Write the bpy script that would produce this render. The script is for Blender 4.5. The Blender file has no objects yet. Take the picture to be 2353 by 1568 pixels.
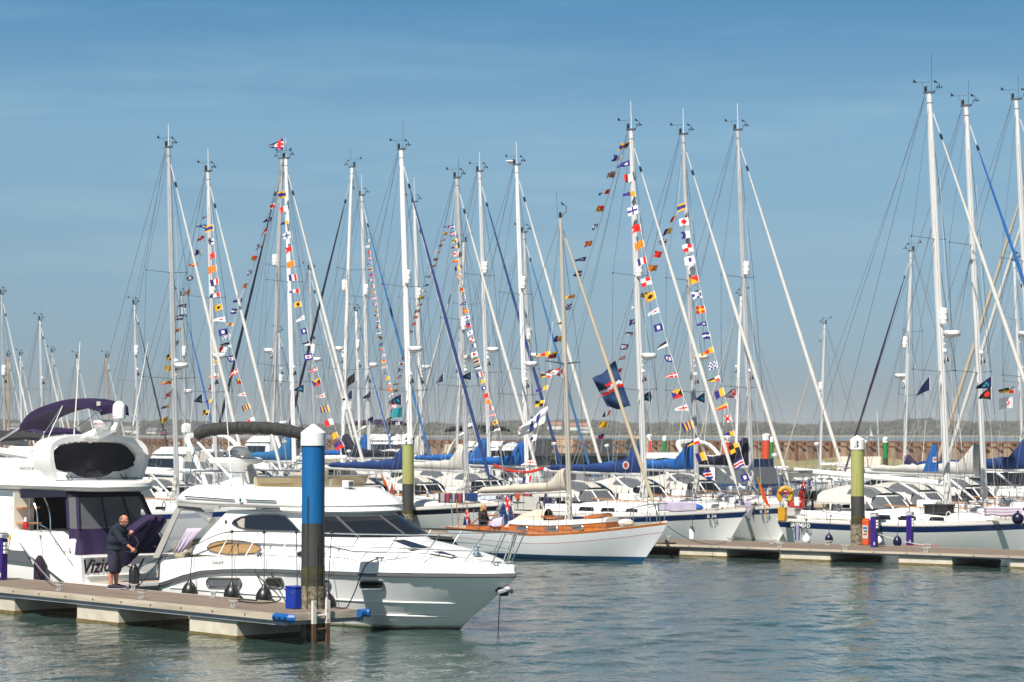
import bpy, bmesh, math, random
from mathutils import Vector, Matrix
random.seed(11)
SC = bpy.context.scene
COL = SC.collection
R = math.radians
# ------------------------------------------------------------------ camera
FPX = 5556.0; CAMH = 4.2; CU, CV = 1176.5, 784.0      # focal length in photo pixels (2353 wide), eye height, centre
TILT = math.atan(211 / FPX)
cd = bpy.data.cameras.new('camera'); cam = bpy.data.objects.new('camera', cd); COL.objects.link(cam)
cd.sensor_width = 36.0; cd.lens = 36.0 * FPX / 2353.0
cd.clip_start = 0.5; cd.clip_end = 20000
cam.location = (0, 0, CAMH); cam.rotation_euler = (R(90) + TILT, 0, 0)
cd.dof.use_dof = True; cd.dof.focus_distance = 60.0; cd.dof.aperture_fstop = 2.0
SC.camera = cam
# ------------------------------------------------------------------ sky and sun
SUN_EL = R(51); SUN_AZ = R(207)                          # azimuth clockwise from +Y
w = bpy.data.worlds.new('World'); SC.world = w; w.use_nodes = True
nt = w.node_tree; bg = nt.nodes['Background']
sky = nt.nodes.new('ShaderNodeTexSky'); sky.sky_type = 'NISHITA'; sky.sun_disc = False
sky.sun_elevation = SUN_EL; sky.sun_rotation = SUN_AZ; sky.altitude = 0
sky.air_density = 1.0; sky.dust_density = 0.6; sky.ozone_density = 1.0
geo = nt.nodes.new('ShaderNodeTexCoord'); sep = nt.nodes.new('ShaderNodeSeparateXYZ'); comb = nt.nodes.new('ShaderNodeCombineXYZ')
mul = nt.nodes.new('ShaderNodeMath'); mul.operation = 'MULTIPLY_ADD'; mul.inputs[1].default_value = 3.2; mul.inputs[2].default_value = 0.05
nrm = nt.nodes.new('ShaderNodeVectorMath'); nrm.operation = 'NORMALIZE'
nt.links.new(geo.outputs['Generated'], sep.inputs[0])
nt.links.new(sep.outputs['X'], comb.inputs['X']); nt.links.new(sep.outputs['Y'], comb.inputs['Y'])
nt.links.new(sep.outputs['Z'], mul.inputs[0]); nt.links.new(mul.outputs[0], comb.inputs['Z'])
nt.links.new(comb.outputs[0], nrm.inputs[0]); nt.links.new(nrm.outputs[0], sky.inputs['Vector'])
# very faint high cirrus: world-space noise over the sky direction
cn = nt.nodes.new('ShaderNodeTexNoise'); cn.inputs['Scale'].default_value = 5.0; cn.inputs['Detail'].default_value = 5; cn.inputs['Roughness'].default_value = 0.6
cmap = nt.nodes.new('ShaderNodeMapping'); cmap.inputs['Scale'].default_value = (1.0, 1.0, 9.0); cmap.inputs['Rotation'].default_value = (0.0, 0.12, 0.0)
nt.links.new(geo.outputs['Generated'], cmap.inputs[0]); nt.links.new(cmap.outputs[0], cn.inputs['Vector'])
cr = nt.nodes.new('ShaderNodeMapRange'); cr.inputs['From Min'].default_value = 0.5; cr.inputs['From Max'].default_value = 0.85
cr.inputs['To Min'].default_value = 0.0; cr.inputs['To Max'].default_value = 0.10
nt.links.new(cn.outputs['Fac'], cr.inputs['Value'])
smix = nt.nodes.new('ShaderNodeMix'); smix.data_type = 'RGBA'; smix.inputs['B'].default_value = (7.0, 7.3, 7.6, 1)
nt.links.new(cr.outputs[0], smix.inputs['Factor']); nt.links.new(sky.outputs[0], smix.inputs['A'])
# colour of this hazy coastal sky by elevation
ramp = nt.nodes.new('ShaderNodeValToRGB'); e = ramp.color_ramp.elements
e[0].position = 0.0; e[0].color = (.35, .345, .39, 1); e[1].position = 0.5; e[1].color = (.30, .32, .30, 1)
for pos_, col_ in ((.26, (.42, .62, .62)), (.017, (.44, .405, .39)), (.071, (.84, .87, .73)), (.124, (1.10, 1.26, 1.05)), (.175, (.66, 1.09, 1.08))):
    q = ramp.color_ramp.elements.new(pos_); q.color = (*col_, 1)
nt.links.new(sep.outputs['Z'], ramp.inputs[0])
tint = nt.nodes.new('ShaderNodeMix'); tint.data_type = 'RGBA'; tint.blend_type = 'MULTIPLY'; tint.inputs['Factor'].default_value = 1
nt.links.new(smix.outputs['Result'], tint.inputs['A']); nt.links.new(ramp.outputs[0], tint.inputs['B'])
nt.links.new(tint.outputs['Result'], bg.inputs['Color'])
bg.inputs['Strength'].default_value = 0.104
sl = bpy.data.lights.new('sun', 'SUN'); sl.energy = 5.0; sl.angle = R(0.5); sl.color = (1.0, 0.94, 0.86)
sun = bpy.data.objects.new('sun', sl); COL.objects.link(sun)
SUND = Vector((math.sin(SUN_AZ) * math.cos(SUN_EL), math.cos(SUN_AZ) * math.cos(SUN_EL), math.sin(SUN_EL)))
sun.rotation_euler = SUND.to_track_quat('Z', 'Y').to_euler(); sun.location = (-30, -30, 60)
SC.view_settings.view_transform = 'Standard'; SC.view_settings.look = 'None'; SC.view_settings.gamma = 1.0
SC.view_settings.exposure = 0.6; SC.view_settings.use_curve_mapping = False
SC.cycles.max_bounces = 6; SC.cycles.transparent_max_bounces = 12; SC.cycles.use_denoising = True
SC.cycles.sample_clamp_indirect = 4.0
# ------------------------------------------------------------------ photo pixel (2353 x 1568) -> place
def ray(u, v):
    x = (u - CU) / FPX; y = (CV - v) / FPX
    return (x, math.cos(TILT) - y * math.sin(TILT), math.sin(TILT) + y * math.cos(TILT))
def at_z(u, v, z):
    d = ray(u, v); s = (z - CAMH) / d[2]; return Vector((d[0] * s, d[1] * s, z))
def at_y(u, v, y):
    d = ray(u, v); s = y / d[1]; return Vector((d[0] * s, y, CAMH + d[2] * s))
# ------------------------------------------------------------------ materials
def c8(r, g, b):
    return tuple(.6 * (((x / 255 + 0.055) / 1.055) ** 2.4 if x > 10 else x / 255 / 12.92) for x in (r, g, b))   # photo value of a sunlit surface -> base colour
MATS = {}
def M(name, rgb, rough=0.5, metal=0.0, var=0.0, scale=4.0, bump=0.0, coat=0.0, stretch=None, rgb2=None, thr=None, alpha=None, trans=0.0, spec=None, bscale=None):
    if name in MATS: return MATS[name]
    m = bpy.data.materials.new(name); m.use_nodes = True; MATS[name] = m
    n = m.node_tree; b = n.nodes['Principled BSDF']
    b.inputs['Base Color'].default_value = (*rgb, 1); b.inputs['Roughness'].default_value = rough; b.inputs['Metallic'].default_value = metal
    if coat: b.inputs['Coat Weight'].default_value = coat; b.inputs['Coat Roughness'].default_value = 0.08
    if alpha is not None: b.inputs['Alpha'].default_value = alpha
    if trans: b.inputs['Transmission Weight'].default_value = trans
    if spec is not None: b.inputs['Specular IOR Level'].default_value = spec
    if var or bump or rgb2:
        tc = n.nodes.new('ShaderNodeTexCoord'); mp = n.nodes.new('ShaderNodeMapping')
        if stretch: mp.inputs['Scale'].default_value = stretch
        n.links.new(tc.outputs['Object'], mp.inputs[0])
        no = n.nodes.new('ShaderNodeTexNoise'); no.inputs['Scale'].default_value = scale; no.inputs['Detail'].default_value = 6; no.inputs['Roughness'].default_value = 0.6
        n.links.new(mp.outputs[0], no.inputs['Vector'])
        if var or rgb2:
            r_ = n.nodes.new('ShaderNodeValToRGB')
            a = rgb2 if rgb2 else tuple(x * (1 - var) for x in rgb); bcol = rgb if rgb2 else tuple(min(1, x * (1 + var)) for x in rgb)
            t = thr or (0.3, 0.7)
            r_.color_ramp.elements[0].position = t[0]; r_.color_ramp.elements[1].position = t[1]
            r_.color_ramp.elements[0].color = (*a, 1); r_.color_ramp.elements[1].color = (*bcol, 1)
            n.links.new(no.outputs['Fac'], r_.inputs[0]); n.links.new(r_.outputs[0], b.inputs['Base Color'])
        if bump:
            src = no
            if bscale:
                src = n.nodes.new('ShaderNodeTexNoise'); src.inputs['Scale'].default_value = bscale; src.inputs['Detail'].default_value = 4
                n.links.new(mp.outputs[0], src.inputs['Vector'])
            bp = n.nodes.new('ShaderNodeBump'); bp.inputs['Strength'].default_value = bump; bp.inputs['Distance'].default_value = 0.05
            n.links.new(src.outputs['Fac'], bp.inputs['Height']); n.links.new(bp.outputs[0], b.inputs['Normal'])
    return m
GEL = M('gelcoat white', (.80, .80, .78), .28, var=.04, scale=.8, coat=.3)
GELD = M('gelcoat grey nonslip', (.62, .62, .60), .6, var=.06, scale=3)
CREAM = M('gelcoat cream', (.74, .71, .63), .35, var=.04, scale=1)
GREYHULL = M('pale grey topsides', (.66, .67, .68), .3, var=.04, scale=.8, coat=.3)
NAVY = M('navy stripe', c8(14, 52, 112), .3, coat=.3)
BLUE = M('blue stripe', c8(16, 62, 140), .3, coat=.3)
DKNAVY = M('dark navy stripe', c8(14, 16, 48), .3, coat=.3)
ANTIF = M('antifouling blue', c8(10, 70, 110), .6, var=.15, scale=3)
ANTIFD = M('antifouling dark', c8(22, 28, 40), .6, var=.2, scale=3)
TEAK = M('teak', (.36, .16, .05), .45, var=.35, scale=3, stretch=(1, 12, 12), bump=.1)
VARN = M('varnished mahogany', (.38, .115, .022), .22, var=.35, scale=2.5, stretch=(1, 8, 8), coat=.6)
TEAKG = M('weathered teak deck', (.40, .34, .27), .7, var=.2, scale=3, stretch=(1, 20, 1))
ALU = M('anodised mast alloy', (.60, .60, .595), .45, .15, var=.06, scale=1.2)
ALU2 = M('grey weathered mast alloy', (.44, .45, .46), .5, .2, var=.1, scale=1.5)
ALU3 = M('white painted mast', (.74, .74, .73), .35, var=.05, scale=1.2)
ALUD = M('dark alloy', (.16, .16, .17), .4, .6)
STEEL = M('stainless steel', (.72, .72, .72), .18, 1.0)
WIRE = M('rigging wire', (.20, .19, .20), .35, .4)
ROPE = M('pale rope', (.62, .60, .55), .85)
ROPEK = M('dark rope', (.015, .015, .02), .8)
ROPEY = M('yellow rope', (.75, .42, .04), .7)
ROPEB = M('blue rope', (.02, .16, .5), .7)
BLACK = M('black rubber', (.012, .012, .014), .35)
BLKF = M('black fabric', (.012, .011, .016), .85, bump=.3, scale=3)
DGREY = M('dark grey canvas', (.035, .034, .034), .8, var=.25, scale=5, bump=1.0, stretch=(3, 1, 1))
FURLW = M('white furled sail', (.52, .51, .48), .85, var=.07, scale=2.5, bump=.35)
CANW = M('white canvas', (.45, .44, .41), .85, var=.07, scale=2.5, bump=.35)
CANC = M('cream canvas', (.46, .41, .34), .85, var=.07, scale=2.5, bump=.35)
CANG = M('grey canvas', (.34, .33, .31), .85, var=.1, scale=2.5, bump=.3)
CANB = M('blue canvas', c8(10, 104, 190), .8, var=.15, scale=2.5, bump=.35)
CANN = M('navy canvas', c8(18, 62, 128), .8, var=.15, scale=2.5, bump=.35)
CANK = M('dark navy canvas', c8(20, 24, 52), .8, var=.15, scale=2.5, bump=.35)
CANP = M('purple canvas', c8(44, 22, 76), .8, var=.18, scale=2.5, bump=.4)
CANT = M('teal blue canvas', c8(42, 118, 176), .8, var=.12, scale=2.5, bump=.3)
CANTAN = M('tan canvas', (.42, .35, .25), .85, var=.08, scale=2.5, bump=.3)
GLASS = M('dark glass', (.012, .014, .018), .06, spec=.8)
GLASSG = M('grey smoked glass', (.10, .11, .12), .08, spec=.6)
CLEAR = M('clear vinyl', (.35, .36, .38), .12, alpha=.32)
TINT = M('tinted acrylic', (.25, .19, .10), .06, alpha=.75)
BLIND = M('wood blind', (.36, .22, .10), .4, var=.25, scale=2, stretch=(1, 1, 40))
ORANGE = M('orange plastic', c8(235, 80, 30), .5)
YELLOW = M('yellow plastic', c8(235, 175, 30), .5)
RED = M('red paint', c8(205, 40, 28), .5)
WHITEP = M('white plastic', (.78, .78, .77), .35)
PURPLE = M('purple powder coat', c8(62, 34, 140), .45)
SEATC = M('beige cushions', (.36, .31, .22), .7, var=.05)
LILAC = M('lilac towel', (.44, .39, .50), .95, bump=.4, scale=12)
# ------------------------------------------------------------------ mesh helpers
class MB:
    def __init__(s): s.v = []; s.f = []; s.m = []; s.mats = []
    def mi(s, mat):
        if mat not in s.mats: s.mats.append(mat)
        return s.mats.index(mat)
    def add(s, vs, fs, mat):
        o = len(s.v); s.v += [tuple(x) for x in vs]; k = s.mi(mat)
        for f in fs: s.f.append(tuple(i + o for i in f)); s.m.append(k)
        return s
    def box(s, c, d, mat, rz=0, ry=0, rx=0):
        mt = Matrix.Translation(c) @ Matrix.Rotation(rz, 4, 'Z') @ Matrix.Rotation(ry, 4, 'Y') @ Matrix.Rotation(rx, 4, 'X')
        vs = [mt @ Vector((d[0] / 2 * a, d[1] / 2 * b, d[2] / 2 * e)) for a in (-1, 1) for b in (-1, 1) for e in (-1, 1)]
        return s.add(vs, [(0, 1, 3, 2), (4, 6, 7, 5), (0, 4, 5, 1), (2, 3, 7, 6), (0, 2, 6, 4), (1, 5, 7, 3)], mat)
    def tube(s, pts, r, mat, n=6, caps=True, sq=None):
        pts = [Vector(p) for p in pts]; k = len(pts)
        rr = r if isinstance(r, (list, tuple)) else [r] * k
        vs = []; prev = None
        for i, p in enumerate(pts):
            t = (pts[min(i + 1, k - 1)] - pts[max(i - 1, 0)])
            t = t.normalized() if t.length > 1e-9 else Vector((0, 0, 1))
            if prev is None:
                a = Vector((0, 0, 1)) if abs(t.z) < .9 else Vector((1, 0, 0))
                u = t.cross(a).normalized()
            else:
                u = (prev - t * prev.dot(t))
                u = u.normalized() if u.length > 1e-6 else t.orthogonal().normalized()
            prev = u; w_ = t.cross(u)
            for j in range(n):
                a = 2 * math.pi * j / n + math.pi / n
                q = sq or (1, 1)
                vs.append(p + (u * math.cos(a) * q[0] + w_ * math.sin(a) * q[1]) * rr[i])
        fs = [(i * n + j, i * n + (j + 1) % n, (i + 1) * n + (j + 1) % n, (i + 1) * n + j) for i in range(k - 1) for j in range(n)]
        if caps: fs += [tuple(reversed(range(n))), tuple(range((k - 1) * n, k * n))]
        return s.add(vs, fs, mat)
    def lathe(s, prof, c, mat, n=16, axis='Z', mt=None):
        vs = []
        for r, z in prof:
            for j in range(n):
                a = 2 * math.pi * j / n
                p = Vector((r * math.cos(a), r * math.sin(a), z))
                if axis == 'X': p = Vector((p.z, p.x, p.y))
                if axis == 'Y': p = Vector((p.x, p.z, p.y))
                if mt: p = mt @ p
                vs.append(p + Vector(c))
        k = len(prof)
        fs = [(i * n + j, i * n + (j + 1) % n, (i + 1) * n + (j + 1) % n, (i + 1) * n + j) for i in range(k - 1) for j in range(n)]
        fs += [tuple(reversed(range(n))), tuple(range((k - 1) * n, k * n))]
        return s.add(vs, fs, mat)
    def ell(s, c, r, mat, n=12, k=8, mt=None):
        r = r if isinstance(r, (tuple, list)) else (r, r, r)
        vs = []
        for i in range(1, k):
            t = math.pi * i / k
            for j in range(n):
                a = 2 * math.pi * j / n
                p = Vector((r[0] * math.sin(t) * math.cos(a), r[1] * math.sin(t) * math.sin(a), -r[2] * math.cos(t)))
                vs.append((mt @ p if mt else p) + Vector(c))
        p0 = Vector((0, 0, -r[2])); p1 = Vector((0, 0, r[2]))
        vs += [(mt @ p0 if mt else p0) + Vector(c), (mt @ p1 if mt else p1) + Vector(c)]
        b = (k - 1) * n
        fs = [(i * n + j, i * n + (j + 1) % n, (i + 1) * n + (j + 1) % n, (i + 1) * n + j) for i in range(k - 2) for j in range(n)]
        fs += [((j + 1) % n, j, b) for j in range(n)] + [((k - 2) * n + j, (k - 2) * n + (j + 1) % n, b + 1) for j in range(n)]
        return s.add(vs, fs, mat)
    def loft(s, rings, mat, closed=True, caps=True, rowmats=None):
        n = len(rings[0]); o = len(s.v)
        for r in rings: s.v += [tuple(p) for p in r]
        e = n if closed else n - 1
        for i in range(len(rings) - 1):
            for j in range(e):
                s.f.append((o + i * n + j, o + i * n + (j + 1) % n, o + (i + 1) * n + (j + 1) % n, o + (i + 1) * n + j))
                mm = rowmats(i, j) if rowmats else mat
                s.m.append(s.mi(mm))
        if caps and closed:
            s.f.append(tuple(o + j for j in reversed(range(n)))); s.m.append(s.mi(mat))
            s.f.append(tuple(o + (len(rings) - 1) * n + j for j in range(n))); s.m.append(s.mi(mat))
        return s
    def slab(s, outline, thick, mat):
        """outline: list of 3D points (planar-ish); extruded both ways along thick (Vector)"""
        t = Vector(thick) / 2; n = len(outline); P = [Vector(p) for p in outline]
        vs = [p + t for p in P] + [p - t for p in P]
        fs = [tuple(range(n)), tuple(reversed(range(n, 2 * n)))] + [(j, n + j, n + (j + 1) % n, (j + 1) % n) for j in range(n)]
        return s.add(vs, fs, mat)
    def text(s, txt, size, fn, mat, shear=0.0, offset=0.0, space=1.0, align='CENTER'):
        """fn maps (x, y) of flat lettering to a 3D point"""
        cu = bpy.data.curves.new('lettering', 'FONT'); cu.body = txt; cu.size = size; cu.shear = shear; cu.offset = offset; cu.space_character = space
        cu.align_x = align; cu.align_y = 'CENTER'; cu.resolution_u = 2
        ob = bpy.data.objects.new('lettering', cu); COL.objects.link(ob)
        dg = bpy.context.evaluated_depsgraph_get(); me = bpy.data.meshes.new_from_object(ob.evaluated_get(dg))
        s.add([fn(v.co.x, v.co.y) for v in me.vertices], [tuple(p.vertices) for p in me.polygons], mat)
        bpy.data.objects.remove(ob); bpy.data.curves.remove(cu); bpy.data.meshes.remove(me)
        return s
    def build(s, name, parent=None, smooth=30, bevel=0, fixn=True):
        me = bpy.data.meshes.new(name); me.from_pydata(s.v, [], s.f)
        for m in s.mats: me.materials.append(m)
        me.polygons.foreach_set('material_index', s.m)
        if fixn:
            bm = bmesh.new(); bm.from_mesh(me); bmesh.ops.recalc_face_normals(bm, faces=bm.faces); bm.to_mesh(me); bm.free()
        if smooth:
            me.polygons.foreach_set('use_smooth', [True] * len(me.polygons)); me.set_sharp_from_angle(angle=R(smooth))
        me.update()
        o = bpy.data.objects.new(name, me); COL.objects.link(o)
        if parent: o.parent = parent
        if bevel:
            b = o.modifiers.new('edge', 'BEVEL'); b.width = bevel; b.segments = 2; b.limit_method = 'ANGLE'; b.angle_limit = R(40)
        return o
def tag(o, label, cat, group=None, kind=None):
    if label: o['label'] = label
    if cat: o['category'] = cat
    if group: o['group'] = group
    if kind: o['kind'] = kind
    return o
def thing(name, label, cat, loc, rz=0, group=None):
    o = bpy.data.objects.new(name, None); COL.objects.link(o); o.location = loc; o.rotation_euler = (0, 0, rz); o.empty_display_size = .3
    return tag(o, label, cat, group)
def copy_thing(o, loc, rz, label=None):
    c = o.copy(); COL.objects.link(c); c.location = loc; c.rotation_euler = (0, 0, rz)
    if label: c['label'] = label
    for ch in o.children:
        d = ch.copy(); COL.objects.link(d); d.parent = c
        for g in ch.children:
            e = g.copy(); COL.objects.link(e); e.parent = d
    return c
def struct(o): o['kind'] = 'structure'; return o
def lerp(a, b, t): return a + (b - a) * t
def sag(a, b, drop, n=8):
    a, b = Vector(a), Vector(b)
    return [a.lerp(b, i / n) - Vector((0, 0, drop * 4 * (i / n) * (1 - i / n))) for i in range(n + 1)]
# ================================================================== setting
def water():
    m = bpy.data.materials.new('harbour water'); m.use_nodes = True; n = m.node_tree; b = n.nodes['Principled BSDF']
    b.inputs['Base Color'].default_value = (.030, .058, .050, 1); b.inputs['Roughness'].default_value = .07; b.inputs['IOR'].default_value = 1.33
    tc = n.nodes.new('ShaderNodeTexCoord')
    def noise(sc, st, det, rot=0.35):
        mp = n.nodes.new('ShaderNodeMapping'); mp.inputs['Scale'].default_value = st; mp.inputs['Rotation'].default_value = (0, 0, rot)
        no = n.nodes.new('ShaderNodeTexNoise'); no.inputs['Scale'].default_value = sc; no.inputs['Detail'].default_value = det; no.inputs['Roughness'].default_value = .55; no.inputs['Distortion'].default_value = .4
        n.links.new(tc.outputs['Object'], mp.inputs[0]); n.links.new(mp.outputs[0], no.inputs['Vector']); return no
    a = noise(1.5, (1, .55, 1), 4); c = noise(.3, (1, .7, 1), 2, -.3); d = noise(5.5, (1, .5, 1), 3, .1)
    b1 = n.nodes.new('ShaderNodeBump'); b1.inputs['Strength'].default_value = .55; b1.inputs['Distance'].default_value = .10
    b2 = n.nodes.new('ShaderNodeBump'); b2.inputs['Strength'].default_value = .15; b2.inputs['Distance'].default_value = .4
    b3 = n.nodes.new('ShaderNodeBump'); b3.inputs['Strength'].default_value = .38; b3.inputs['Distance'].default_value = .06
    n.links.new(c.outputs['Fac'], b2.inputs['Height']); n.links.new(b2.outputs[0], b1.inputs['Normal'])
    n.links.new(a.outputs['Fac'], b1.inputs['Height']); n.links.new(b1.outputs[0], b3.inputs['Normal']); n.links.new(d.outputs['Fac'], b3.inputs['Height'])
    # ruffled and calmer patches
    pn = noise(.07, (1, .6, 1), 3, .5); pr = n.nodes.new('ShaderNodeMapRange'); pr.inputs['From Min'].default_value = .35; pr.inputs['From Max'].default_value = .65; pr.inputs['To Min'].default_value = .35; pr.inputs['To Max'].default_value = .85
    n.links.new(pn.outputs['Fac'], pr.inputs['Value']); n.links.new(pr.outputs[0], b1.inputs['Strength'])
    n.links.new(b3.outputs[0], b.inputs['Normal'])
    # wind ripples as real relief over the near basin, flat beyond
    import numpy as np
    X0, X1, Y0, Y1, st = -18.0, 20.0, 40.0, 96.0, .11
    nx, ny = int((X1 - X0) / st) + 1, int((Y1 - Y0) / st) + 1
    gx, gy = np.meshgrid(np.linspace(X0, X1, nx), np.linspace(Y0, Y1, ny)); hgt = np.zeros_like(gx); rs = np.random.RandomState(4)
    for k in range(90):
        lam = .42 * (2.6 / .42) ** rs.rand() ** 1.2; ang = 2.5 + rs.randn() * .75; kx, ky = 2 * np.pi / lam * np.cos(ang), 2 * np.pi / lam * np.sin(ang)
        hgt += lam * .0026 * np.sin(kx * gx + ky * gy + rs.rand() * 6.28 + .9 * np.sin(gx * .21 * rs.rand() + gy * .17 * rs.rand() + k))
    gust = .62 + .38 * np.sin(gx * .33 + 1.3 * np.sin(gy * .19)) * np.sin(gy * .27 + 1.1 * np.sin(gx * .23 + 2))
    edge = np.clip(np.minimum(np.minimum(gx - X0, X1 - gx), np.minimum(gy - Y0, Y1 - gy)) / 3.0, 0, 1)
    hgt = hgt * gust * edge * .68
    co = np.stack([gx, gy, hgt], -1).reshape(-1, 3); i = np.arange(nx * ny).reshape(ny, nx)
    q = np.stack([i[:-1, :-1], i[:-1, 1:], i[1:, 1:], i[1:, :-1]], -1).reshape(-1, 4)
    far = [(-2500, -60, 0), (2500, -60, 0), (2500, Y0, 0), (-2500, Y0, 0), (-2500, Y1, 0), (2500, Y1, 0), (2500, 2640, 0), (-2500, 2640, 0), (X0, Y0, 0), (X0, Y1, 0), (X1, Y0, 0), (X1, Y1, 0)]
    n0 = len(co); co = np.vstack([co, np.array(far)]); fq = np.array([(0, 1, 2, 3), (4, 5, 6, 7), (3, 8, 9, 4), (10, 2, 5, 11)]) + n0; q = np.vstack([q, fq])
    me = bpy.data.meshes.new('water'); me.vertices.add(len(co)); me.vertices.foreach_set('co', co.astype('f').ravel()); me.loops.add(q.size); me.loops.foreach_set('vertex_index', q.astype('i').ravel())
    me.polygons.add(len(q)); me.polygons.foreach_set('loop_start', np.arange(0, q.size, 4).astype('i')); me.polygons.foreach_set('use_smooth', np.ones(len(q), dtype=bool)); me.update(calc_edges=True); me.materials.append(m)
    o = bpy.data.objects.new('water', me); COL.objects.link(o); struct(o)
water()

def hills():
    rnd = random.Random(5)
    earth = M('hill scrub', (.05, .05, .028), .95, var=.35, scale=.02); beach = M('far beach', (.30, .24, .17), .95)
    xs = [-1300 + 20 * i for i in range(131)]
    def ridge(x):
        return 15.5 + 2.2 * math.sin(x * .011 + 1) + 1.5 * math.sin(x * .027) + 1.0 * math.sin(x * .06 + 2) + (2.5 if 380 < x < 520 else 0)
    prof = [(2590, -.3), (2625, 1.2), (2700, 3), (2800, 7), (2900, .62), (3000, .86), (3120, .92)]
    rings = []
    for x in xs:
        r = ridge(x); rings.append([(x, y, z if i < 4 else z * r) for i, (y, z) in enumerate(prof)])
    mb = MB(); mb.loft(rings, earth, closed=False, rowmats=lambda i, j: beach if j == 0 else earth)
    struct(mb.build('hills', smooth=80))
    # the far wooded shore: one mass of crowns
    g = [M('far wood brown', (.070, .054, .036), .95), M('far wood olive', (.052, .055, .026), .95), M('far wood green', (.03, .044, .018), .95), M('far wood dark', (.02, .026, .014), .95), M('far meadow', (.085, .092, .042), .95)]
    ico = [Vector(p).normalized() for p in [(0, 0, 1), (.9, 0, .4), (.28, .85, .4), (-.73, .53, .4), (-.73, -.53, .4), (.28, -.85, .4), (.7, .5, -.5), (-.28, .85, -.5), (-.9, 0, -.5), (-.28, -.85, -.5), (.7, -.5, -.5)]]
    fc = [(0, i, i % 5 + 1) for i in range(1, 6)] + [(i, 5 + (i - 1 if i > 1 else 5), i % 5 + 6 - 0 if False else 5 + i) for i in range(1, 6)] + [(i, 5 + i, i % 5 + 1) for i in range(1, 6)]
    mb = MB()
    for k in range(9000):
        x = rnd.uniform(-1150, 1150); t = rnd.random(); y = lerp(2640, 3060, t ** .8); r = ridge(x)
        # slope height at y
        pr = [(a, c if i < 4 else c * r) for i, (a, c) in enumerate(prof)]
        z = next(lerp(p[1], q[1], (y - p[0]) / (q[0] - p[0])) for p, q in zip(pr, pr[1:]) if p[0] <= y <= q[0])
        s = rnd.uniform(1.2, 3.1) * (1.2 if t > .8 else .8 if t < .3 else 1)
        patch = math.sin(x * .021 + y * .013) + math.sin(x * .05 - y * .02 + 2)
        q = rnd.random() + patch * .22
        m = g[4] if t < .15 and q > .4 else g[0] if q > .62 else g[1] if q > .38 else g[2] if q > .1 else g[3]
        wx = rnd.uniform(1.1, 2.2)
        vs = [(x + p.x * s * wx * rnd.uniform(.8, 1.2), y + p.y * s * wx, z + s * .5 + p.z * s * rnd.uniform(.7, 1.2)) for p in ico]
        mb.add(vs, fc, m)
    tag(mb.build('woodland', smooth=0), 'far low wooded shore of brown and green trees beyond the water', 'woods', kind='stuff')
    # houses on the far shore
    hw = M('far house wall', (.62, .58, .52), .8); hr = M('far red roof', (.30, .12, .07), .8); hg = M('far slate roof', (.16, .15, .16), .8)
    spots = [(30, 979, 14, 5, hg, 'pale gabled house among trees behind the dark bimini at the edge'), (62, 985, 18, 5, hg, 'long pale terrace on far shore left of the purple bimini leg'), (95, 980, 14, 6, hr, 'red roofed house on far hillside under the purple bimini'), (305, 986, 20, 5, hg, 'white low house by far shore right of the satellite dome'), (352, 990, 12, 3, hg, 'small white cottage near far beach beside the capsule mast'),
             (660, 982, 12, 6, hr, 'red roofed cottage on far shore above the grey bimini'), (1205, 986, 14, 4, hr, 'small red roofed house on far shore beside the pile cap numbered four'), (1275, 976, 18, 5, hr, 'red roofed villa high on the far wooded shore'), (1330, 978, 24, 5, hr, 'long red roofed terrace on the far wooded shore'), (1345, 986, 14, 4, hg, 'grey roofed house below the red terrace on far shore')]
    for u, v, wd, ht, rf, lab in spots:
        p = at_y(u, v, 2680); wd *= .9
        t = thing('house', lab, 'house', (p.x, 2680, p.z - ht * .6), rnd.uniform(-.3, .3), 'houses on the far shore')
        a = MB(); a.box((0, 0, 0), (wd, 8, ht), hw); a.build('wall', t, smooth=0)
        a = MB(); a.slab([(0, -5, ht / 2), (0, 0, ht / 2 + 3.2), (0, 5, ht / 2)], (wd + 1, 0, 0), rf); a.build('roof', t, smooth=0)
hills()

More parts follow.
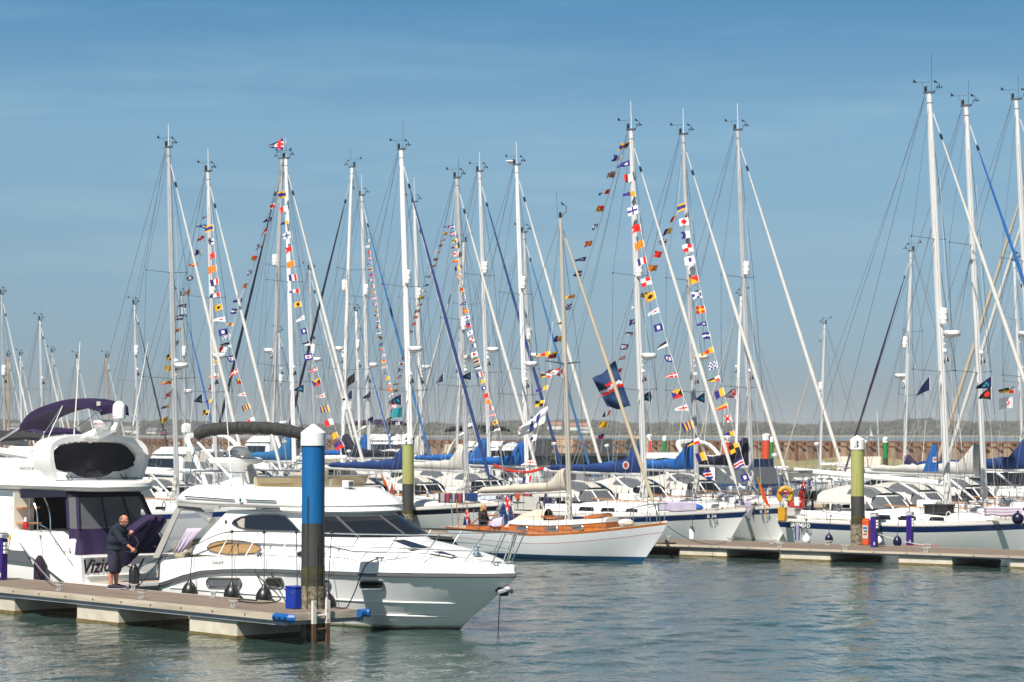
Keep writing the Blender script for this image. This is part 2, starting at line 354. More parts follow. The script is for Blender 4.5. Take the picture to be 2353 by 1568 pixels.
RUST = M('rusty sheet piling', (.29, .21, .145), .9, rgb2=(.11, .05, .025), scale=1.3, stretch=(1, 1, .14), thr=(.36, .6))
RUSTD = M('dark rusted steel', (.17, .075, .035), .9, var=.45, scale=2)
def seawall():
    A = Vector((-125, 492, 0)); B = Vector((78, 246, 0)); d = (B - A); Ln = d.length; d.normalize(); n_ = Vector((-d.y, d.x, 0)); n_ = -n_ if n_.y > 0 else n_
    t = thing('harbour_wall', 'long rusty sheet piled breakwater wall across the whole marina', 'wall', A, math.atan2(d.y, d.x))
    P = 1.9; k = int(Ln / P); row = []
    for i in range(k):
        row += [(i * P, 0), (i * P + .55, 0), (i * P + .8, -.42), (i * P + 1.65, -.42)]
    mb = MB(); mb.loft([[(x, y, z) for x, y in row] for z in (-1.5, 3.0)], RUST, closed=False); mb.build('sheet_piling', t, smooth=0)
    mb = MB(); mb.box((Ln / 2, .3, 3.12), (Ln, 1.3, .22), RUSTD); mb.box((Ln / 2, -.42, 2.62), (Ln, .16, .12), RUSTD); mb.build('capping_beam', t, smooth=0)
    mb = MB()
    for i in range(0, k, 3): mb.box((i * P + 1.2, -.62, 1.6), (.3, .3, 2.9), RUSTD)
    for i in range(0, k, 1): mb.box((i * P + .3, -.46, 2.82), (.14, .1, .34), RUSTD)
    mb.build('waling_posts', t, smooth=0)
    bank = M('shingle bank', (.27, .215, .12), .95, rgb2=(.14, .15, .06), scale=.35, bump=.6)
    mb = MB(); C = A + d * (Ln * .42); rings = []
    for i in range(30):
        p = C + d * (i / 29 * Ln * .6); hh = .8 + .25 * math.sin(i * 1.7) + .15 * math.sin(i * 4.1)
        rings.append([p + n_ * 9 + Vector((0, 0, -.6)), p + n_ * (5 + math.sin(i)) + Vector((0, 0, .25)), p + n_ * 2.2 + Vector((0, 0, hh)), p + n_ * .2 + Vector((0, 0, hh + .3))])
    mb.loft(rings, bank, closed=False); struct(mb.build('ground_bank', smooth=60))
seawall()

# ------------------------------------------------------------------ pontoons
DECKW = M('weathered deck boards', (.175, .135, .105), .85, var=.4, scale=2.2, stretch=(.25, 9, 1), bump=.25)
FASC = M('weathered timber fascia', (.40, .345, .27), .8, var=.3, scale=1.6, stretch=(.4, 1, 6))
GALV = M('galvanised stringer', (.34, .34, .36), .5, .3, var=.3, scale=2, stretch=(.4, 1, 1))
CONC = M('concrete float', (.52, .47, .38), .85, var=.2, scale=2.2, bump=.15)
CONCW = M('weedy waterline stain', (.20, .13, .045), .9, rgb2=(.07, .07, .025), scale=3)
GREYC = M('cast grey cleat', (.42, .41, .38), .5, .4)
def cleat(parent, x, y, z, s=.34, rz=0):
    mb = MB()
    mb.box((0, 0, .015), (s * .5, .09, .03), GREYC)
    for a in (-1, 1): mb.tube([(a * s * .16, 0, .02), (a * s * .13, 0, .12)], .022, GREYC, 6)
    mb.tube([(-s * .5, 0, .15), (-s * .3, 0, .125), (0, 0, .12), (s * .3, 0, .125), (s * .5, 0, .15)], [.012, .024, .028, .024, .012], GREYC, 6)
    o = mb.build('cleat', parent); o.location = (x, y, z); o.rotation_euler = (0, 0, rz); return o
def pontoon(label, A, B, W, z, floats, fl, cleats, th=1.0):
    """A, B: ends of the edge facing the eye, A far. local x runs from A to B, local y to the back"""
    d = (B - A); Ln = d.length; rz = math.atan2(d.y, d.x)
    t = thing('pontoon', label, 'pontoon', (A.x, A.y, 0), rz, 'floating timber pontoons')
    mb = MB(); bw = .145; nb = int(W / bw)
    for i in range(nb): mb.box((Ln / 2, (i + .5) * W / nb, z - .02), (Ln - .02, W / nb - .012, .04), DECKW)
    mb.build('decking', t, smooth=0)
    for yy, nm in ((-.03, 'fascia'), (W + .03, 'fascia')):
        mb = MB(); mb.box((Ln / 2, yy, z - .065 * th), (Ln, .06, .13 * th), FASC)
        k = 0
        while k * 1.18 < Ln: mb.box((k * 1.18 + .3, yy - (.034 if yy < 0 else -.034), z - .07 * th), (.035, .02, .035), ALUD); k += 1
        mb.build(nm, t, smooth=0)
    for xx in (-.03, Ln + .03):
        mb = MB(); mb.box((xx, W / 2, z - .06), (.06, W + .12, .14), FASC); mb.build('end_board', t, smooth=0)
    mb = MB()
    for yy in (.02, W - .02): mb.box((Ln / 2, yy, z - .185 * th), (Ln - .1, .1, .08 * th), GALV); mb.box((Ln / 2, yy - .02, z - .137 * th), (Ln - .1, .16, .014), ALUD)
    for xx in (.1, Ln - .1): mb.box((xx, W / 2, z - .186 * th), (.1, W - .2, .07 * th), GALV)
    mb.build('stringer', t, smooth=0)
    for x in floats:
        mb = MB(); mb.box((x, W / 2, z - .228 * th - .35), (fl, W - .06, .7), CONC); mb.build('float', t, smooth=0, bevel=.03)
        mb = MB(); mb.box((x, W / 2, -.13), (fl + .012, W - .048, .38), CONCW); f2 = mb.build('waterline_stain', t, smooth=0); f2.parent = t
    for x, y in cleats: cleat(t, x, y, z)
    return t
D1z = .60
D1A, D1B = at_z(0, 1348, D1z), at_z(660, 1412.4, D1z)
d1 = (D1B - D1A).normalized(); D1n = Vector((-d1.y, d1.x, 0)) if -d1.y > 0 else Vector((d1.y, -d1.x, 0))
D1S = D1A - d1 * 9.0
def on_d1(u, v, z=D1z):
    p = at_z(u, v, z) - D1S; return p.dot(d1), p.dot(D1n)
cl1 = [(on_d1(169, 1356)[0], .28), (on_d1(364, 1374)[0], .28), (on_d1(577, 1394)[0], .28), (on_d1(310, 1357)[0], 1.6), (on_d1(512, 1373)[0], 1.6)]
fx = [on_d1(u, v, .3)[0] + .95 for u, v in ((233, 1392), (506, 1418))]; sp = fx[1] - fx[0]
PON1 = pontoon('weathered timber finger pontoon beside the white flybridge cruiser, man standing on it', D1S, D1B, 1.9, D1z, [fx[0] - 2 * sp, fx[0] - sp, fx[0], fx[1]], 1.75, cl1)
D2z = .40
D2B, D2A = at_z(2353, 1278, D2z), at_z(1504, 1249.5, D2z)
d2 = (D2B - D2A).normalized(); D2n = Vector((-d2.y, d2.x, 0)); D2n = D2n if D2n.y > 0 else -D2n
D2S = D2A - d2 * 1.2; D2E = D2B + d2 * 8
def on_d2(u, v, z=D2z):
    p = at_z(u, v, z) - D2S; return p.dot(d2), p.dot(D2n)
f2x = [on_d2(u, v, .2)[0] + 1.0 for u, v in ((1597, 1262), (1801, 1272), (2043, 1284), (2280, 1295))]
f2x = [f2x[0] - (f2x[1] - f2x[0])] + f2x + [f2x[-1] * 2 - f2x[-2]]
PON2 = pontoon('long weathered walkway pontoon carrying the pale green pile numbered 3 and orange locker', D2S, D2E, 3.5, D2z, f2x, 1.9, [(on_d2(1545, 1240)[0], 2.75), (on_d2(1668, 1246)[0], 2.75), (on_d2(1737, 1253)[0], 2.2), (on_d2(1873, 1252)[0], .35), (on_d2(1913, 1252)[0], 2.7), (on_d2(2032, 1256)[0], .35), (on_d2(2216, 1262)[0], .3), (on_d2(2186, 1256)[0], 2.7)], th=.55)
D3A, D3B = at_z(920, 1217.5, D2z), at_z(1120, 1231, D2z)
d3 = (D3B - D3A).normalized(); D3S = D3A - d3 * 4; D3E = D3B + d3 * .6
PON3 = pontoon('timber finger pontoon passing the pale green pile numbered 4 behind wooden yacht', D3S, D3E, 1.3, D2z, [1.2, 5.6, 9.6], 1.7, [(3.2, .3), (5.5, 1.05), (7.6, .3)])

# ------------------------------------------------------------------ mooring piles
PWHITE = M('white pile cap', (.80, .80, .79), .4, var=.05, scale=2)
PBLUE = M('blue pile paint', c8(8, 116, 186), .45, var=.1, scale=2.5, stretch=(1, 1, .25), bump=.05)
PGREEN = M('pale green pile paint', c8(190, 196, 120), .5, var=.08, scale=2.5, stretch=(1, 1, .25))
PRED = M('red pile paint', (.66, .062, .018), .5, var=.08, scale=2, stretch=(1, 1, .25))
PGRN = M('green pile paint', (.012, .2, .05), .5, var=.1, scale=2)
PBLK = M('black pile wrap', (.022, .022, .022), .55, rgb2=(.05, .048, .045), scale=2.2, stretch=(1, 1, .3), bump=.1)
PALG = M('algae covered pile', (.062, .058, .016), .9, rgb2=(.02, .02, .018), scale=3.5, thr=(.4, .58), bump=.5)
PBARN = M('barnacle covered pile', (.27, .225, .15), .95, rgb2=(.05, .05, .03), scale=9, thr=(.38, .6), bump=1.0)
PRUST = M('rust streak', (.42, .17, .03), .9)
INKT = M('purple black lettering', c8(38, 12, 40), .5); INKG = M('grey lettering', c8(110, 96, 104), .5)
def pile(label, p, r, zs, paint, txt=None, tsz=.3, tang=0, strips=False, lower=True, ink=INKT):
    apex, cone, capb, pb, alg, barn = zs
    t = thing('mooring_pile', label, 'pile', (p.x, p.y, 0), 0, 'mooring piles with conical white caps')
    mb = MB(); mb.lathe([(r * 1.05, capb - .0), (r * 1.1, capb), (r * 1.1, cone), (r * 1.04, cone + .02), (.03, apex), (.0, apex)], (0, 0, 0), PWHITE, 28); c = mb.build('cap', t)
    if txt:
        for ta in (tang if isinstance(tang, list) else [tang]):
            mb = MB(); rr = r * 1.1 + .003; zc = (cone + capb) / 2
            mb.text(txt, tsz, lambda x, y: (rr * math.sin(x / rr + ta), -rr * math.cos(x / rr + ta), zc + y), ink, offset=.012)
            mb.build('number', c, smooth=0, fixn=False)
    mb = MB(); mb.lathe([(r, capb), (r, pb)], (0, 0, 0), paint, 28); mb.build('painted_sleeve', t)
    mb = MB()
    prof = [(r + .004, pb), (r + .004, alg)]
    mb.lathe(prof, (0, 0, 0), PBLK, 28)
    rnd = random.Random(int(p.x * 10)); n = 28
    def rough(z0, z1, k, mat, a):
        rings = []
        for i in range(k + 1):
            z = lerp(z0, z1, i / k); rings.append([((r + a * rnd.random() + .004) * math.cos(2 * math.pi * j / n), (r + a * rnd.random() + .004) * math.sin(2 * math.pi * j / n), z + (rnd.uniform(-.05, .05) if 0 < i else 0)) for j in range(n)])
        mb.loft(rings, mat, caps=False)
    rough(alg, barn, 5, PALG, .008); rough(barn, -.6, 8, PBARN, .022)
    mb.build('weathered_shaft', t)
    if strips:
        mb = MB()
        for a in (-1.95, -1.15, -.4): mb.tube([(math.cos(a) * (r + .012), math.sin(a) * (r + .012), 2.9 if a != -1.15 else 1.9), (math.cos(a) * (r + .012), math.sin(a) * (r + .012), .2)], .016, M('dark wear strip', (.03, .035, .035), .6), 6)
        mb.build('wear_strip', t)
        mb = MB(); rnd = random.Random(3); tq = M('scraped turquoise paint', c8(30, 140, 170), .6)
        for k in range(16):
            a = rnd.uniform(-2.6, -.4); z0 = rnd.uniform(2.35, 3.2); rr = r + .003; wd = rnd.uniform(.004, .012); ln = rnd.uniform(.05, .35)
            mb.add([(math.cos(a) * rr, math.sin(a) * rr, z0), (math.cos(a + wd / r) * rr, math.sin(a + wd / r) * rr, z0), (math.cos(a + wd / r) * rr, math.sin(a + wd / r) * rr, z0 + ln), (math.cos(a) * rr, math.sin(a) * rr, z0 + ln * .9)], [(0, 1, 2, 3)], tq)
        mb.build('paint_scrapes', t, smooth=0)
    elif lower:
        mb = MB(); a = -1.9; rr = r + .004
        mb.add([(math.cos(a) * rr, math.sin(a) * rr, pb), (math.cos(a + .1) * rr, math.sin(a + .1) * rr, pb), (math.cos(a + .08) * rr, math.sin(a + .08) * rr, pb + .75), (math.cos(a + .03) * rr, math.sin(a + .03) * rr, pb + .8)], [(0, 1, 2, 3)], PRUST); mb.build('rust_streak', t, smooth=0)
    return t
def zz(y, *vs): return [CAMH + (995 - v) * y / FPX for v in vs]
PB = at_z(719, 1399, D1z)
pile('tall blue pile with plain white cone cap on the timber finger pontoon', PB, .237, zz(PB.y, 975, 995, 1024, 1202, 1300, 1345), PBLUE, strips=True)
P4 = at_y(937.5, 1200, 98.5)
pile('pale green and black pile with white cap lettered 4', P4, .235, zz(98.5, 995.5, 1004, 1021, 1112, 1172, 1180), PGREEN, '4', .44, [-.42, .9])
P3 = at_y(1971, 1200, 82.4)
pile('pale green and black pile with white cap lettered 3 beside the orange locker', P3, .225, zz(82.4, 1001, 1011, 1033, 1140, 1185, 1205), PGREEN, '3', .36, [-.25])
for (u, y, z_, paint, tx, ta, lab) in [
    (1670, 144, (999, 1004, 1016.5, 1072, 1085, 1100), PRED, 'R6', 0, 'red pile with white cap lettered R6 among the yacht booms'),
    (1761, 160, (996, 1000, 1012, 1067, 1090, 1110), PRED, 'R', .8, 'red pile with white cap showing a single R at its edge, nearer of that pair'),
    (1493, 228, (998, 1001, 1013, 1042, 1060, 1070), PRED, 'R', .5, 'red pile beyond the grey floating building'),
    (1527, 285, (1001, 1004, 1013, 1040, 1055, 1060), PGRN, None, 0, 'green pile beyond the grey building next to a red pile'),
    (1773, 290, (1004, 1007, 1016, 1053, 1062, 1066), PGRN, None, 0, 'green pile half hidden behind a red one near the sea wall'),
    (2035, 252, (1004, 1007, 1017, 1053, 1064, 1068), PGRN, 'G9', 0, 'green pile lettered G9 standing alone before the rusty wall'),
    (2352, 200, (1001, 1004, 1016, 1072, 1085, 1095), PRED, 'R', 0, 'red pile cut by the picture edge beside a blue furled sail')]:
    pile(lab, at_y(u, 1100, y), .25, zz(y, *z_), paint, tx, .34, ta, lower=False, ink=INKG)
# ================================================================== the white flybridge cruiser by the blue pile
CRT = R(45.5); CRL = 10.4; CR_O = Vector((0.05 - CRL * math.cos(CRT), 50.7 + CRL * math.sin(CRT), 0))
CRH = Vector((math.cos(CRT), -math.sin(CRT), 0)); CRP = Vector((math.sin(CRT), math.cos(CRT), 0))
def cr(u, v, y):
    d = Vector(ray(u, v)); c = Vector((0, 0, CAMH)); s = (y + (CR_O - c).dot(CRP)) / d.dot(CRP); p = c + d * s - CR_O
    return Vector((p.dot(CRH), y, p.z))
def itp(tab, x):
    if x <= tab[0][0]: return tab[0][1]
    for (a, b), (c, d) in zip(tab, tab[1:]):
        if x <= c: return lerp(b, d, (x - a) / (c - a))
    return tab[-1][1]
def smooth_path(pts, n=6):
    P = [Vector(p) for p in pts]; out = []
    for i in range(len(P) - 1):
        a, b, c, d = P[max(i - 1, 0)], P[i], P[i + 1], P[min(i + 2, len(P) - 1)]
        for k in range(n):
            t = k / n
            out.append(.5 * ((2 * b) + (-a + c) * t + (2 * a - 5 * b + 4 * c - d) * t * t + (-a + 3 * b - 3 * c + d) * t ** 3))
    return out + [P[-1]]
def plan_ring(aft, ys, xc, xn, z, n=10, rear=.25):
    pts = [(aft, -ys + rear, z), (aft + .02, -ys + rear * .3, z), (aft + rear * .5, -ys, z)]
    pts += [(lerp(aft + rear * .5, xc, k / 5), -ys, z) for k in range(1, 6)]
    pts += [(xc + (xn - xc) * math.sin(math.pi / 2 * k / n), -ys * math.cos(math.pi / 2 * k / n) ** .8, z) for k in range(1, n)] + [(xn, 0, z)]
    return pts + [(x, -y, z_) for x, y, z_ in reversed(pts[:-1])]
BW = [(0, 1.5), (1, 1.62), (3, 1.7), (6, 1.7), (7.4, 1.55), (8.4, 1.26), (9.2, .88), (9.8, .48), (10.15, .22), (10.4, .015)]
RUBZ = [(-.1, .58), (.46, .70), (1.6, .96), (2.72, 1.05), (4.0, 1.12), (6, 1.15), (10.4, 1.21)]
DKZ = [(0, 1.2), (1.4, 1.34), (3.6, 1.43), (8, 1.46), (10.4, 1.40)]
CRH_BLUE = M('grey rubbing strake', (.12, .12, .125), .35, .3)
def cruiser():
    t = thing('motor_cruiser', 'white flybridge motor cruiser with grey folded bimini, bow pointing out past the blue pile', 'motor cruiser', CR_O, -CRT)
    xs = [0, .5, 1.1, 1.8, 2.7, 3.6, 4.5, 5.4, 6.2, 6.9, 7.5, 8.0, 8.5, 8.95, 9.35, 9.7, 9.98, 10.2, 10.34, 10.4]
    rings = []
    for x in xs:
        b, zr, zd = itp(BW, x), itp(RUBZ, x), itp(DKZ, x); tt = max(0, (x - 4) / 6.4) ; s = tt ** 2.3
        half = [(0, b - .16, zd - .05), (0, b - .13, zd), (0, b - .05 * min(1, b / .3), zd - .015), (.02, b, zr + .035), (.0, b, zr - .03), (-.02, b * .985, zr - .07)]
        for z, fm, fb, ov in ((.62, .985, .76, .78), (.5, .975, .70, .95), (.22, .955, .46, 1.4), (.07, .937, .365, 1.62), (.02, .93, .34, 1.7), (-.45, .6, .1, 2.2)):
            z = min(z, zr - .12 - (.62 - z) * .2); half.append((-ov * s, b * lerp(fm, fb, tt ** 1.6), z))
        half = [(x + dx, max(0, y), z) for dx, y, z in half]
        rings.append([(a, -y, z) for a, y, z in half] + [(a, y, z) for a, y, z in reversed(half)])
    mb = MB(); anti = M('cruiser boot top', (.04, .045, .05), .5); stain = M('waterline stain', (.50, .48, .36), .5, rgb2=(.22, .22, .12), scale=2.5)
    mb.loft(rings, GEL, closed=True, caps=True, rowmats=lambda i, j: anti if j in (10, 11, 12) else stain if j in (9, 13) else GEL)
    mb.build('hull', t, smooth=32)
    # deck sheet and cockpit
    mb = MB(); dk = []
    for x in xs:
        b, zd = max(.012, itp(BW, x) - .14), itp(DKZ, x) - .03
        dk.append([(x, -b, zd), (x, -b * .5, zd + .05 * (x > 2)), (x, 0, zd + .07 * (x > 2)), (x, b * .5, zd + .05 * (x > 2)), (x, b, zd)])
    mb.loft(dk, GEL, closed=False, rowmats=lambda i, j: GELD if i < 3 and j in (1, 2) else GEL); mb.build('deck', t, smooth=40)
    for z0, nm in ((0, 'rubbing_strake'),):
        for sy in (-1, 1):
            mb = MB(); path = [(x + .02, sy * (itp(BW, x) + .012), itp(RUBZ, x)) for x in xs[:-1]] + [(10.43, 0, 1.21)]
            mb.tube(path, .035, CRH_BLUE, 6); mb.tube([(a, y * 1.002, z + .055) for a, y, z in path], .014, STEEL, 5); mb.build(nm, t)
    for z0, r_ in ((.60, .016), (.30, .02)):
        for sy in (-1, 1):
            mb = MB(); P = []
            for x in xs[1:-4]:
                tt = max(0, (x - 4) / 6.4); zr = itp(RUBZ, x); zz0 = min(z0, zr - .12 - (.62 - z0) * .2); fm = lerp(.985, .958, (.62 - z0) / .4); fb = lerp(.76, .50, (.62 - z0) / .4); ov = lerp(.78, 1.3, (.62 - z0) / .4); P.append((x - ov * tt ** 2.3, sy * (itp(BW, x) * lerp(fm, fb, tt ** 1.6) + .006), zz0))
            mb.tube(P, r_, GEL, 6); mb.build('spray_rail', t)
    # cabin body
    mb = MB(); rr = [plan_ring(.95, 1.36, 6.2, 7.75, 1.38), plan_ring(1.12, 1.35, 6.0, 7.6, 1.6), plan_ring(1.5, 1.325, 5.55, 7.05, 1.90), plan_ring(1.78, 1.28, 5.2, 6.55, 2.12), plan_ring(2.12, 1.2, 4.75, 5.95, 2.42)]
    mb.loft(rr, GEL); cab = mb.build('cabin', t, smooth=45)
    def side_y(z): return itp([(1.38, 1.36), (1.6, 1.35), (1.9, 1.325), (2.12, 1.28), (2.42, 1.2)], z)
    # windscreen (wraps the front), as offset shell with mullions
    lo, hi = plan_ring(1.55, 1.335, 5.5, 7.0, 1.95), plan_ring(2.03, 1.235, 4.88, 6.12, 2.36); n = len(lo)
    seg = range(8, n - 8)
    mb = MB(); off = lambda p, k: (p[0] + .02, p[1] * 1.012, p[2])
    mb.loft([[off(lo[i], 0) for i in seg], [off(hi[i], 0) for i in seg]], GLASS, closed=False); mb.build('windscreen', cab, smooth=60)
    for i in (8, 12, 17, 22, n - 9): mb = MB(); mb.tube([Vector(off(lo[i], 0)), Vector(off(hi[i], 0))], .028, GEL if i in (8, n - 9) else ALUD, 6); mb.build('windscreen_pillar', cab)
    for i in (14, 20):
        mb = MB(); a, b = Vector(off(lo[i], 0)), Vector(off(hi[i + 2], 0)); mb.tube([a + Vector((.03, 0, .02)), a.lerp(b, .75) + Vector((.03, 0, .02))], .012, BLACK, 5); mb.build('wiper', cab)
    def side_glass(name, pix, mat, frame=None, y0=None, oy=.012):
        pts = []
        for u, v in pix:
            p = cr(u, v, -1.3); yy = side_y(p.z) if y0 is None else y0; p = cr(u, v, -yy - oy); pts.append(p)
        mb = MB(); mb.slab(pts, (0, .02, 0), mat); o = mb.build(name, cab if y0 is None else t, smooth=0)
        if frame:
            mb = MB(); mb.tube(pts + [pts[0]], .018, frame, 6, caps=False); mb.build(name + '_frame', o)
        return o
    side_glass('side_window', [(533, 1203), (538, 1196), (552, 1189), (575, 1184), (606, 1182), (640, 1183), (656, 1187), (672, 1202), (690, 1221), (640, 1220.5), (606, 1220), (566, 1217), (545, 1211)], GLASS, ALUD)
    side_glass('blind', [(545, 1199), (556, 1192), (562, 1191), (561, 1214), (549, 1209)], M('window curtain', (.34, .30, .26), .8), None, oy=.03)
    side_glass('galley_window', [(476, 1259), (482, 1251), (500, 1245), (525, 1242), (555, 1244), (582, 1249), (598, 1257), (599, 1264), (588, 1271), (560, 1275), (530, 1275), (500, 1271), (482, 1266)], BLIND, ALUD)
    side_glass('oval_window', [(682, 1274), (686, 1269), (694, 1267), (704, 1269), (706, 1275), (700, 1280), (688, 1280)], GLASS, STEEL)
    # hull ports
    for u0, u1, v0, v1, m in ((476, 555, 1329, 1350, GLASSG), (611, 651, 1328.5, 1349, GLASS), (736, 759, 1334, 1352, GLASSG), (828, 882, 1336, 1354, GLASS)):
        um, rv = (u0 + u1) / 2, (v1 - v0) / 2; pts = []
        for k in range(16):
            a = 2 * math.pi * k / 16; cx = (u1 - rv * .7 if math.cos(a) > 0 else u0 + rv * .7); pts.append((cx + rv * .7 * math.cos(a), (v0 + v1) / 2 + rv * math.sin(a)))
        p0 = cr(um, (v0 + v1) / 2, -1.6); yb = itp(BW, p0.x) * (.99 if p0.x < 5 else .975 if p0.x < 7 else .95)
        P3 = []
        for q in pts:
            p = cr(q[0], q[1], -yb); zr = itp(RUBZ, p.x); tt = max(0, (p.x - 4) / 6.4)
            y2 = itp(BW, p.x) * lerp(lerp(.99, .985, min(1, (zr - p.z) / (zr - .55))), lerp(.985, .76, min(1, (zr - p.z) / (zr - .55))), tt ** 1.6) + .012
            P3.append(cr(q[0], q[1], -y2))
        mb = MB(); mb.slab(P3, (0, .03, 0), m); o = mb.build('porthole', t, smooth=0)
        mb = MB(); mb.tube([p + Vector((0, -.01, 0)) for p in P3] + [P3[0] + Vector((0, -.01, 0))], .022, STEEL, 6, caps=False); mb.build('porthole_rim', o)
    # foredeck trunk
    mb = MB(); secs = []
    for x, hw, zt in ((5.3, 1.33, 1.90), (6.2, 1.28, 1.90), (7.0, 1.22, 1.86), (7.7, 1.14, 1.78), (8.4, 1.04, 1.69), (9.0, .86, 1.60), (9.5, .6, 1.53), (9.85, .3, 1.47), (10.0, .1, 1.43)):
        zb = 1.40; k = 14; sec = []
        for i in range(k + 1):
            a = math.pi * i / k; c_, s_ = math.cos(a), math.sin(a); sec.append((x, -hw * math.copysign(abs(c_) ** .55, c_), zb + (zt - zb) * s_ ** .5))
        secs.append(sec)
    mb.loft(secs, GEL, closed=False); tr = mb.build('foredeck_trunk', t, smooth=50)
    for pix, nm in (([(886, 1240), (921, 1240), (992, 1262), (938, 1263)], 'skylight'), ([(974, 1272), (1016, 1270), (1049, 1281), (1004, 1283)], 'deck_hatch')):
        pts = []; ZT = [(5.3, 1.90), (6.2, 1.90), (7.0, 1.86), (7.7, 1.78), (8.4, 1.69), (9.0, 1.60), (9.5, 1.53), (9.85, 1.47), (12, 1.2)]
        for q in pix:      # where the sight line meets the sloping trunk top
            lo_, hi_ = 1.3, 2.3
            for _ in range(40):
                zm_ = (lo_ + hi_) / 2; p = at_z(q[0], q[1], zm_) - CR_O
                if itp(ZT, p.dot(CRH)) > zm_: lo_ = zm_
                else: hi_ = zm_
            x = p.dot(CRH); hw = itp([(5.3, 1.33), (7.0, 1.22), (7.7, 1.14), (8.4, 1.04), (9.0, .86), (9.5, .6)], x); y = max(-.84 * hw, p.dot(CRP))
            pts.append(Vector((x, y, itp(ZT, x) + .015)))
        mb = MB(); mb.slab(pts, (0, 0, .03), M('tinted hatch glass', (.012, .02, .05), .35, spec=.15)); o = mb.build(nm, tr, smooth=0)
        mb = MB(); mb.tube(pts + [pts[0]], .022, GEL if nm == 'skylight' else ALU, 6, caps=False); mb.build('hatch_frame', o)
    # roof / flybridge moulding
    mb = MB()
    rr = [plan_ring(.75, 1.20, 4.75, 5.95, 2.50, rear=.4), plan_ring(.55, 1.36, 4.85, 6.02, 2.53, rear=.4), plan_ring(.42, 1.40, 4.9, 6.1, 2.60, rear=.4), plan_ring(.40, 1.385, 4.8, 6.0, 2.70, rear=.4), plan_ring(.48, 1.34, 4.6, 5.75, 2.80, rear=.4), plan_ring(.7, 1.27, 4.35, 5.45, 2.93, rear=.4), plan_ring(.9, 1.18, 4.15, 5.2, 2.98, rear=.4)]
    mb.loft(rr, GEL); roof = mb.build('flybridge', t, smooth=50)
    # front brow down to windscreen head
    mb = MB(); a = plan_ring(2.1, 1.20, 4.75, 5.95, 2.40); b = plan_ring(2.0, 1.36, 4.9, 6.15, 2.47); c = plan_ring(1.9, 1.375, 4.85, 6.05, 2.62)
    mb.loft([a[6:-6], b[6:-6], c[6:-6]], GEL, closed=False); mb.build('brow', roof, smooth=50)
    mb = MB(); path = plan_ring(2.9, 1.1, 3.9, 5.0, 2.97)[3:-3]
    top = [(x + .12 * (x > 3.9), y * 1.03, 3.2 + .05 * max(0, x - 3.5) / 1.5) for x, y, z in path]
    mb.loft([path, top], TINT, closed=False); mb.build('wind_deflector', roof, smooth=60)
    mb = MB(); mb.tube(top, .014, STEEL, 5); mb.build('deflector_rail', roof)
    mb = MB()
    for c, d in (((3.6, -.55, 3.02), (1.3, .9, .2)), ((2.0, .6, 3.05), (1.5, .6, .22)), ((3.0, .75, 3.1), (.25, .7, .5)), ((3.4, .2, 3.1), (.6, .5, .36))): mb.box(c, d, SEATC)
    mb.build('flybridge_seat', roof, bevel=.05)
    # handrails on the roof side
    for (ua, va), (ub, vb) in (((425, 1141), (538, 1149)), ((565, 1149), (634, 1151.5))):
        a, b = cr(ua, va, -1.43), cr(ub, vb, -1.43); mb = MB(); o_ = Vector((0, .07, .005))
        mb.tube([a + o_, a, b, b + o_], .017, STEEL, 6); mb.tube([a.lerp(b, .48), a.lerp(b, .48) + o_], .012, STEEL, 5); mb.build('roof_handrail', roof)
    p = cr(555, 1149, -1.41); mb = MB(); mb.box(p, (.12, .06, .11), WHITEP); mb.box(p + Vector((0, -.035, 0)), (.07, .01, .07), M('green nav lens', (.0, .09, .09), .2)); mb.build('navigation_light', roof, bevel=.01)
    p = cr(805, 1138, -.3); mb = MB(); q = Vector((5.35, -.25, 2.98)); mb.tube([q - Vector((0, 0, .15)), q], .03, WHITEP); mb.box(q + Vector((0, 0, .08)), (.2, .17, .15), WHITEP); mb.box(q + Vector((.105, 0, .08)), (.012, .13, .1), GLASSG); mb.build('spotlight', roof, bevel=.02)
    # aft fly rail
    mb = MB()
    rp = smooth_path([(2.8, -1.13, 3.28), (1.6, -1.15, 3.3), (.75, -1.05, 3.3), (.6, -.7, 3.3), (.6, .7, 3.3), (.75, 1.05, 3.3), (2.8, 1.13, 3.28)], 4); mb.tube(rp, .016, STEEL, 6)
    for x, y in ((2.7, -1.13), (1.7, -1.15), (.8, -1.05), (.6, 0), (.8, 1.05), (1.7, 1.15)): mb.tube([(x, y, 2.9), (x, y, 3.3)], .013, STEEL, 5)
    mb.build('flybridge_rail', roof)
    # radar mast
    mb = MB()
    def oval(cx, cy, z, rx, ry, n=16): return [(cx + rx * math.cos(2 * math.pi * k / n), cy + ry * math.sin(2 * math.pi * k / n), z) for k in range(n)]
    mb.loft([oval(.75, -.05, 2.8, .55, .7), oval(.85, -.05, 2.95, .4, .5), oval(.95, -.05, 3.15, .26, .3), oval(1.0, -.05, 3.38, .24, .28), oval(1.0, -.05, 3.5, .32, .5)], GEL)
    mb.loft([oval(1.0, -.05, 3.46, .25, .65), oval(1.0, -.05, 3.5, .32, .82), oval(1.0, -.05, 3.58, .32, .82), oval(1.0, -.05, 3.62, .26, .7)], GEL); rm = mb.build('radar_mast', t, smooth=50)
    mb = MB(); pr = [(.0, 3.66), (.22, 3.66), (.25, 3.69), (.255, 3.8), (.235, 3.86), (.18, 3.885), (0, 3.89)]; mb.lathe(pr, (1.0, .05, 0), WHITEP, 24)
    rr_ = .258; mb.text('Raymarine', .1, lambda x, y: (1.0 + rr_ * math.sin(x / rr_ + .1), .05 - rr_ * math.cos(x / rr_ + .1), 3.765 + y), RED); mb.build('radome', rm)
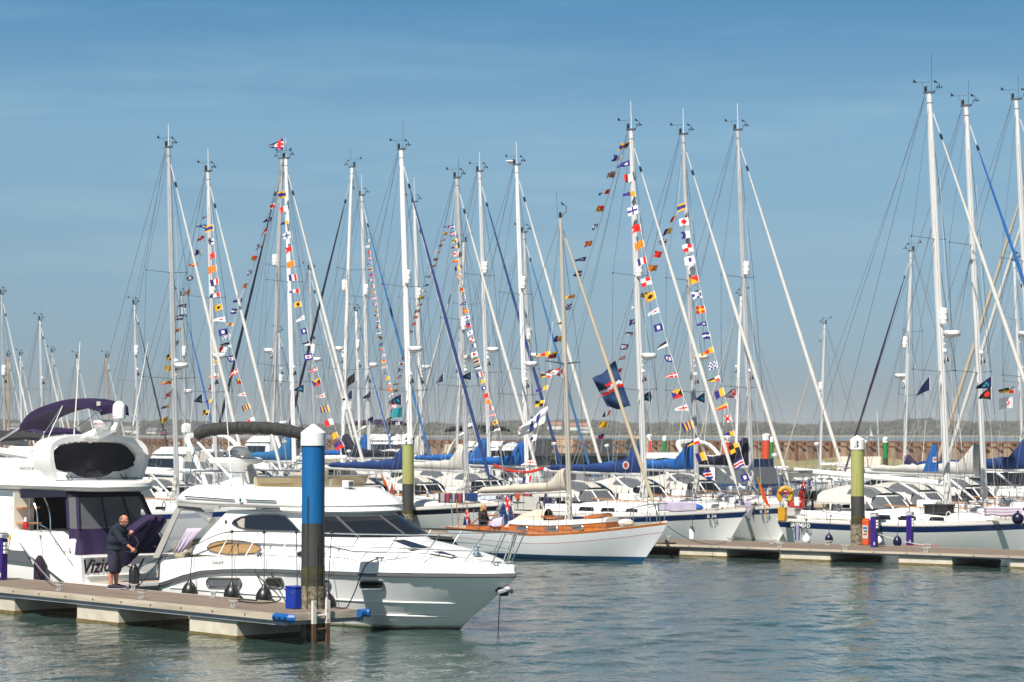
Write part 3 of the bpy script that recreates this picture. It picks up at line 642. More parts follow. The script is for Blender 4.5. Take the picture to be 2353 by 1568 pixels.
    mb = MB(); mb.tube([(.95, -.3, 3.6), (.95, -.3, 3.75)], .03, WHITEP); mb.lathe([(.06, 0), (.05, .12), (.012, .22), (.012, .34)], (.8, -.55, 3.6), WHITEP, 10); mb.ell((1.1, -.42, 3.68), .055, STEEL); mb.ell((1.15, -.3, 3.68), .055, STEEL); mb.build('horn_and_dome', rm)
    # bimini
    roll = smooth_path([(1.0, -1.17, 4.06), (1.06, -1.06, 4.22), (1.25, -.75, 4.29), (1.6, -.1, 4.32), (1.95, .45, 4.29), (2.3, .95, 4.17), (2.45, 1.16, 4.02)], 6)
    mb = MB(); rad = [.07 + .075 * min(1, min(k, len(roll) - 1 - k) / 4) + .012 * math.sin(k * 2.4) for k in range(len(roll))]
    mb.tube(roll, rad, DGREY, 12, sq=(1, 1.05)); bi = mb.build('bimini', t, smooth=80)
    mb = MB(); a = Vector(roll[1]); q = cr(553, 1124, -1.18)
    for d in (0, .06): mb.tube([a + Vector((d, 0, -.1)), q + Vector((d * .6, 0, 0))], .016, WHITEP, 6)
    mb.build('bimini_leg', bi); q2 = cr(427, 1136, -1.3); mb = MB(); mb.tube([a, q2], .013, STEEL, 6)
    b = Vector(roll[-2]); q3 = cr(650, 1100, 1.1); q3.z = 2.98; mb.build('bimini_leg', bi); mb = MB(); mb.tube([b, q3], .013, STEEL, 6); mb.tube([b, Vector((1.2, 1.2, 2.95))], .013, STEEL, 6); mb.build('bimini_leg', bi)
    mb = MB(); a = cr(533, 1118, -.9); b = cr(517, 905, -.9); mb.tube([a, b], [.016, .008], WHITEP, 6); mb.build('antenna', t)
    # cockpit: coaming seats, canopy flap, screens
    mb = MB(); mb.box((.55, -.2, 1.36), (.5, 2.2, .2), SEATC); mb.box((.3, -.2, 1.52), (.14, 2.2, .32), SEATC); mb.build('cockpit_seat', t, bevel=.05)
    mb = MB(); A, B_ = cr(409, 1158, -1.3), cr(352, 1282, -1.42); C_, D_ = cr(421, 1160, -1.3), cr(366, 1282, -1.42)
    mb.slab([A, C_, D_, B_], (0, .03, 0), CANG); E_, F_ = cr(407, 1150, -1.36), cr(505, 1161, -1.34); mb.slab([E_, F_, F_ - Vector((0, 0, .1)), E_ - Vector((0, 0, .12))], (0, .04, 0), CANG)
    mb.tube([cr(418, 1168, -1.28), cr(450, 1167, -1.2), cr(475, 1190, -1.2), cr(488, 1198, -1.25)], [.06, .09, .07, .09], CANG, 8); flap = mb.build('canopy_flap', t, smooth=50)
    mb = MB(); mb.slab([C_, cr(492, 1168, -1.26), cr(484, 1200, -1.3), cr(455, 1226, -1.36), cr(372, 1275, -1.42)], (0, .012, 0), CLEAR); mb.build('clear_panel', flap, smooth=0)
    # bow rail
    for sy in (-1, 1):
        mb = MB(); rail = []
        for x, z in ((.9, 1.36), (1.5, 1.63), (2.3, 1.87), (2.9, 1.96), (4.0, 1.99), (5.2, 2.01), (6.4, 2.03), (7.4, 2.04), (8.3, 2.05), (9.1, 2.07), (9.8, 2.09), (10.35, 2.10), (10.65, 2.1)):
            rail.append((x, sy * max(.14, itp(BW, x - .25) - .12), z))
        mb.tube(smooth_path(rail, 3), .017, STEEL, 6)
        mid = [(x, sy * max(.1, itp(BW, x - .12) - .13), itp(DKZ, min(x, 10.3)) + .3) for x in (2.9, 4, 5.2, 6.4, 7.4, 8.3, 9.1, 9.8, 10.3)]; mb.tube(mid, .01, STEEL, 5)
        for x in (2.3, 3.35, 4.5, 5.6, 6.7, 7.7, 8.6, 9.45, 9.95, 10.2):
            xt = x + .5 if x < 9.9 else x + .36; b0 = (x, sy * max(.06, itp(BW, x) - .12), itp(DKZ, x)); tp = (xt, sy * max(.14, itp(BW, xt - .25) - .12), itp([(a, c) for a, b, c in rail], xt)); mb.tube([b0, tp], .014, STEEL, 6)
        mb.build('bow_rail', t)
    mb = MB(); mb.tube([(10.65, -.14, 2.1), (10.75, 0, 2.1), (10.65, .14, 2.1)], .017, STEEL, 6); mb.build('bow_rail', t)
    # deck gear
    mb = MB(); mb.lathe([(.1, 0), (.1, .05), (.06, .07), (.055, .14), (.09, .17), (.09, .2), (0, .21)], (9.2, .05, 1.58), STEEL, 14); mb.build('windlass', t)
    def bollard(x, y, z):
        mb = MB()
        for a in (-.06, .06): mb.tube([(x + a, y, z), (x + a, y, z + .07)], .016, STEEL, 6)
        mb.tube([(x - .14, y, z + .08), (x + .14, y, z + .08)], .018, STEEL, 6); mb.build('deck_cleat', t)
    for x in (.1, 3.9, 7.7, 10.05): bollard(x, -max(.12, itp(BW, x) - .1), itp(DKZ, x)); bollard(x, max(.12, itp(BW, x) - .1), itp(DKZ, x))
    # anchor in the stem
    mb = MB(); mb.box((9.98, 0, .93), (.36, .2, .14), M('anchor pocket', (.03, .03, .03), .6), ry=.55); an = mb.build('anchor_pocket', t)
    mb = MB(); mb.tube([(9.75, 0, .85), (10.18, 0, .98)], .035, GALV, 6); mb.tube([(10.12, -.2, .86), (10.22, 0, .92), (10.12, .2, .86)], .045, GALV, 6); mb.ell((10.2, 0, .93), (.1, .09, .07), GALV); mb.build('anchor', an)
    # lettering
    mb = MB(); q = cr(500, 1287, -1.67); mb.text('SEALINE', .12, lambda x, y: (q.x + x, -itp(BW, q.x) + .012, q.z - .06 + y), INKG); mb.build('maker_lettering', t, smooth=0, fixn=False); mb = MB(); mb.text('38', .13, lambda x, y: (q.x + x * .9, -side_y(1.45) - .006, 1.49 + y), INKG, shear=.3); mb.build('model_number', cab, smooth=0, fixn=False)
    mb = MB(); q = cr(520, 1200, -1.27); mb.lathe([(0, 0), (.05, 0), (.05, .006), (0, .006)], (0, 0, 0), INKG, 14, axis='Y', mt=Matrix.Translation((q.x, -side_y(q.z) - .012, q.z))); mb.text('F33', .09, lambda x, y: (q.x + x, -side_y(q.z - .12) - .006, q.z - .12 + y), INKG); mb.build('model_badge', cab, smooth=0)
    # mooring line hanging from the bow
    mb = MB(); mb.tube(smooth_path([(10.0, -.02, .88), (10.0, -.06, .4), (9.95, -.03, .1), (9.97, -.05, -.1)], 4), .012, ROPEK, 5); o = mb.build('bow_line', t)
    return t
CRUISER = cruiser()
def crw(x, y, z): return CR_O + CRH * x + CRP * y + Vector((0, 0, z))
# fenders, bottles on lanyards hung from the rail
def fender(label, top, hang, kind='drop', mat=BLACK, s=1.0, rope=ROPEK, group='fenders hung along the boats'):
    t = thing('fender', label, 'fender', hang, 0, group)
    mb = MB()
    if kind == 'drop': mb.lathe([(0, -.30 * s), (.10 * s, -.28 * s), (.17 * s, -.2 * s), (.19 * s, -.1 * s), (.17 * s, .0), (.11 * s, .09 * s), (.05 * s, .15 * s), (.035 * s, .2 * s), (0, .2 * s)], (0, 0, 0), mat, 18)
    else: mb.lathe([(0, -.36 * s), (.08 * s, -.35 * s), (.13 * s, -.28 * s), (.13 * s, .18 * s), (.08 * s, .27 * s), (.035 * s, .33 * s), (0, .33 * s)], (0, 0, 0), mat, 18)
    mb.build('body', t)
    mb = MB(); a = Vector(top) - Vector(hang); mb.tube([a, Vector((0, 0, .18 * s))], .011, rope, 5); mb.ell(a, .04, rope, 8, 6); mb.build('lanyard', t); return t
for (u, v, ut, vt, lab) in [(436, 1352, 444, 1251, 'black teardrop fender under the aft end of the cruiser rail'), (533, 1357, 533, 1222, 'black teardrop fender over the cruiser porthole below its galley window'), (606.7, 1364, 607, 1223, 'black teardrop fender beside the small round ended cruiser porthole'), (683, 1366, 681, 1223, 'black teardrop fender mostly hidden by the blue locker'), (753.5, 1379, 762, 1223, 'black teardrop fender just past the tall blue pile')]:
    p = cr(u, v, -1.93); q = cr(ut, vt, -1.6); fender(lab, crw(q.x, q.y, q.z), crw(p.x, p.y, max(.32, p.z)))
p = cr(308, 1330, -1.85); fender('fat black bottle fender at the cruiser stern by the man', crw(.1, -1.5, 1.28), crw(p.x, p.y, .80), 'bottle', BLACK, .95)
# ================================================================== the flybridge yacht with the purple canopy
VZT = R(48); _c = at_z(183, 1341, .45); VZF = Vector((-math.cos(VZT), math.sin(VZT), 0)); VZL = Vector((-math.sin(VZT), -math.cos(VZT), 0)); VZ_O = Vector((_c.x, _c.y, 0)) - VZL * 2.1
def vz(u, v, x=None, y=None):
    d = Vector(ray(u, v)); c = Vector((0, 0, CAMH)); ax = VZF if x is not None else VZL; val = x if x is not None else y
    s = (val + (VZ_O - c).dot(ax)) / d.dot(ax); p = c + d * s - VZ_O
    return Vector((p.dot(VZF), p.dot(VZL), p.z))
def vizion():
    t = thing('motor_yacht', 'white flybridge motor yacht with purple cockpit canopy and a purple bimini, named on its transom', 'motor yacht', VZ_O + VZL * .45, math.atan2(VZF.y, VZF.x)); t.scale = (1, .786, 1); ly = lambda y: (y - .45) / .786
    B_ = [(0, 2.05), (2, 2.12), (6, 2.15), (9, 1.95), (11, 1.5), (12.5, .85), (13.6, .02)]
    SH = [(0, 1.12), (1.5, 1.15), (2.2, 1.65), (4, 1.68), (9, 1.75), (13.6, 1.9)]
    xs = [0, .6, 1.3, 1.5, 2.2, 3, 4.2, 5.5, 7, 8.5, 9.8, 11, 12, 12.8, 13.4, 13.6]; rings = []
    for x in xs:
        b, zs = itp(B_, x), itp(SH, x); tt = max(0, (x - 6) / 7.6); half = []
        for f, fm, fb, ov in ((1, 1, 1, 0), (.95, 1.0, .98, .1), (.55, .985, .72, .9), (.18, .95, .4, 1.7), (0, .9, .3, 2.0), (-.3, .6, .1, 2.4)):
            half.append((x - ov * tt ** 2.2, max(0, b * lerp(fm, fb, tt ** 1.5)), zs * f if f >= 0 else -.45))
        rings.append([(a, -y, z) for a, y, z in half] + [(a, y, z) for a, y, z in reversed(half)])
    mb = MB(); anti = ANTIFD; mb.loft(rings, GEL, rowmats=lambda i, j: anti if j in (4, 5, 6) else GEL); hull = mb.build('hull', t, smooth=32)
    mb = MB(); mb.loft([[(x, -itp(B_, x) + .02, itp(SH, x) - .02), (x, 0, itp(SH, x)), (x, itp(B_, x) - .02, itp(SH, x) - .02)] for x in xs[3:]], GEL, closed=False); mb.build('deck', t)
    # transom steps and mouldings, swim platform
    mb = MB(); mb.box((-.5, 0, .40), (1.1, 3.9, .12), GEL); mb.box((-.52, 0, .468), (.95, 3.5, .012), TEAKG); mb.box((-1.03, 0, .36), (.06, 3.9, .05), ALUD); mb.build('swim_platform', t, bevel=.015)
    mb = MB(); mb.box((-.02, 0, .62), (.06, 3.7, .03), GEL); mb.box((-.015, -.0, 1.09), (.09, 3.95, .04), GEL); mb.build('transom_moulding', t, bevel=.01)
    # side wing sloping down to the platform, hull window
    for sy in (1, -1):
        mb = MB(); pr = [(3.6, 1.70), (3.0, 1.70), (1.67, 1.64), (1.2, 1.36), (.06, .55), (.0, .42), (.6, .42), (2.2, 1.0), (3.6, 1.2)]
        mb.slab([(x, sy * 2.06, z) for x, z in pr], (0, .22, 0), GEL); wg = mb.build('stern_wing', t, bevel=.03)
        mb = MB(); mb.tube(smooth_path([(1.95, sy * 2.06, 1.86), (1.6, sy * 2.06, 1.76), (1.2, sy * 2.06, 1.48), (.35, sy * 2.06, .86)], 4), .018, STEEL, 6)
        for x, z in ((1.9, 1.66), (1.2, 1.4), (.6, .95)): mb.tube([(x, sy * 2.06, z - .05), (x, sy * 2.06, z + .12)], .012, STEEL, 5)
        mb.build('stern_handrail', wg)
        mb = MB(); mb.slab([(3.54, sy * 2.18, 1.16), (2.51, sy * 2.18, 1.17), (2.18, sy * 2.18, .88), (3.53, sy * 2.18, .9)], (0, .03, 0), GLASSG); mb.build('hull_window', t, smooth=0)
    # cockpit interior; near-black boards carry its shade in their colour
    mb = MB(); wood = M('teak stair tread', (.42, .22, .10), .5); inter_shade = M('saloon interior shade', (.012, .011, .011), .8)
    mb.box((2.6, 0, 1.15), (2.2, 3.7, .06), TEAKG); mb.box((3.6, -.2, 1.95), (.06, 3.2, 1.5), inter_shade); mb.box((2.8, -1.7, 1.9), (1.9, .06, 1.5), inter_shade); mb.build('cockpit', t)
    mb = MB(); mb.box((3.45, 1.55, 1.9), (.05, .75, 1.5), CREAM)
    for k, z in enumerate((1.45, 1.85, 2.25)): mb.box((3.2 + .1 * k, 1.5, z), (.5, .7, .045), wood)
    mb.build('flybridge_stairs', t)
    mb = MB()
    for x, y in ((2.55, 1.7), (2.25, 1.45)): mb = MB(); mb.tube(smooth_path([(x, y, 1.35), (x, y, 1.95), (x + .12, y, 2.3), (x + .5, y, 2.72)], 4), .022, STEEL, 6); mb.build('grab_pole', t)
    mb = MB(); mb.tube([(2.9, 1.75, 1.2), (2.9, 1.75, 2.75)], .02, STEEL, 6); mb.build('grab_pole', t)
    mb = MB(); mb.ell((2.95, 1.85, 1.78), (.1, .1, .13), M('red lantern glass', (.35, .012, .01), .1)); mb.lathe([(.05, 0), (.05, .1), (0, .12)], (2.95, 1.85, 1.9), ALU, 10); mb.build('lantern', t)
    mb = MB(); mb.box((.75, 1.55, 1.33), (.4, .7, .4), GEL); mb.box((.9, -.9, 1.3), (.5, 1.8, .35), SEATC); mb.build('aft_seat', t, bevel=.06)
    # saloon block forward
    mb = MB(); mb.loft([plan_ring(3.7, 1.85, 7.5, 9.8, 1.6), plan_ring(3.7, 1.8, 7.2, 9.2, 2.0), plan_ring(3.7, 1.6, 6.5, 8.2, 2.7)], GEL); cb = mb.build('saloon', t, smooth=45)
    mb = MB(); lo, hi = plan_ring(4.0, 1.83, 7.25, 9.3, 1.98), plan_ring(4.0, 1.66, 6.7, 8.5, 2.5); f = lambda p: (p[0] + .01, p[1] * 1.01, p[2])
    mb.loft([[f(p) for p in lo[3:-3]], [f(p) for p in hi[3:-3]]], GLASS, closed=False); mb.build('saloon_window', cb, smooth=50)
    # flybridge slab
    def slab_ring(z, o): return [(9.0 - o, -1.1, z), (6, -1.9 + o, z), (3.0, -1.75 + o, z), (1.5 + o, -1.4 + o, z), (.5 + o, -.95 + o, z), (-.15 + o, -.45, z), (-.42 + o, .2, z), (-.38 + o, 1.2, z), (-.2 + o, 1.62 - o, z), (.25 + o, 1.86 - o, z), (2.5, 1.95 - o, z), (6, 1.92 - o, z), (8, 1.7 - o, z), (9.0 - o, 1.1, z), (9.5 - o, 0, z)]
    mb = MB(); mb.loft([slab_ring(2.72, .25), slab_ring(2.76, .06), slab_ring(2.84, 0), slab_ring(2.93, .03), slab_ring(2.97, .14)], GEL); fb = mb.build('flybridge', t, smooth=45)
    # coaming and arch
    for sy in (1, -1):
        mb = MB(); mb.slab([(9, sy * 1.75, 2.95), (9, sy * 1.72, 3.35), (5.5, sy * 1.74, 3.55), (3.7, sy * 1.74, 3.34), (3.2, sy * 1.74, 3.42), (2.7, sy * 1.74, 3.68), (2.2, sy * 1.74, 3.95), (1.95, sy * 1.74, 3.9), (2.3, sy * 1.74, 3.4), (2.1, sy * 1.74, 2.95)], (0, .16, 0), GEL); co = mb.build('coaming', fb, bevel=.04)
        if sy > 0:
            mb = MB(); mb.text('PHANTOM 48', .13, lambda x, y: (2.95 - x * .9, sy * 1.74 + .085, 3.27 + y), INKG, shear=.2); mb.build('model_lettering', co, smooth=0, fixn=False)
        mb = MB(); mb.tube([(8.5, sy * 1.7, 3.72), (4.5, sy * 1.7, 3.72), (3.2, sy * 1.72, 3.62), (2.7, sy * 1.72, 3.6)], .1, GEL, 10); mb.build('coaming_tube', fb)
    path = smooth_path([(2.15, 1.62, 3.0), (2.12, 1.82, 3.5), (2.18, 1.72, 3.86), (2.25, 1.1, 4.03), (2.28, 0, 4.07), (2.25, -1.1, 4.03), (2.18, -1.72, 3.86), (2.12, -1.82, 3.5), (2.15, -1.62, 3.0)], 5)
    rr = []
    for i, p in enumerate(path):
        a = path[max(i - 1, 0)]; b = path[min(i + 1, len(path) - 1)]; tg = (b - a).normalized(); nn = Vector((0, -tg.z, tg.y)); wd = .42; th = .075
        rr.append([p + nn * th + Vector((-wd, 0, 0)), p + nn * th * 1.3, p + nn * th + Vector((wd, 0, 0)), p - nn * th + Vector((wd, 0, 0)), p - nn * th * 1.3, p - nn * th + Vector((-wd, 0, 0))])
    mb = MB(); mb.loft(rr, GEL); ar = mb.build('radar_arch', t, smooth=50)
    mb = MB(); g = []
    for i in range(13):
        y = lerp(-1.62, 1.62, i / 12); top = 3.95 - .30 * (abs(y) / 1.62) ** 5; bot = 2.99 + .30 * (abs(y) / 1.62) + (.05 if i % 3 == 0 else 0)
        g.append([(2.05 + .06 * math.sin(k * 2 + i), y, lerp(bot, top, k / 4)) for k in range(5)])
    mb.loft(g, BLKF, closed=False); mb.build('helm_cover', t, smooth=60)
    mb = MB()
    for y in (-1.2, -.2, .9): mb = MB(); mb.tube(smooth_path([(1.95, y, 3.1), (1.85, y + .05, 2.98), (1.85, y + .18, 3.0), (1.95, y + .22, 3.12)], 4), .014, BLKF, 5); mb.build('cover_strap', t)
    # radar, dome, pylon
    mb = MB(); c1 = vz(237, 975.5, y=.53); c2 = vz(273.5, 943, y=.37); mb.tube([(2.1, .1, 4.05), (c2.x + .1, -.05, c2.z - .45), (c2.x, -.1, c2.z - .22)], [.13, .1, .09], GEL, 10); mb.tube([(2.3, .25, 4.05), (c1.x, .1, c1.z - .1)], [.1, .09], GEL, 10); mb.box((2.1, .2, 4.1), (.7, .7, .07), GEL); py = mb.build('radar_pylon', t)
    mb = MB(); c = vz(237, 975.5, y=.53); mb.lathe([(0, -.14), (.18, -.14), (.27, -.07), (.30, .0), (.305, .07), (.27, .1), (0, .12)], (c.x, .1, c.z), WHITEP, 24)
    mb.text('Raymarine', .1, lambda x, y: (c.x - .307 * math.sin(x / .307 + .25), .1 + .307 * math.cos(x / .307 + .25), c.z + .02 + y), RED); mb.build('radome', py)
    mb = MB(); c = vz(273.5, 943, y=.37); mb.lathe([(0, -.24), (.17, -.24), (.2, -.2), (.2, .04)] + [(.2 * math.cos(a), .04 + .2 * math.sin(a)) for a in (.3, .6, .9, 1.2, 1.5)], (c.x, -.1, c.z), WHITEP, 24)
    c2 = c.copy(); mb.text('Raymarine', .075, lambda x, y: (c2.x - .202 * math.sin(x / .202 - .3), -.1 + .202 * math.cos(x / .202 - .3), c2.z - .16 + y), RED); mb.build('satellite_dome', py)
    # antennas
    for (ua, va, ub, vb, y) in ((170, 1004, 184, 786, 1.5), (301, 1005, 340, 788, -.4)):
        mb = MB(); a, b = vz(ua, va, y=y), vz(ub, vb, y=y); a.y = b.y = ly(y); mb.tube([a, b], [.022, .012], WHITEP, 6); mb.build('antenna', t)
    # bimini
    mb = MB(); w_ = []
    prof = [(q.x, q.z) for q in (vz(u, v, y=.45) for u, v in ((76, 972), (98, 945), (135, 927), (175, 917), (222, 916), (258, 925), (264, 934)))]
    sm = smooth_path([(x, 0, z) for x, z in prof], 4)
    for p in sm: w_.append([(p.x, .55, p.z - .24), (p.x, .52, p.z - .06), (p.x, .3, p.z - .01), (p.x, 0, p.z), (p.x, -.3, p.z - .01), (p.x, -.52, p.z - .06), (p.x, -.55, p.z - .24), (p.x, 0, p.z - .16)])
    mb.loft(w_, CANP); bi = mb.build('bimini', t, smooth=50)
    mb = MB(); q = vz(210, 925, y=1.1); mb.box((q.x, .55, q.z - .03), (.16, .03, .11), CANW); mb.build('bimini_label', bi)
    mb = MB()
    x0, z0 = prof[0]; x1, z1 = prof[3]; x2, z2 = prof[-1]
    for y in (.5, -.5):
        for a, b in (((x0, z0 - .1), (x0 + 1.7, 3.45)), ((x0 + .06, z0 - .15), (x0 + 1.5, 3.45)), ((x1, z1 - .15), (2.6, 3.9)), ((x1, z1 - .15), (x1 + .5, 3.6)), ((x2, z2 - .1), (x2 + .2, 4.3))): mb = MB(); mb.tube([(a[0], y, a[1]), (b[0], y * 2.8, b[1])], .016, STEEL, 6); mb.build('bimini_leg', bi)
    # canopy: navy valance, purple skirt and posts, clear panels
    top = [(2.2, 1.82), (1.05, 1.80), (.75, 1.6), (.7, -.75), (.95, -1.0), (3.0, -1.5)]; bot = [(.62, 1.95), (.38, 1.8), (.32, -1.35), (.55, -1.6), (3.0, -1.9)]
    tp = [Vector((1.1, 1.75, 2.72)), Vector((.8, 1.6, 2.72)), Vector((.8, -.75, 2.72)), Vector((1.5, -1.25, 2.72)), Vector((3.0, -1.6, 2.72))]
    bt = [Vector((.72, 1.92, 1.17)), Vector((.4, 1.8, 1.15)), Vector((.35, -1.45, 1.15)), Vector((.75, -1.75, 1.17)), Vector((3.0, -1.95, 1.7))]
    L_ = lambda i, k: bt[i].lerp(tp[i], k)
    mb = MB(); skirt = []
    for s_ in range(len(tp) - 1):
        m_ = 16 if s_ == 1 else 6
        for k in range(m_ + (s_ == len(tp) - 2)):
            a = k / m_; pr = []
            for h in (0, .14, .28, .40):
                p = bt[s_].lerp(bt[s_ + 1], a).lerp(tp[s_].lerp(tp[s_ + 1], a), h); p = p + Vector((-.03 * math.sin(a * m_ * 1.7 + h * 3) * (1 - h), 0, 0)); pr.append(p)
            skirt.append(pr)
    mb.loft(skirt, CANP, closed=False)
    can = mb.build('canopy', t, smooth=60)
    mb = MB(); mb.loft([[L_(i, .9), L_(i, 1.0)] for i in range(5)], CANK, closed=False); mb.slab([(1.05, 1.82, 2.74), (3.2, 1.84, 2.74), (3.2, 1.84, 2.5), (2.5, 1.84, 2.53), (1.0, 1.83, 2.58)], (0, .03, 0), CANK); mb.build('canopy_valance', can, smooth=0)
    mb = MB()
    for q, ww in ((0, .05), (1, .05), (2, .06), (3, .06)): mb = MB(); mb.tube([L_(q, .4), L_(q, .92)], ww, CANP if q < 2 else CANK, 6, sq=(.5, 1.2)); mb.build('canopy_post', can)
    for a, mm in ((.36, CANP), (.7, CANK)): mb = MB(); mb.tube([bt[1].lerp(bt[2], a).lerp(tp[1].lerp(tp[2], a), .4), bt[1].lerp(bt[2], a).lerp(tp[1].lerp(tp[2], a), .92)], .055, mm, 6, sq=(.5, 1.3)); mb.build('canopy_post', can)
    mb = MB()
    for i in range(4): mb.add([L_(i, .4), L_(i + 1, .4), L_(i + 1, .9), L_(i, .9)], [(0, 1, 2, 3)], CLEAR)
    mb.build('canopy_window', can, smooth=0)
    # name
    mb = MB(); q = vz(216, 1295, x=-.02); shadow = M('pale letter shadow', (.45, .43, .43), .5); ink = M('dark purple lettering', c8(52, 14, 58), .4)
    S = .47
    for dx, dz, m_, off in ((.018, -.018, shadow, -.004), (0, 0, ink, -.009)): mb.text('Vizion', S, lambda x, y: (-.024 + off, ly(q.y - (x * .92 + dx) - .16), .86 + y * 1.05 + x * .05 + dz), m_, shear=.28, offset=.006)
    mb.build('boat_name', hull, smooth=0, fixn=False)
    return t
VIZ = vizion()
def vzw(x, y, z): return VZ_O + VZF * x + VZL * y + Vector((0, 0, z))
def tender():
    t = thing('covered_tender', 'tender stowed on its side under a purple cover at the motor yacht stern', 'tender', vzw(-.55, -.05, .47), math.atan2(VZF.y, VZF.x))
    # local x forward, y near side; a long cushion shape leaning, upper end to the far side
    out = smooth_path([(1.50, .95), (1.22, 1.22), (.56, 1.62), (.30, 1.66), (.05, 1.58), (.10, 1.40), (.62, .92), (1.10, .50), (1.38, .36), (1.55, .5), (1.50, .95)], 4)[:-1]
    cy, cz = .8, 1.0; secs = []
    for x, k in ((-.20, .80), (-.19, .93), (-.12, 1.0), (.14, 1.0), (.2, .93), (.22, .8)): secs.append([(x + .02 * math.sin(i * 1.7), cy + (p.x - cy) * k, cz + (p.y - cz) * k + .012 * math.sin(i * 2.3)) for i, p in enumerate(out)])
    mb = MB(); mb.loft(secs, CANP); mb.build('cover', t, smooth=45)
    mb = MB(); mb.tube([(0, .95, .05), (0, .6, .55)], .05, STEEL); mb.tube([(.2, .1, .0), (.05, .1, .9)], .04, STEEL); mb.build('cradle', t)
tender()
p = vz(94, 1320, y=2.3); fender('dark purple bottle fender hanging on the motor yacht stern wing', vzw(1.75, 2.2, 1.6), vzw(p.x, 2.34, .72), 'bottle', M('purple fender sock', c8(38, 16, 44), .85), 1.15, ROPE)
# ================================================================== sailing yachts
TH = R(42)
def hull_mesh(L, B, zb, zm, zs, over, counter, bands, mats, ws=.72, flat=.42, keel=-.45, seed=0, full=.30):
    """bands: depths below the sheer (as metres) where colour rows change; mats: one per row"""
    xs = [0, .04, .1, .18, .28, .38, .48, .58, .67, .75, .82, .88, .925, .96, .983, 1.0]; rings = []
    for t in xs:
        pl = (1 - (1 - ws) * ((flat - t) / flat) ** 2) if t < flat else max(0, 1 - ((t - flat) / (1 - flat)) ** 2.3) ** .95
        zsh = zs + (zm - zs) * min(1, t / .45) if t < .45 else zm + (zb - zm) * ((t - .45) / .55) ** 1.6
        half = []
        zl = [zsh - b for b in bands[:-2]] + [bands[-2], bands[-1], keel]
        for z in zl:
            h = max(0.0, (z - keel) / (zsh - keel)); sd = h ** (full + .75 * max(0, (t - .5) / .5) ** 2)
            x = lerp(counter * (1 - h) ** 1.1, L - over * (1 - h) ** 1.25, t)
            half.append((x, B / 2 * pl * sd, z))
        half[0] = (half[0][0], half[0][1] * .985, half[0][2])
        rings.append([(a, -y, z) for a, y, z in half] + [(a, y, z) for a, y, z in reversed(half)])
    n = len(rings[0]); k = n // 2
    mb = MB()
    def rm(i, j):
        q = j if j < k else n - 2 - j
        return mats[min(max(q, 0), len(mats) - 1)]
    mb.loft(rings, mats[0], rowmats=rm)
    # the transom takes the stern face; deck edge points for fittings
    edge = [(r[0][0], abs(r[0][1]), r[0][2]) for r in rings]
    return mb, edge
def edge_at(edge, x):
    for a, b in zip(edge, edge[1:]):
        if a[0] <= x <= b[0]: t = (x - a[0]) / max(1e-6, b[0] - a[0]); return lerp(a[1], b[1], t), lerp(a[2], b[2], t)
    return edge[-1][1:] if x > edge[-1][0] else edge[0][1:]
WR = .0085
YG = 'sailing yachts moored in the marina'
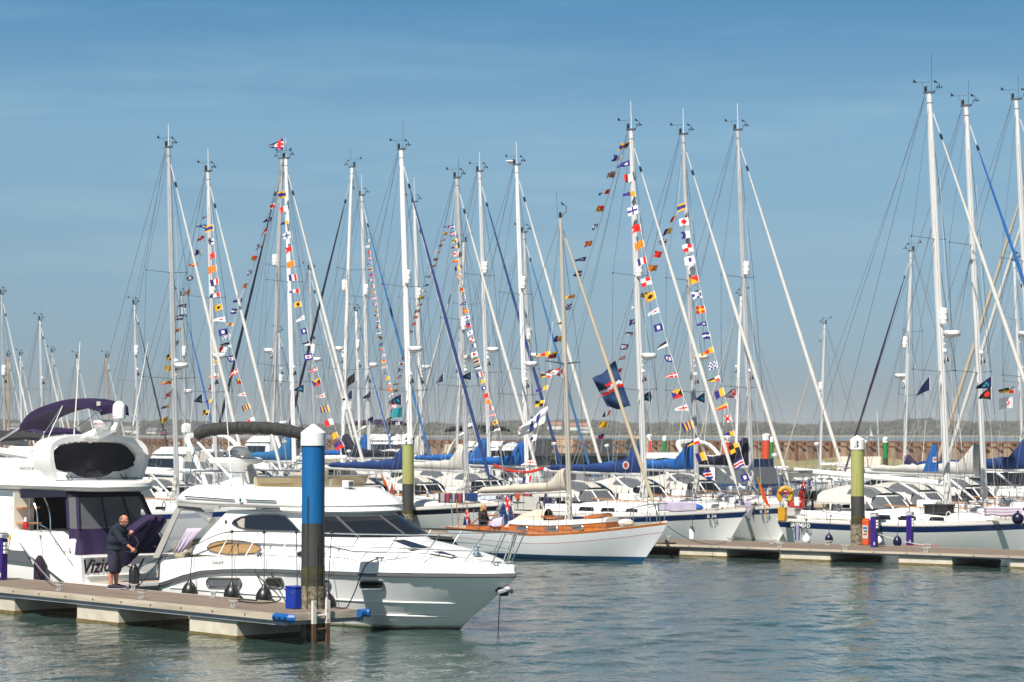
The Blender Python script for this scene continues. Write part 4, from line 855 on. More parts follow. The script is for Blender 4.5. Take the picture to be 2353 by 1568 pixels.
def yacht(label, ut, vt, y, dr=1, stripe=NAVY, top=GEL, furl=FURLW, cover=None, hood=CANW, radar=None, refl=None, spr=(), rod=0, whip=0, det=1, anti=ANTIFD, mast=ALU, boom=True, name=None, boomtxt=None, disc=False, logo=None, th=TH, furlr=1.0, blen=.46, boomz=None, rise=.10):
    a = Vector((math.cos(th), -math.sin(th), 0)) * dr; T = at_y(ut, vt, y); h = T.z; RK = .042
    L = max(6.5, min(12.3, .70 * h)); B = .31 * L; f = L / 11.2; rnd = random.Random(int(ut * 7 + vt))
    base = Vector((T.x, T.y, 0)) + a * RK * h; xm = .57 * L; O = base - a * xm
    t = thing('sailing_yacht', label, 'sailing yacht', O, math.atan2(a.y, a.x), YG)
    zb, zm, zs = 1.38 * f, 1.08 * f, 1.12 * f
    mb, edge = hull_mesh(L, B, zb, zm, zs, 1.25 * f, .55 * f, [0, .10, .13, .33, .36, .12, .0], [top, TEAKG if det > 1 else top, stripe, GEL, top, top, anti])
    hull = mb.build('hull', t, smooth=32)
    mb = MB(); mb.loft([[(x, -w_ * .97, z - .01), (x, -w_ * .5, z + .03), (x, 0, z + .05), (x, w_ * .5, z + .03), (x, w_ * .97, z - .01)] for x, w_, z in edge], TEAKG if det > 1 else GELD, closed=False); mb.build('deck', t, smooth=40)
    # coachroof
    x0, x1 = .30 * L, .74 * L; secs = []
    def crz(x): return itp([(x0, .46 * f), (.5 * L, .42 * f), (.66 * L, .28 * f), (x1, .05 * f)], x)
    def crw_(x): return itp([(x0, .33 * B), (.5 * L, .33 * B), (.66 * L, .24 * B), (x1, .10 * B)], x)
    dz = lambda x: edge_at(edge, x)[1]
    for k in range(9):
        x = lerp(x0, x1, k / 8); hw = crw_(x); zt = crz(x); zd = dz(x) - .02
        secs.append([(x, -hw * 1.08, zd), (x, -hw, zd + zt * .75), (x, -hw * .82, zd + zt * .97), (x, 0, zd + zt * 1.12), (x, hw * .82, zd + zt * .97), (x, hw, zd + zt * .75), (x, hw * 1.08, zd)])
    mb = MB(); mb.loft(secs, GEL, closed=False); mb.add(secs[0], [tuple(range(7))], GEL); cr_ = mb.build('coachroof', t, smooth=40)
    vis = -1 if dr > 0 else 1
    for sy in ((-1, 1) if det > 1 else (vis,)):
        for c0, c1 in ((.36, .43), (.46, .52), (.56, .61)):
            xa, xb = c0 * L, c1 * L; pts = []
            for x, k in ((xa, .25), (xa + .05, .6), (xb - .05, .6), (xb, .25)):
                pts.append((x, sy * crw_(x) * (1.08 - .08 * k / .75) + sy * .004, dz(x) - .02 + crz(x) * k))
            mb = MB(); mb.slab(pts, (0, .03, 0), GLASS); mb.build('window', cr_, smooth=0)
    # cockpit coaming, wheel, windscreen, sprayhood
    zc = zs + .02
    mb = MB()
    for sy in (-1, 1): mb.box((.17 * L, sy * .33 * B, zc + .13 * f), (.26 * L, .16, .3 * f), GEL)
    mb.box((.045 * L, 0, zc + .08), (.06, .6 * B, .22 * f), GEL); mb.build('cockpit_coaming', t, bevel=.04 if det else 0)
    if det:
        mb = MB(); wc = Vector((.13 * L, 0, zc + .55 * f)); ring = [wc + Vector((.05 * math.sin(q) * 0, .45 * f * math.cos(q), .45 * f * math.sin(q))) for q in [2 * math.pi * k / 16 for k in range(17)]]
        mb.tube(ring, .016, STEEL, 5, caps=False)
        for k in range(0, 16, 4): mb.tube([wc, ring[k]], .01, STEEL, 4)
        mb.tube([(wc.x + .12, 0, zc - .1), (wc.x + .05, 0, zc + .6 * f)], .07, WHITEP, 8); mb.build('steering_wheel', t)
    zr = dz(x0) + crz(x0)
    if hood is not None:
        wx = x0 + .10 * L; hw = .33 * B
        # framed glass windscreen
        lo = [(x0 - .02 * L, -hw * 1.02), (x0 + .06 * L, -hw * 1.0), (wx, -hw * .45), (wx, hw * .45), (x0 + .06 * L, hw * 1.0), (x0 - .02 * L, hw * 1.02)]
        zl, zh = zr - .02, zr + .40 * f; mb = MB()
        hi = [(x - .035 * L * (i in (1, 2, 3, 4)), yy * .93, zh) for i, (x, yy) in enumerate(lo)]
        mb.loft([[(x, yy, zl) for x, yy in lo], hi], GLASSG if rnd.random() < .5 else GLASS, closed=False); ws = mb.build('windscreen', t, smooth=0)
        mb = MB(); mb.tube(hi, .022 * f + .008, GEL, 5)
        for i in range(6): mb.tube([(lo[i][0], lo[i][1], zl), hi[i]], .02 * f + .006, GEL, 5)
        mb.build('windscreen_frame', ws)
        # canvas hood: hoops
        secs = []; hm = .62 * f
        for x, k in ((wx - .05 * L, .62), (x0 + .02 * L, .95), (x0 - .04 * L, 1.06), (x0 - .10 * L, 1.02), (x0 - .15 * L, .82 if det else .95)):
            ww = hw * (1.0 if k > .7 else .92); secs.append([(x + .012 * math.sin(j * 3.1), -ww * math.cos(math.pi * j / 10) * (1 if j not in (0, 10) else 1.02), zr - .04 + (.40 * f if k < .7 else .12 * f) * 0 + hm * k * math.sin(math.pi * j / 10) ** .55 + (.16 * f)) for j in range(11)])
        mb = MB(); mb.loft(secs, hood, closed=False, rowmats=lambda i, j: GLASSG if (i in (0, 1) and j in (1, 2, 3, 6, 7, 8)) else hood); mb.build('sprayhood', t, smooth=60)
    # mast
    zd = dz(xm); mt = Vector((xm - RK * h + RK * 0, 0, h)); mbse = Vector((xm, 0, zd + .2)); axis = (mt - mbse).normalized()
    at = lambda z: mbse + axis * ((z - mbse.z) / axis.z)
    r0 = (.112 * f + .012) * rnd.uniform(.88, 1.15)
    if mast is ALU: mast = rnd.choice([ALU, ALU, ALU2, ALU3])
    mb = MB(); mb.tube([at(zd + .1), at(h * .6), at(h * .85), at(h - .02)], [r0, r0, r0 * .92, r0 * .72], mast, 10, sq=(.72, 1.0))
    mb.tube([at(h - .35), at(h - .33)], r0 * .86, ALUD, 10, sq=(.72, 1)); m_ = mb.build('mast', t)
    mb = MB(); mb.box(at(h) + Vector((0, 0, .03)), (.42 * f, .10, .07), ALUD)
    mb.tube([at(h) + Vector((.2 * f, 0, .0)), at(h) + Vector((.42 * f, 0, .3))], .011, ALUD, 4); c = at(h) + Vector((.42 * f, 0, .3))
    mb.tube([c, c + Vector((0, 0, -.12))], .012, BLACK, 4)
    for q in range(3): mb.ell(c + Vector((.09 * math.cos(q * 2.1), .09 * math.sin(q * 2.1), -.12)), .035, BLACK, 6, 4)
    mb.slab([c + Vector((-.02, 0, .02)), c + Vector((-.22, 0, .16)), c + Vector((-.22, 0, .06))], (0, .012, 0), BLACK); mb.build('wind_sensor', m_, smooth=0)
    mb = MB(); c = at(h) + Vector((-.14 * f, 0, .04)); mb.lathe([(.045, 0), (.045, .08), (.05, .09), (.05, .22), (.035, .25), (0, .25)], c, BLACK, 8); mb.build('masthead_light', m_)
    mb = MB(); c = at(h) + Vector((-.3 * f, 0, .42)); mb.tube([at(h) + Vector((-.18 * f, 0, .0)), c], .006, ALUD, 4); mb.tube([c - Vector((.26, .1, 0)), c + Vector((.26, .1, 0))], .007, BLACK, 4); mb.slab([c + Vector((-.3, -.1, 0)), c + Vector((-.16, -.06, 0)), c + Vector((-.27, -.09, .13))], (0, .01, 0), BLACK); mb.build('wind_arrow', m_, smooth=0)
    if rod: mb = MB(); mb.tube([at(h - .2) + Vector((.02, 0, 0)), at(h) + Vector((.02 - .03 * rod, 0, rod))], [.018, .012], WHITEP, 5); mb.build('antenna', m_)
    if whip: mb = MB(); mb.tube([at(h) + Vector((.1, 0, 0)), at(h) + Vector((.1, 0, whip))], .006, BLACK, 4); mb.build('antenna', m_)
    if disc: mb = MB(); c = at(h) + Vector((-.42, 0, .1)); mb.tube([at(h), c], .012, ALUD, 4); mb.lathe([(0, 0), (.12, .03), (.2, .1), (.16, .14), (0, .16)], c, WHITEP, 14); mb.build('antenna_disc', m_)
    zy = lambda v: CAMH + (995 - v) * y / FPX
    tips = []
    for i, v in enumerate(spr):
        z = zy(v); hl = (1.36 if i else 1.08) * f * (1.15 if len(spr) == 1 else 1); c = at(z); tp = []
        for sy in (-1, 1):
            mb = MB(); e = c + Vector((-.30 * f, sy * hl, .07)); mb.tube([c + Vector((0, sy * .05, 0)), e], [.028 * f, .018 * f], ALUD, 5, sq=(1, .5)); mb.ell(e, .03, BLACK, 6, 4); mb.build('spreader', m_); tp.append(e)
        tips.append(tp)
    ch = edge_at(edge, xm - .12)
    for s_, sy in enumerate((-1, 1)):
        mb = MB(); cp = Vector((xm - .15, sy * ch[0] * .93, ch[1])); pts = [at(h - .3)] + [tp[s_] for tp in tips] + [cp]; mb.tube(pts, WR, WIRE, 4)
        if tips: mb.tube([at(tips[-1][0].z - .15), cp], WR, WIRE, 4); mb.tube([at(tips[-1][0].z - .15), cp + Vector((.45 * f, 0, .01)), cp], WR, WIRE, 4)
        if len(tips) > 1: mb.tube([at(tips[0][0].z), tips[1][s_]], WR, WIRE, 4)
        mb.build('shroud', t, smooth=0)
    be = edge_at(edge, .03 * L)
    for sy in (-1, 1): mb = MB(); mb.tube([at(h - .05) + Vector((-.18 * f, 0, 0)), (.03 * L, sy * be[0] * .7, be[1])], WR, WIRE, 4); mb.build('backstay', t, smooth=0)
    # furled headsail
    hb = Vector((L - .22 * f, 0, zb + .28 * f)); ht = at(h * .955) + Vector((.13, 0, 0)); mb = MB()
    mb.tube([ht, ht.lerp(hb, .05)], .022, ALU, 6); c = ht.lerp(hb, .055); mb.tube([c, ht.lerp(hb, .068)], .05 * f, BLACK, 6)
    n = 26; pts = [ht.lerp(hb, lerp(.072, .955, k / n)) + Vector((0, 0, 0)) for k in range(n + 1)]
    rr = [furlr * f * (.026 + .045 * min(1, (k / n) * 2.2)) * (1 + .10 * math.sin(k * 2.3)) for k in range(n + 1)]; rr[0] *= .6; rr[-1] *= .6
    mb.tube(pts, rr, furl, 8); mb.tube([ht.lerp(hb, .955), hb], .022, ALU, 6); mb.lathe([(.05, 0), (.11, .02), (.11, .05), (.05, .07), (.05, .14), (.11, .16), (.11, .19), (0, .2)], hb + Vector((-.04, 0, .02)), STEEL, 12); mb.build('furled_headsail', t)
    # boom
    if boom:
        zB = boomz or (zd + crz(xm) + 1.15 * f); g = at(zB) + Vector((-r0, 0, 0)); e = Vector((xm - blen * L, rnd.uniform(-.1, .1), zB + rise)); mb = MB(); mb.tube([g, e], .085 * f + .01, GEL if cover is None else ALU, 8, sq=(.75, 1.1)); bo = mb.build('boom', t)
        if boomtxt:
            mb = MB(); c = Vector(g).lerp(e, .35); mb.text(boomtxt, .17, lambda x, yy: (c.x + x * vis * -1, vis * (.085 * f + .012) * .8, c.z + yy - .02), INKT); mb.build('boom_lettering', bo, smooth=0, fixn=False)
        if cover is not None:
            secs = []; k_ = 16
            for k in range(k_ + 1):
                q = k / k_; c = Vector(g).lerp(e, q * .97 + .0) + Vector((0, 0, .05)); hh = (.16 + .34 * (1 - q) ** 1.5 + (.55 * f if q < .07 else .28 * f if q < .13 else 0)) * f + .03 * math.sin(k * 1.9); ww = (.12 + .07 * (1 - q)) * f + .012 * math.sin(k * 2.7)
                if q == 1: hh *= .4; ww *= .4
                secs.append([c + Vector((0, ww * math.cos(w2) , hh * .5 + hh * .5 * math.sin(w2) - .06 * (math.sin(w2) < -.5))) for w2 in [2 * math.pi * j / 12 for j in range(12)]])
            mb = MB(); mb.loft(secs, cover); sc_ = mb.build('sail_cover', bo, smooth=60)
            if logo == 'badge':
                mb = MB(); c = Vector(g).lerp(e, .12) + Vector((0, vis * .21, .32)); mb.lathe([(0, 0), (.16, 0), (.16, .012), (0, .012)], (0, 0, 0), CANW, 16, axis='Y', mt=Matrix.Translation(c)); mb.lathe([(0, 0), (.1, 0), (.1, .012), (0, .012)], (0, 0, 0), RED, 12, axis='Y', mt=Matrix.Translation(c + Vector((0, vis * .012, 0)))); mb.build('cover_badge', sc_, smooth=0)
        else:
            mb = MB(); mb.tube([g.lerp(e, .02) + Vector((0, 0, .16)), g.lerp(e, .10) + Vector((0, 0, .12))], .05, CANW, 6); mb.build('furled_clew', bo)
        mb = MB(); mb.tube([at(zd + .35), Vector(g).lerp(e, .30) - Vector((0, 0, .06))], .045 * f, ALU, 6); mb.build('kicker', t)
        mb = MB(); mb.tube([at(h - .1) + Vector((-.1, 0, 0)), e], .006, WIRE, 4); mb.build('topping_lift', t, smooth=0)
        mb = MB(); mb.tube([e.lerp(g, .12), (e.x + .3, 0, zc + .3)], .014, ROPE, 4); mb.tube([e.lerp(g, .16), (e.x + .45, .1, zc + .3)], .014, ROPE, 4); mb.build('mainsheet', t, smooth=0)
    if det:   # halyard tails coiled on the mast
        mb = MB()
        for k in range(3):
            c = at(zd + .9 + .25 * k) + Vector((-.03 + .06 * k, vis * (r0 + .03), 0)); mb.tube([c + Vector((.07 * math.cos(q), 0, -.16 + .2 * math.sin(q))) for q in [2 * math.pi * j / 10 for j in range(11)]], .018, ROPE, 4, caps=False)
        mb.build('halyard_coil', m_, smooth=0)
    # radar, reflector, steaming light
    if radar:
        z = zy(radar); c = at(z) + Vector((.42 * f + .05, 0, 0)); mb = MB(); rd = .30 if y < 125 else .27
        mb.lathe([(0, -.11), (rd * .8, -.11), (rd * .96, -.06), (rd, .0), (rd * .97, .07), (rd * .75, .115), (0, .12)], c, WHITEP, 18); ro = mb.build('radome', m_)
        mb = MB(); mb.lathe([(rd * .985, -.045), (rd * 1.01, -.04), (rd * 1.01, -.025), (rd * .985, -.02)], c, ALUD, 18)
        mb.text('Raymarine', .085, lambda x, yy: (c.x + (rd + .006) * math.sin(vis * -x / rd + vis * .5), vis * (rd + .006) * math.cos(x / rd - .5), c.z + .03 + yy), RED); mb.build('radome_band', ro, smooth=0, fixn=False)
        mb = MB(); mb.tube([at(z - .12) + Vector((.1, 0, 0)), c + Vector((.1, 0, -.12))], .03, WHITEP, 5); mb.tube([at(z - .4) + Vector((.08, 0, 0)), c + Vector((0, 0, -.12))], .022, WHITEP, 5); mb.build('radar_bracket', m_)
    if refl:
        z = zy(refl); c = at(z) + Vector((.20 * f, vis * .06, 0)); mb = MB(); mb.lathe([(0, -.31), (.09, -.3), (.13, -.24), (.135, -.1), (.14, -.09), (.14, -.07), (.135, -.06), (.135, .1), (.14, .11), (.135, .13), (.13, .24), (.09, .3), (0, .31)], c, WHITEP, 12); mb.build('radar_reflector', m_)
    if spr:
        z = zy(spr[-1]); mb = MB(); mb.box(at(z + .75) + Vector((.17, 0, 0)), (.14, .1, .1), WHITEP); mb.build('steaming_light', m_); mb = MB(); mb.lathe([(.10, 0), (.06, .12), (.02, .2), (0, .2)], at(z + .35) + Vector((.2, 0, 0)), BLACK, 8); mb.build('deck_light', m_)
    # pulpit, pushpit, guardrails
    for sy in (-1, 1):
        mb = MB(); xs_ = [.05, .2, .36, .52, .68, .82, .93]; P = []
        for q in xs_:
            w2, z2 = edge_at(edge, q * L); P.append(Vector((q * L, sy * w2 * .95, z2)))
        for p in P[1:-1]: mb.tube([p, p + Vector((0, 0, .62 * f))], .014, STEEL, 4)
        for k in (.32, .62): mb.tube([p + Vector((0, 0, k * f)) for p in P], .006 + .001 * det, WIRE, 4)
        mb.build('guardrail', t, smooth=0)
    mb = MB(); w2, z2 = edge_at(edge, .86 * L); nose = Vector((L + .05, 0, zb + .72 * f))
    mb.tube(smooth_path([(.86 * L, -w2 * .95, z2 + .62 * f), (.95 * L, -w2 * .55, zb + .68 * f), nose, (.95 * L, w2 * .55, zb + .68 * f), (.86 * L, w2 * .95, z2 + .62 * f)], 4), .016, STEEL, 5)
    for q in (.88, .97):
        w3, z3 = edge_at(edge, q * L)
        for sy in (-1, 1): mb.tube([(q * L, sy * w3 * .9, z3), (q * L, sy * max(w3 * .95, .12), zb + .66 * f)], .014, STEEL, 4)
    mb.build('pulpit', t)
    mb = MB(); w2, z2 = edge_at(edge, .12 * L); w0, z0 = edge_at(edge, .01 * L)
    for k in (.34, .62): mb.tube(smooth_path([(.13 * L, -w2 * .97, z2 + k * f), (.03 * L, -w0 * .95, z0 + k * f), (.0, 0, z0 + k * f), (.03 * L, w0 * .95, z0 + k * f), (.13 * L, w2 * .97, z2 + k * f)], 4), .015, STEEL, 5)
    for q, sy in ((.02, -.9), (.02, .9), (.02, -.4), (.02, .4), (.12, -1), (.12, 1)): w3, z3 = edge_at(edge, q * L); mb.tube([(q * L, sy * w3 * .96, z3), (q * L, sy * w3 * .96, z3 + .62 * f)], .014, STEEL, 4)
    mb.build('pushpit', t)
    if det:   # bow anchor
        mb = MB(); mb.tube([(L - .5 * f, 0, zb + .1), (L + .28 * f, 0, zb + .06)], .035, GALV, 5); c = Vector((L + .2 * f, 0, zb - .02)); mb.slab([c + Vector((.12, 0, .1)), c + Vector((-.12, -.2, -.22)), c + Vector((.0, 0, -.42)), c + Vector((-.12, .2, -.22))], (.05, 0, .02), GALV); mb.build('anchor', t)
    if det > 1:
        for k in range(7):
            mb = MB(); xk = lerp(.1, .9, rnd.random()) * L; mb.ell((xk, rnd.uniform(-.2, .2), edge_at(edge, xk)[1] + .08), (.16, .12, .1), ROPE if k % 2 else CANW, 8, 5); mb.build('deck_rope', t)
        if logo != 'none' and not name:      # pale emblem near the bow on the stripe
            LG = M('pale hull emblem', (.42, .44, .46), .5); q = .90 * L
            def fe(x, yy):
                w3, z3 = edge_at(edge, q + x); return (q + x, vis * (w3 * .995 + .004), z3 - .225 + yy)
            mb = MB(); mb.text('R 34', .17, fe, LG, offset=.004); mb.build('hull_emblem', hull, smooth=0, fixn=False)
    # lines up and down the mast, lazy jacks, and the usual gear on deck
    for k in range(3 if det else 2):
        mb = MB(); q = at(h * (.97, .9, .82)[k]); d_ = Vector((-.10 + .16 * k, (.06, -.07, .09)[k], 0)); mb.tube([q + d_, at(zd + .6) + d_ * 1.6], .006 if k else .008, (ROPE, WIRE, ROPE)[k], 4); mb.build('halyard', t, smooth=0)
    if boom and cover is not None:
        for sy in (-1, 1): mb = MB(); q = at(h * .62) + Vector((-.1, sy * .06, 0)); mb.tube([g.lerp(e, .28) + Vector((0, sy * .12, .1)), q, g.lerp(e, .7) + Vector((0, sy * .12, .1))], .0055, ROPE, 4); mb.build('lazy_jack', t, smooth=0)
    if det:
        for sy in (-1, 1):
            mb = MB(); mb.tube([(.36 * L, sy * .2 * B, zr + .10), (.62 * L, sy * .15 * B, dz(.62 * L) + crz(.62 * L) + .12)], .022, TEAK, 5); mb.build('grab_rail', cr_)
            mb = MB(); mb.lathe([(.07, 0), (.055, .05), (.06, .12), (0, .13)], (.24 * L, sy * .34 * B, zc + .28 * f), STEEL, 10); mb.build('winch', t)
            mb = MB(); c = Vector((.60 * L, sy * .16 * B, dz(.6 * L) + crz(.6 * L) + .05)); mb.tube([c, c + Vector((0, 0, .2)), c + Vector((.12, 0, .26))], [.05, .05, .09], (STEEL if rnd.random() < .5 else CANW), 8); mb.build('cowl_vent', t)
        q = rnd.random()
        if q < .6: mb = MB(); mb.box((.50 * L, 0, dz(.5 * L) + crz(.5 * L) + .2), (.75, .5, .28), GEL); mb.build('liferaft_canister', t, bevel=.06)
        mb = MB(); mb.box((-.02, .3 * B, zs + .75), (.22, .28, .36), BLACK if q < .5 else GREYC); mb.box((-.02, .3 * B, zs + .35), (.09, .09, .5), BLACK); mb.build('outboard_motor', t, bevel=.04)
        mb = MB(); mb.tube([(.02 * L, -.32 * B, zs + .2), (-.05, -.36 * B, zs + 2.2 + .6 * q)], .022, STEEL, 5); mb.lathe([(0, 0), (.1, .02), (.12, .1), (0, .14)], (-.05, -.36 * B, zs + 2.2 + .6 * q), WHITEP, 10); mb.build('aerial_post', t)
        mb = MB(); mb.box((.10 * L, rnd.uniform(-.3, .3), zc + .42), (.5, .6, .18), rnd.choice([CANN, DGREY, SEATC, CANB, BLKF])); mb.build('cockpit_cushion', t, bevel=.04)
        # weather cloth, bimini or stern arch, staysail bag, cockpit clutter
        if rnd.random() < .6:
            cm = rnd.choice([CANN, CANW, CANB, CANW, DGREY]); w1, z1 = edge_at(edge, .06 * L); w2, z2 = edge_at(edge, .20 * L); mb = MB(); mb.slab([(.06 * L, vis * w1 * .96, z1 + .06), (.20 * L, vis * w2 * .96, z2 + .06), (.20 * L, vis * w2 * .96, z2 + .58 * f), (.06 * L, vis * w1 * .96, z1 + .58 * f)], (0, .02, 0), cm); mb.build('weather_cloth', t, smooth=0)
        if rnd.random() < .5:
            mb = MB()
            for xx in (.0, .09 * L): mb.tube(smooth_path([(xx, -.40 * B, zs + .1), (xx, -.38 * B, zs + 1.5), (xx + .05, 0, zs + 1.75), (xx, .38 * B, zs + 1.5), (xx, .40 * B, zs + .1)], 4), .02, STEEL, 5)
            mb.tube([(0, -.38 * B, zs + 1.5), (.09 * L, -.38 * B, zs + 1.5)], .016, STEEL, 4); mb.tube([(0, .38 * B, zs + 1.5), (.09 * L, .38 * B, zs + 1.5)], .016, STEEL, 4); mb.build('stern_arch', t)
            if rnd.random() < .6: mb = MB(); mb.box((.045 * L, 0, zs + 1.80), (.09 * L, .6 * B, .05), rnd.choice([GLASS, CANN, CANW])); mb.build('solar_panel', t, bevel=.015)
        mb = MB(); c = Vector((lerp(.76, .84, rnd.random()) * L, .1, 0)); c.z = edge_at(edge, c.x)[1] + .16; mb.ell(c, (.5 * f, .22, .15), rnd.choice([CANW, CANB, CANN, DGREY, FURLW]), 12, 7); mb.build('sail_bundle', t)
        for k in range(4):
            mb = MB(); mb.box((rnd.uniform(.07, .27) * L, rnd.uniform(-.3, .3) * B, zc + .3 + .2 * rnd.random()), (rnd.uniform(.12, .4), rnd.uniform(.12, .3), rnd.uniform(.12, .35)), rnd.choice([BLACK, CANN, WHITEP, RED, DGREY, SEATC, GREYC, YELLOW, TEAK])); mb.build('cockpit_gear', t, bevel=.03)
        for k in range(2):
            mb = MB(); w1, z1 = edge_at(edge, (.2 + .45 * k) * L); q1 = Vector(((.2 + .45 * k) * L, vis * w1 * .96, z1 + .3)); mb.tube([q1 + Vector((.1 * math.cos(q), 0, -.12 + .2 * math.sin(q))) for q in [2 * math.pi * j / 10 for j in range(11)]], .02, rnd.choice([ROPE, ROPEK, ROPEB, ROPE]), 4, caps=False); mb.build('rope_coil', t, smooth=0)
        mb = MB(); c = Vector((.09 * L, vis * -.40 * B * -1, zs + .62)); mb.lathe([(0, -.16), (.1, -.15), (.1, .15), (0, .16)], c, rnd.choice([YELLOW, WHITEP, ORANGE, CANN]), 10); mb.build('rail_canister', t)
    if name:
        mb = MB(); NM = M('white name lettering', (.75, .75, .75), .5)
        q0 = .105 * L
        def fn(x, yy):
            xx = q0 + x; w3, z3 = edge_at(edge, xx); return (xx, -(w3 + .012), z3 - .225 + yy)
        mb.text(name, .20, fn, NM, offset=.005); mb.build('name_lettering', hull, smooth=0, fixn=False)
    rt = Matrix.Rotation(math.atan2(a.y, a.x), 4, 'Z'); W = lambda p: O + rt @ Vector(p)
    return dict(t=t, L=L, B=B, W=W, edge=edge, top=W(at(h)), bow=W((L, 0, zb + .3)), stern=W((0, 0, zs + .6)), at=lambda z: W(at(z)), boom=W(e) if boom else None, f=f, zs=zs, tips=[[W(q) for q in tp] for tp in tips], axis=a)
YT = {}
def Y_(key, *a, **k): YT[key] = yacht(*a, **k)
Y_('y1450', 'white yacht with dark blue boom cover, boom lettered KUDU, behind the wooden yacht', 1450, 300, 94, spr=(634, 897), radar=820, refl=621, rod=1.15, cover=CANN, det=2, boomtxt='KUDU', logo='badge')
Y_('sal', 'white yacht named on its blue stripe, long white boom ending by the number 3 pile', 2135, 215, 84.6, spr=(550, 855), radar=769, refl=729, whip=1.4, det=2, name='SALTMEAD', stripe=NAVY, blen=.58, boomz=2.45, rise=.38)
Y_('y2220', 'white yacht with white boom cover and bright blue furled headsail behind the number 3 pile', 2220, 245, 88.8, spr=(564, 857), furl=CANB, cover=CANW, whip=1.0, det=2, logo='none')
Y_('y2335', 'tall yacht at the picture edge with navy boom cover beyond the blue furled sail', 2335, 230, 92.6, spr=(600, 868), radar=765, whip=.9, cover=CANN, det=1)
Y_('y1570', 'white yacht with bright blue boom cover, mast between two others flying signal flags', 1570, 310, 98.5, spr=(645, 902), radar=822, refl=617, rod=1.1, cover=CANB, det=2)
Y_('y1695', 'tall white yacht with navy boom cover and creamy furled sail, bow at the pontoon', 1695, 300, 102.4, spr=(638, 892), refl=618, rod=1.15, cover=CANK, det=1)
Y_('y392', 'tall bare white mast yacht behind the purple bimini, white furled sail, blue stripe', 387, 340, 97.5, spr=(627, 871), radar=842, rod=1.0, det=1, stripe=BLUE)
Y_('y925', 'white yacht with navy stripe and navy furled sail behind the number 4 pile', 922, 345, 101.1, spr=(659, 900), radar=804, refl=638, furl=CANN, cover=CANN, whip=1.2, det=2, stripe=DKNAVY, logo='none')
Y_('y1188', 'yacht with white disc antenna at the masthead and a bright blue boom cover', 1187, 380, 110, spr=(677, 909), radar=838, refl=651, rod=1.1, disc=True, cover=CANB, det=1)
Y_('y480', 'yacht dressed with signal flags behind the grey bimini, white sail, boom named Bella Rosa', 478, 395, 103.4, spr=(685, 902), radar=820, refl=663, rod=1.0, det=1, boomtxt='BELLA ROSA', stripe=BLUE)
Y_('y1052', 'flag dressed yacht with bundled white canvas on its boom behind the classic yacht stern', 1050, 410, 107.2, spr=(735, 889), radar=824, refl=745, whip=.9, cover=CANW, det=1, stripe=BLUE)
Y_('y1105', 'yacht with a navy furled headsail and round radome, between two flag dressed masts', 1102, 395, 117.4, spr=(633, 857), radar=805, refl=616, furl=CANN, rod=1.0, cover=CANB, det=1)
Y_('y655b', 'flag dressed yacht with a small blue burgee at its masthead above the blue pile', 657, 365, 116.2, spr=(648, 879), rod=1.0, det=1, cover=CANT)
Y_('y655a', 'yacht facing the other way with dark slate furled sail, mast leaning to another', 648, 365, 125.2, -1, spr=(612, 840), radar=805, refl=597, furl=CANK, whip=1.2, det=0)
Y_('y808', 'yacht facing the other way with long dark navy furled sail above the blue pile', 809, 385, 129, -1, spr=(620, 850), radar=801, refl=655, furl=CANK, whip=1.0, det=0, cover=CANK)
Y_('y832', 'flag dressed yacht with light blue furled headsail near the number 4 pile', 831, 450, 134.6, spr=(683, 894), radar=840, refl=667, furl=CANT, rod=1.2, cover=CANB, det=0)
Y_('y955', 'yacht whose mast rises just behind the number 4 pile, white furled sail', 952, 465, 137.8, spr=(688, 896), radar=845, refl=675, rod=1.4, det=0, cover=CANW)
Y_('y1205', 'shorter mast yacht with turquoise furled sail and weathered reflector, near the classic mast', 1204, 535, 121, spr=(850,), radar=818, refl=768, furl=CANT, det=0, cover=CANN)
Y_('rtan', 'yacht facing the other way, its tan furled sail crossing at the picture edge', 2408, 240, 96, -1, spr=(560, 830), furl=CANTAN, det=0)
Y_('rwht', 'yacht facing the other way with white furled sail crossing behind the tan one', 2425, 250, 100.6, -1, spr=(570, 850), furl=FURLW, det=0)
Y_('y2092', 'distant yacht with dark purple furled sail before the rusty wall', 2094, 578, 123.8, -1, spr=(763, 909), radar=864, refl=787, furl=CANP, cover=CANP, whip=.8, det=0)
Y_('y1062', 'distant yacht facing the other way with cream furled sail among the flag dressed masts', 1066, 556, 140.8, -1, spr=(700, 870), whip=.8, det=0, cover=CANC)
Y_('y712', 'distant yacht with thin mast and capsule reflector just above the blue pile', 712, 620, 147.6, spr=(793,), radar=827, refl=803, det=0, cover=CANB, whip=.8)
Y_('y418', 'distant yacht with bright blue furled sail half behind a tall bare mast', 418, 680, 146, spr=(830,), refl=808, radar=900, furl=CANB, det=0, whip=.6)
Y_('y309', 'distant yacht with slate furled sail and capsule reflector right of the satellite dome', 309, 700, 144, spr=(877,), refl=806, furl=CANK, det=0, whip=.4)
Y_('y1893', 'distant white yacht standing alone between the two pale green piles', 1895, 745, 173, -1, spr=(907,), refl=888, furl=CANC, det=0, whip=.5)
Y_('y1703', 'distant thin masted yacht beside a tall creamy furled sail', 1703, 680, 146.4, -1, spr=(870,), furl=CANC, det=0)
Y_('y818', 'distant small yacht with bright blue furled sail near a light blue one', 818, 715, 155, spr=(857,), refl=792, furl=CANB, det=0)
Y_('y643', 'distant low yacht with navy furled sail above the grey folded bimini', 641, 764, 163.6, spr=(872,), refl=872, furl=CANN, det=0)
Y_('y92', 'distant yacht with two tone mast above the purple bimini of the flybridge yacht', 92, 737, 149.4, spr=(896,), det=0, whip=.7)
Y_('y5', 'distant yacht cut by the picture edge, white mast and sail left of the bimini', 4, 677, 136.4, spr=(895,), refl=852, det=0, whip=.4)
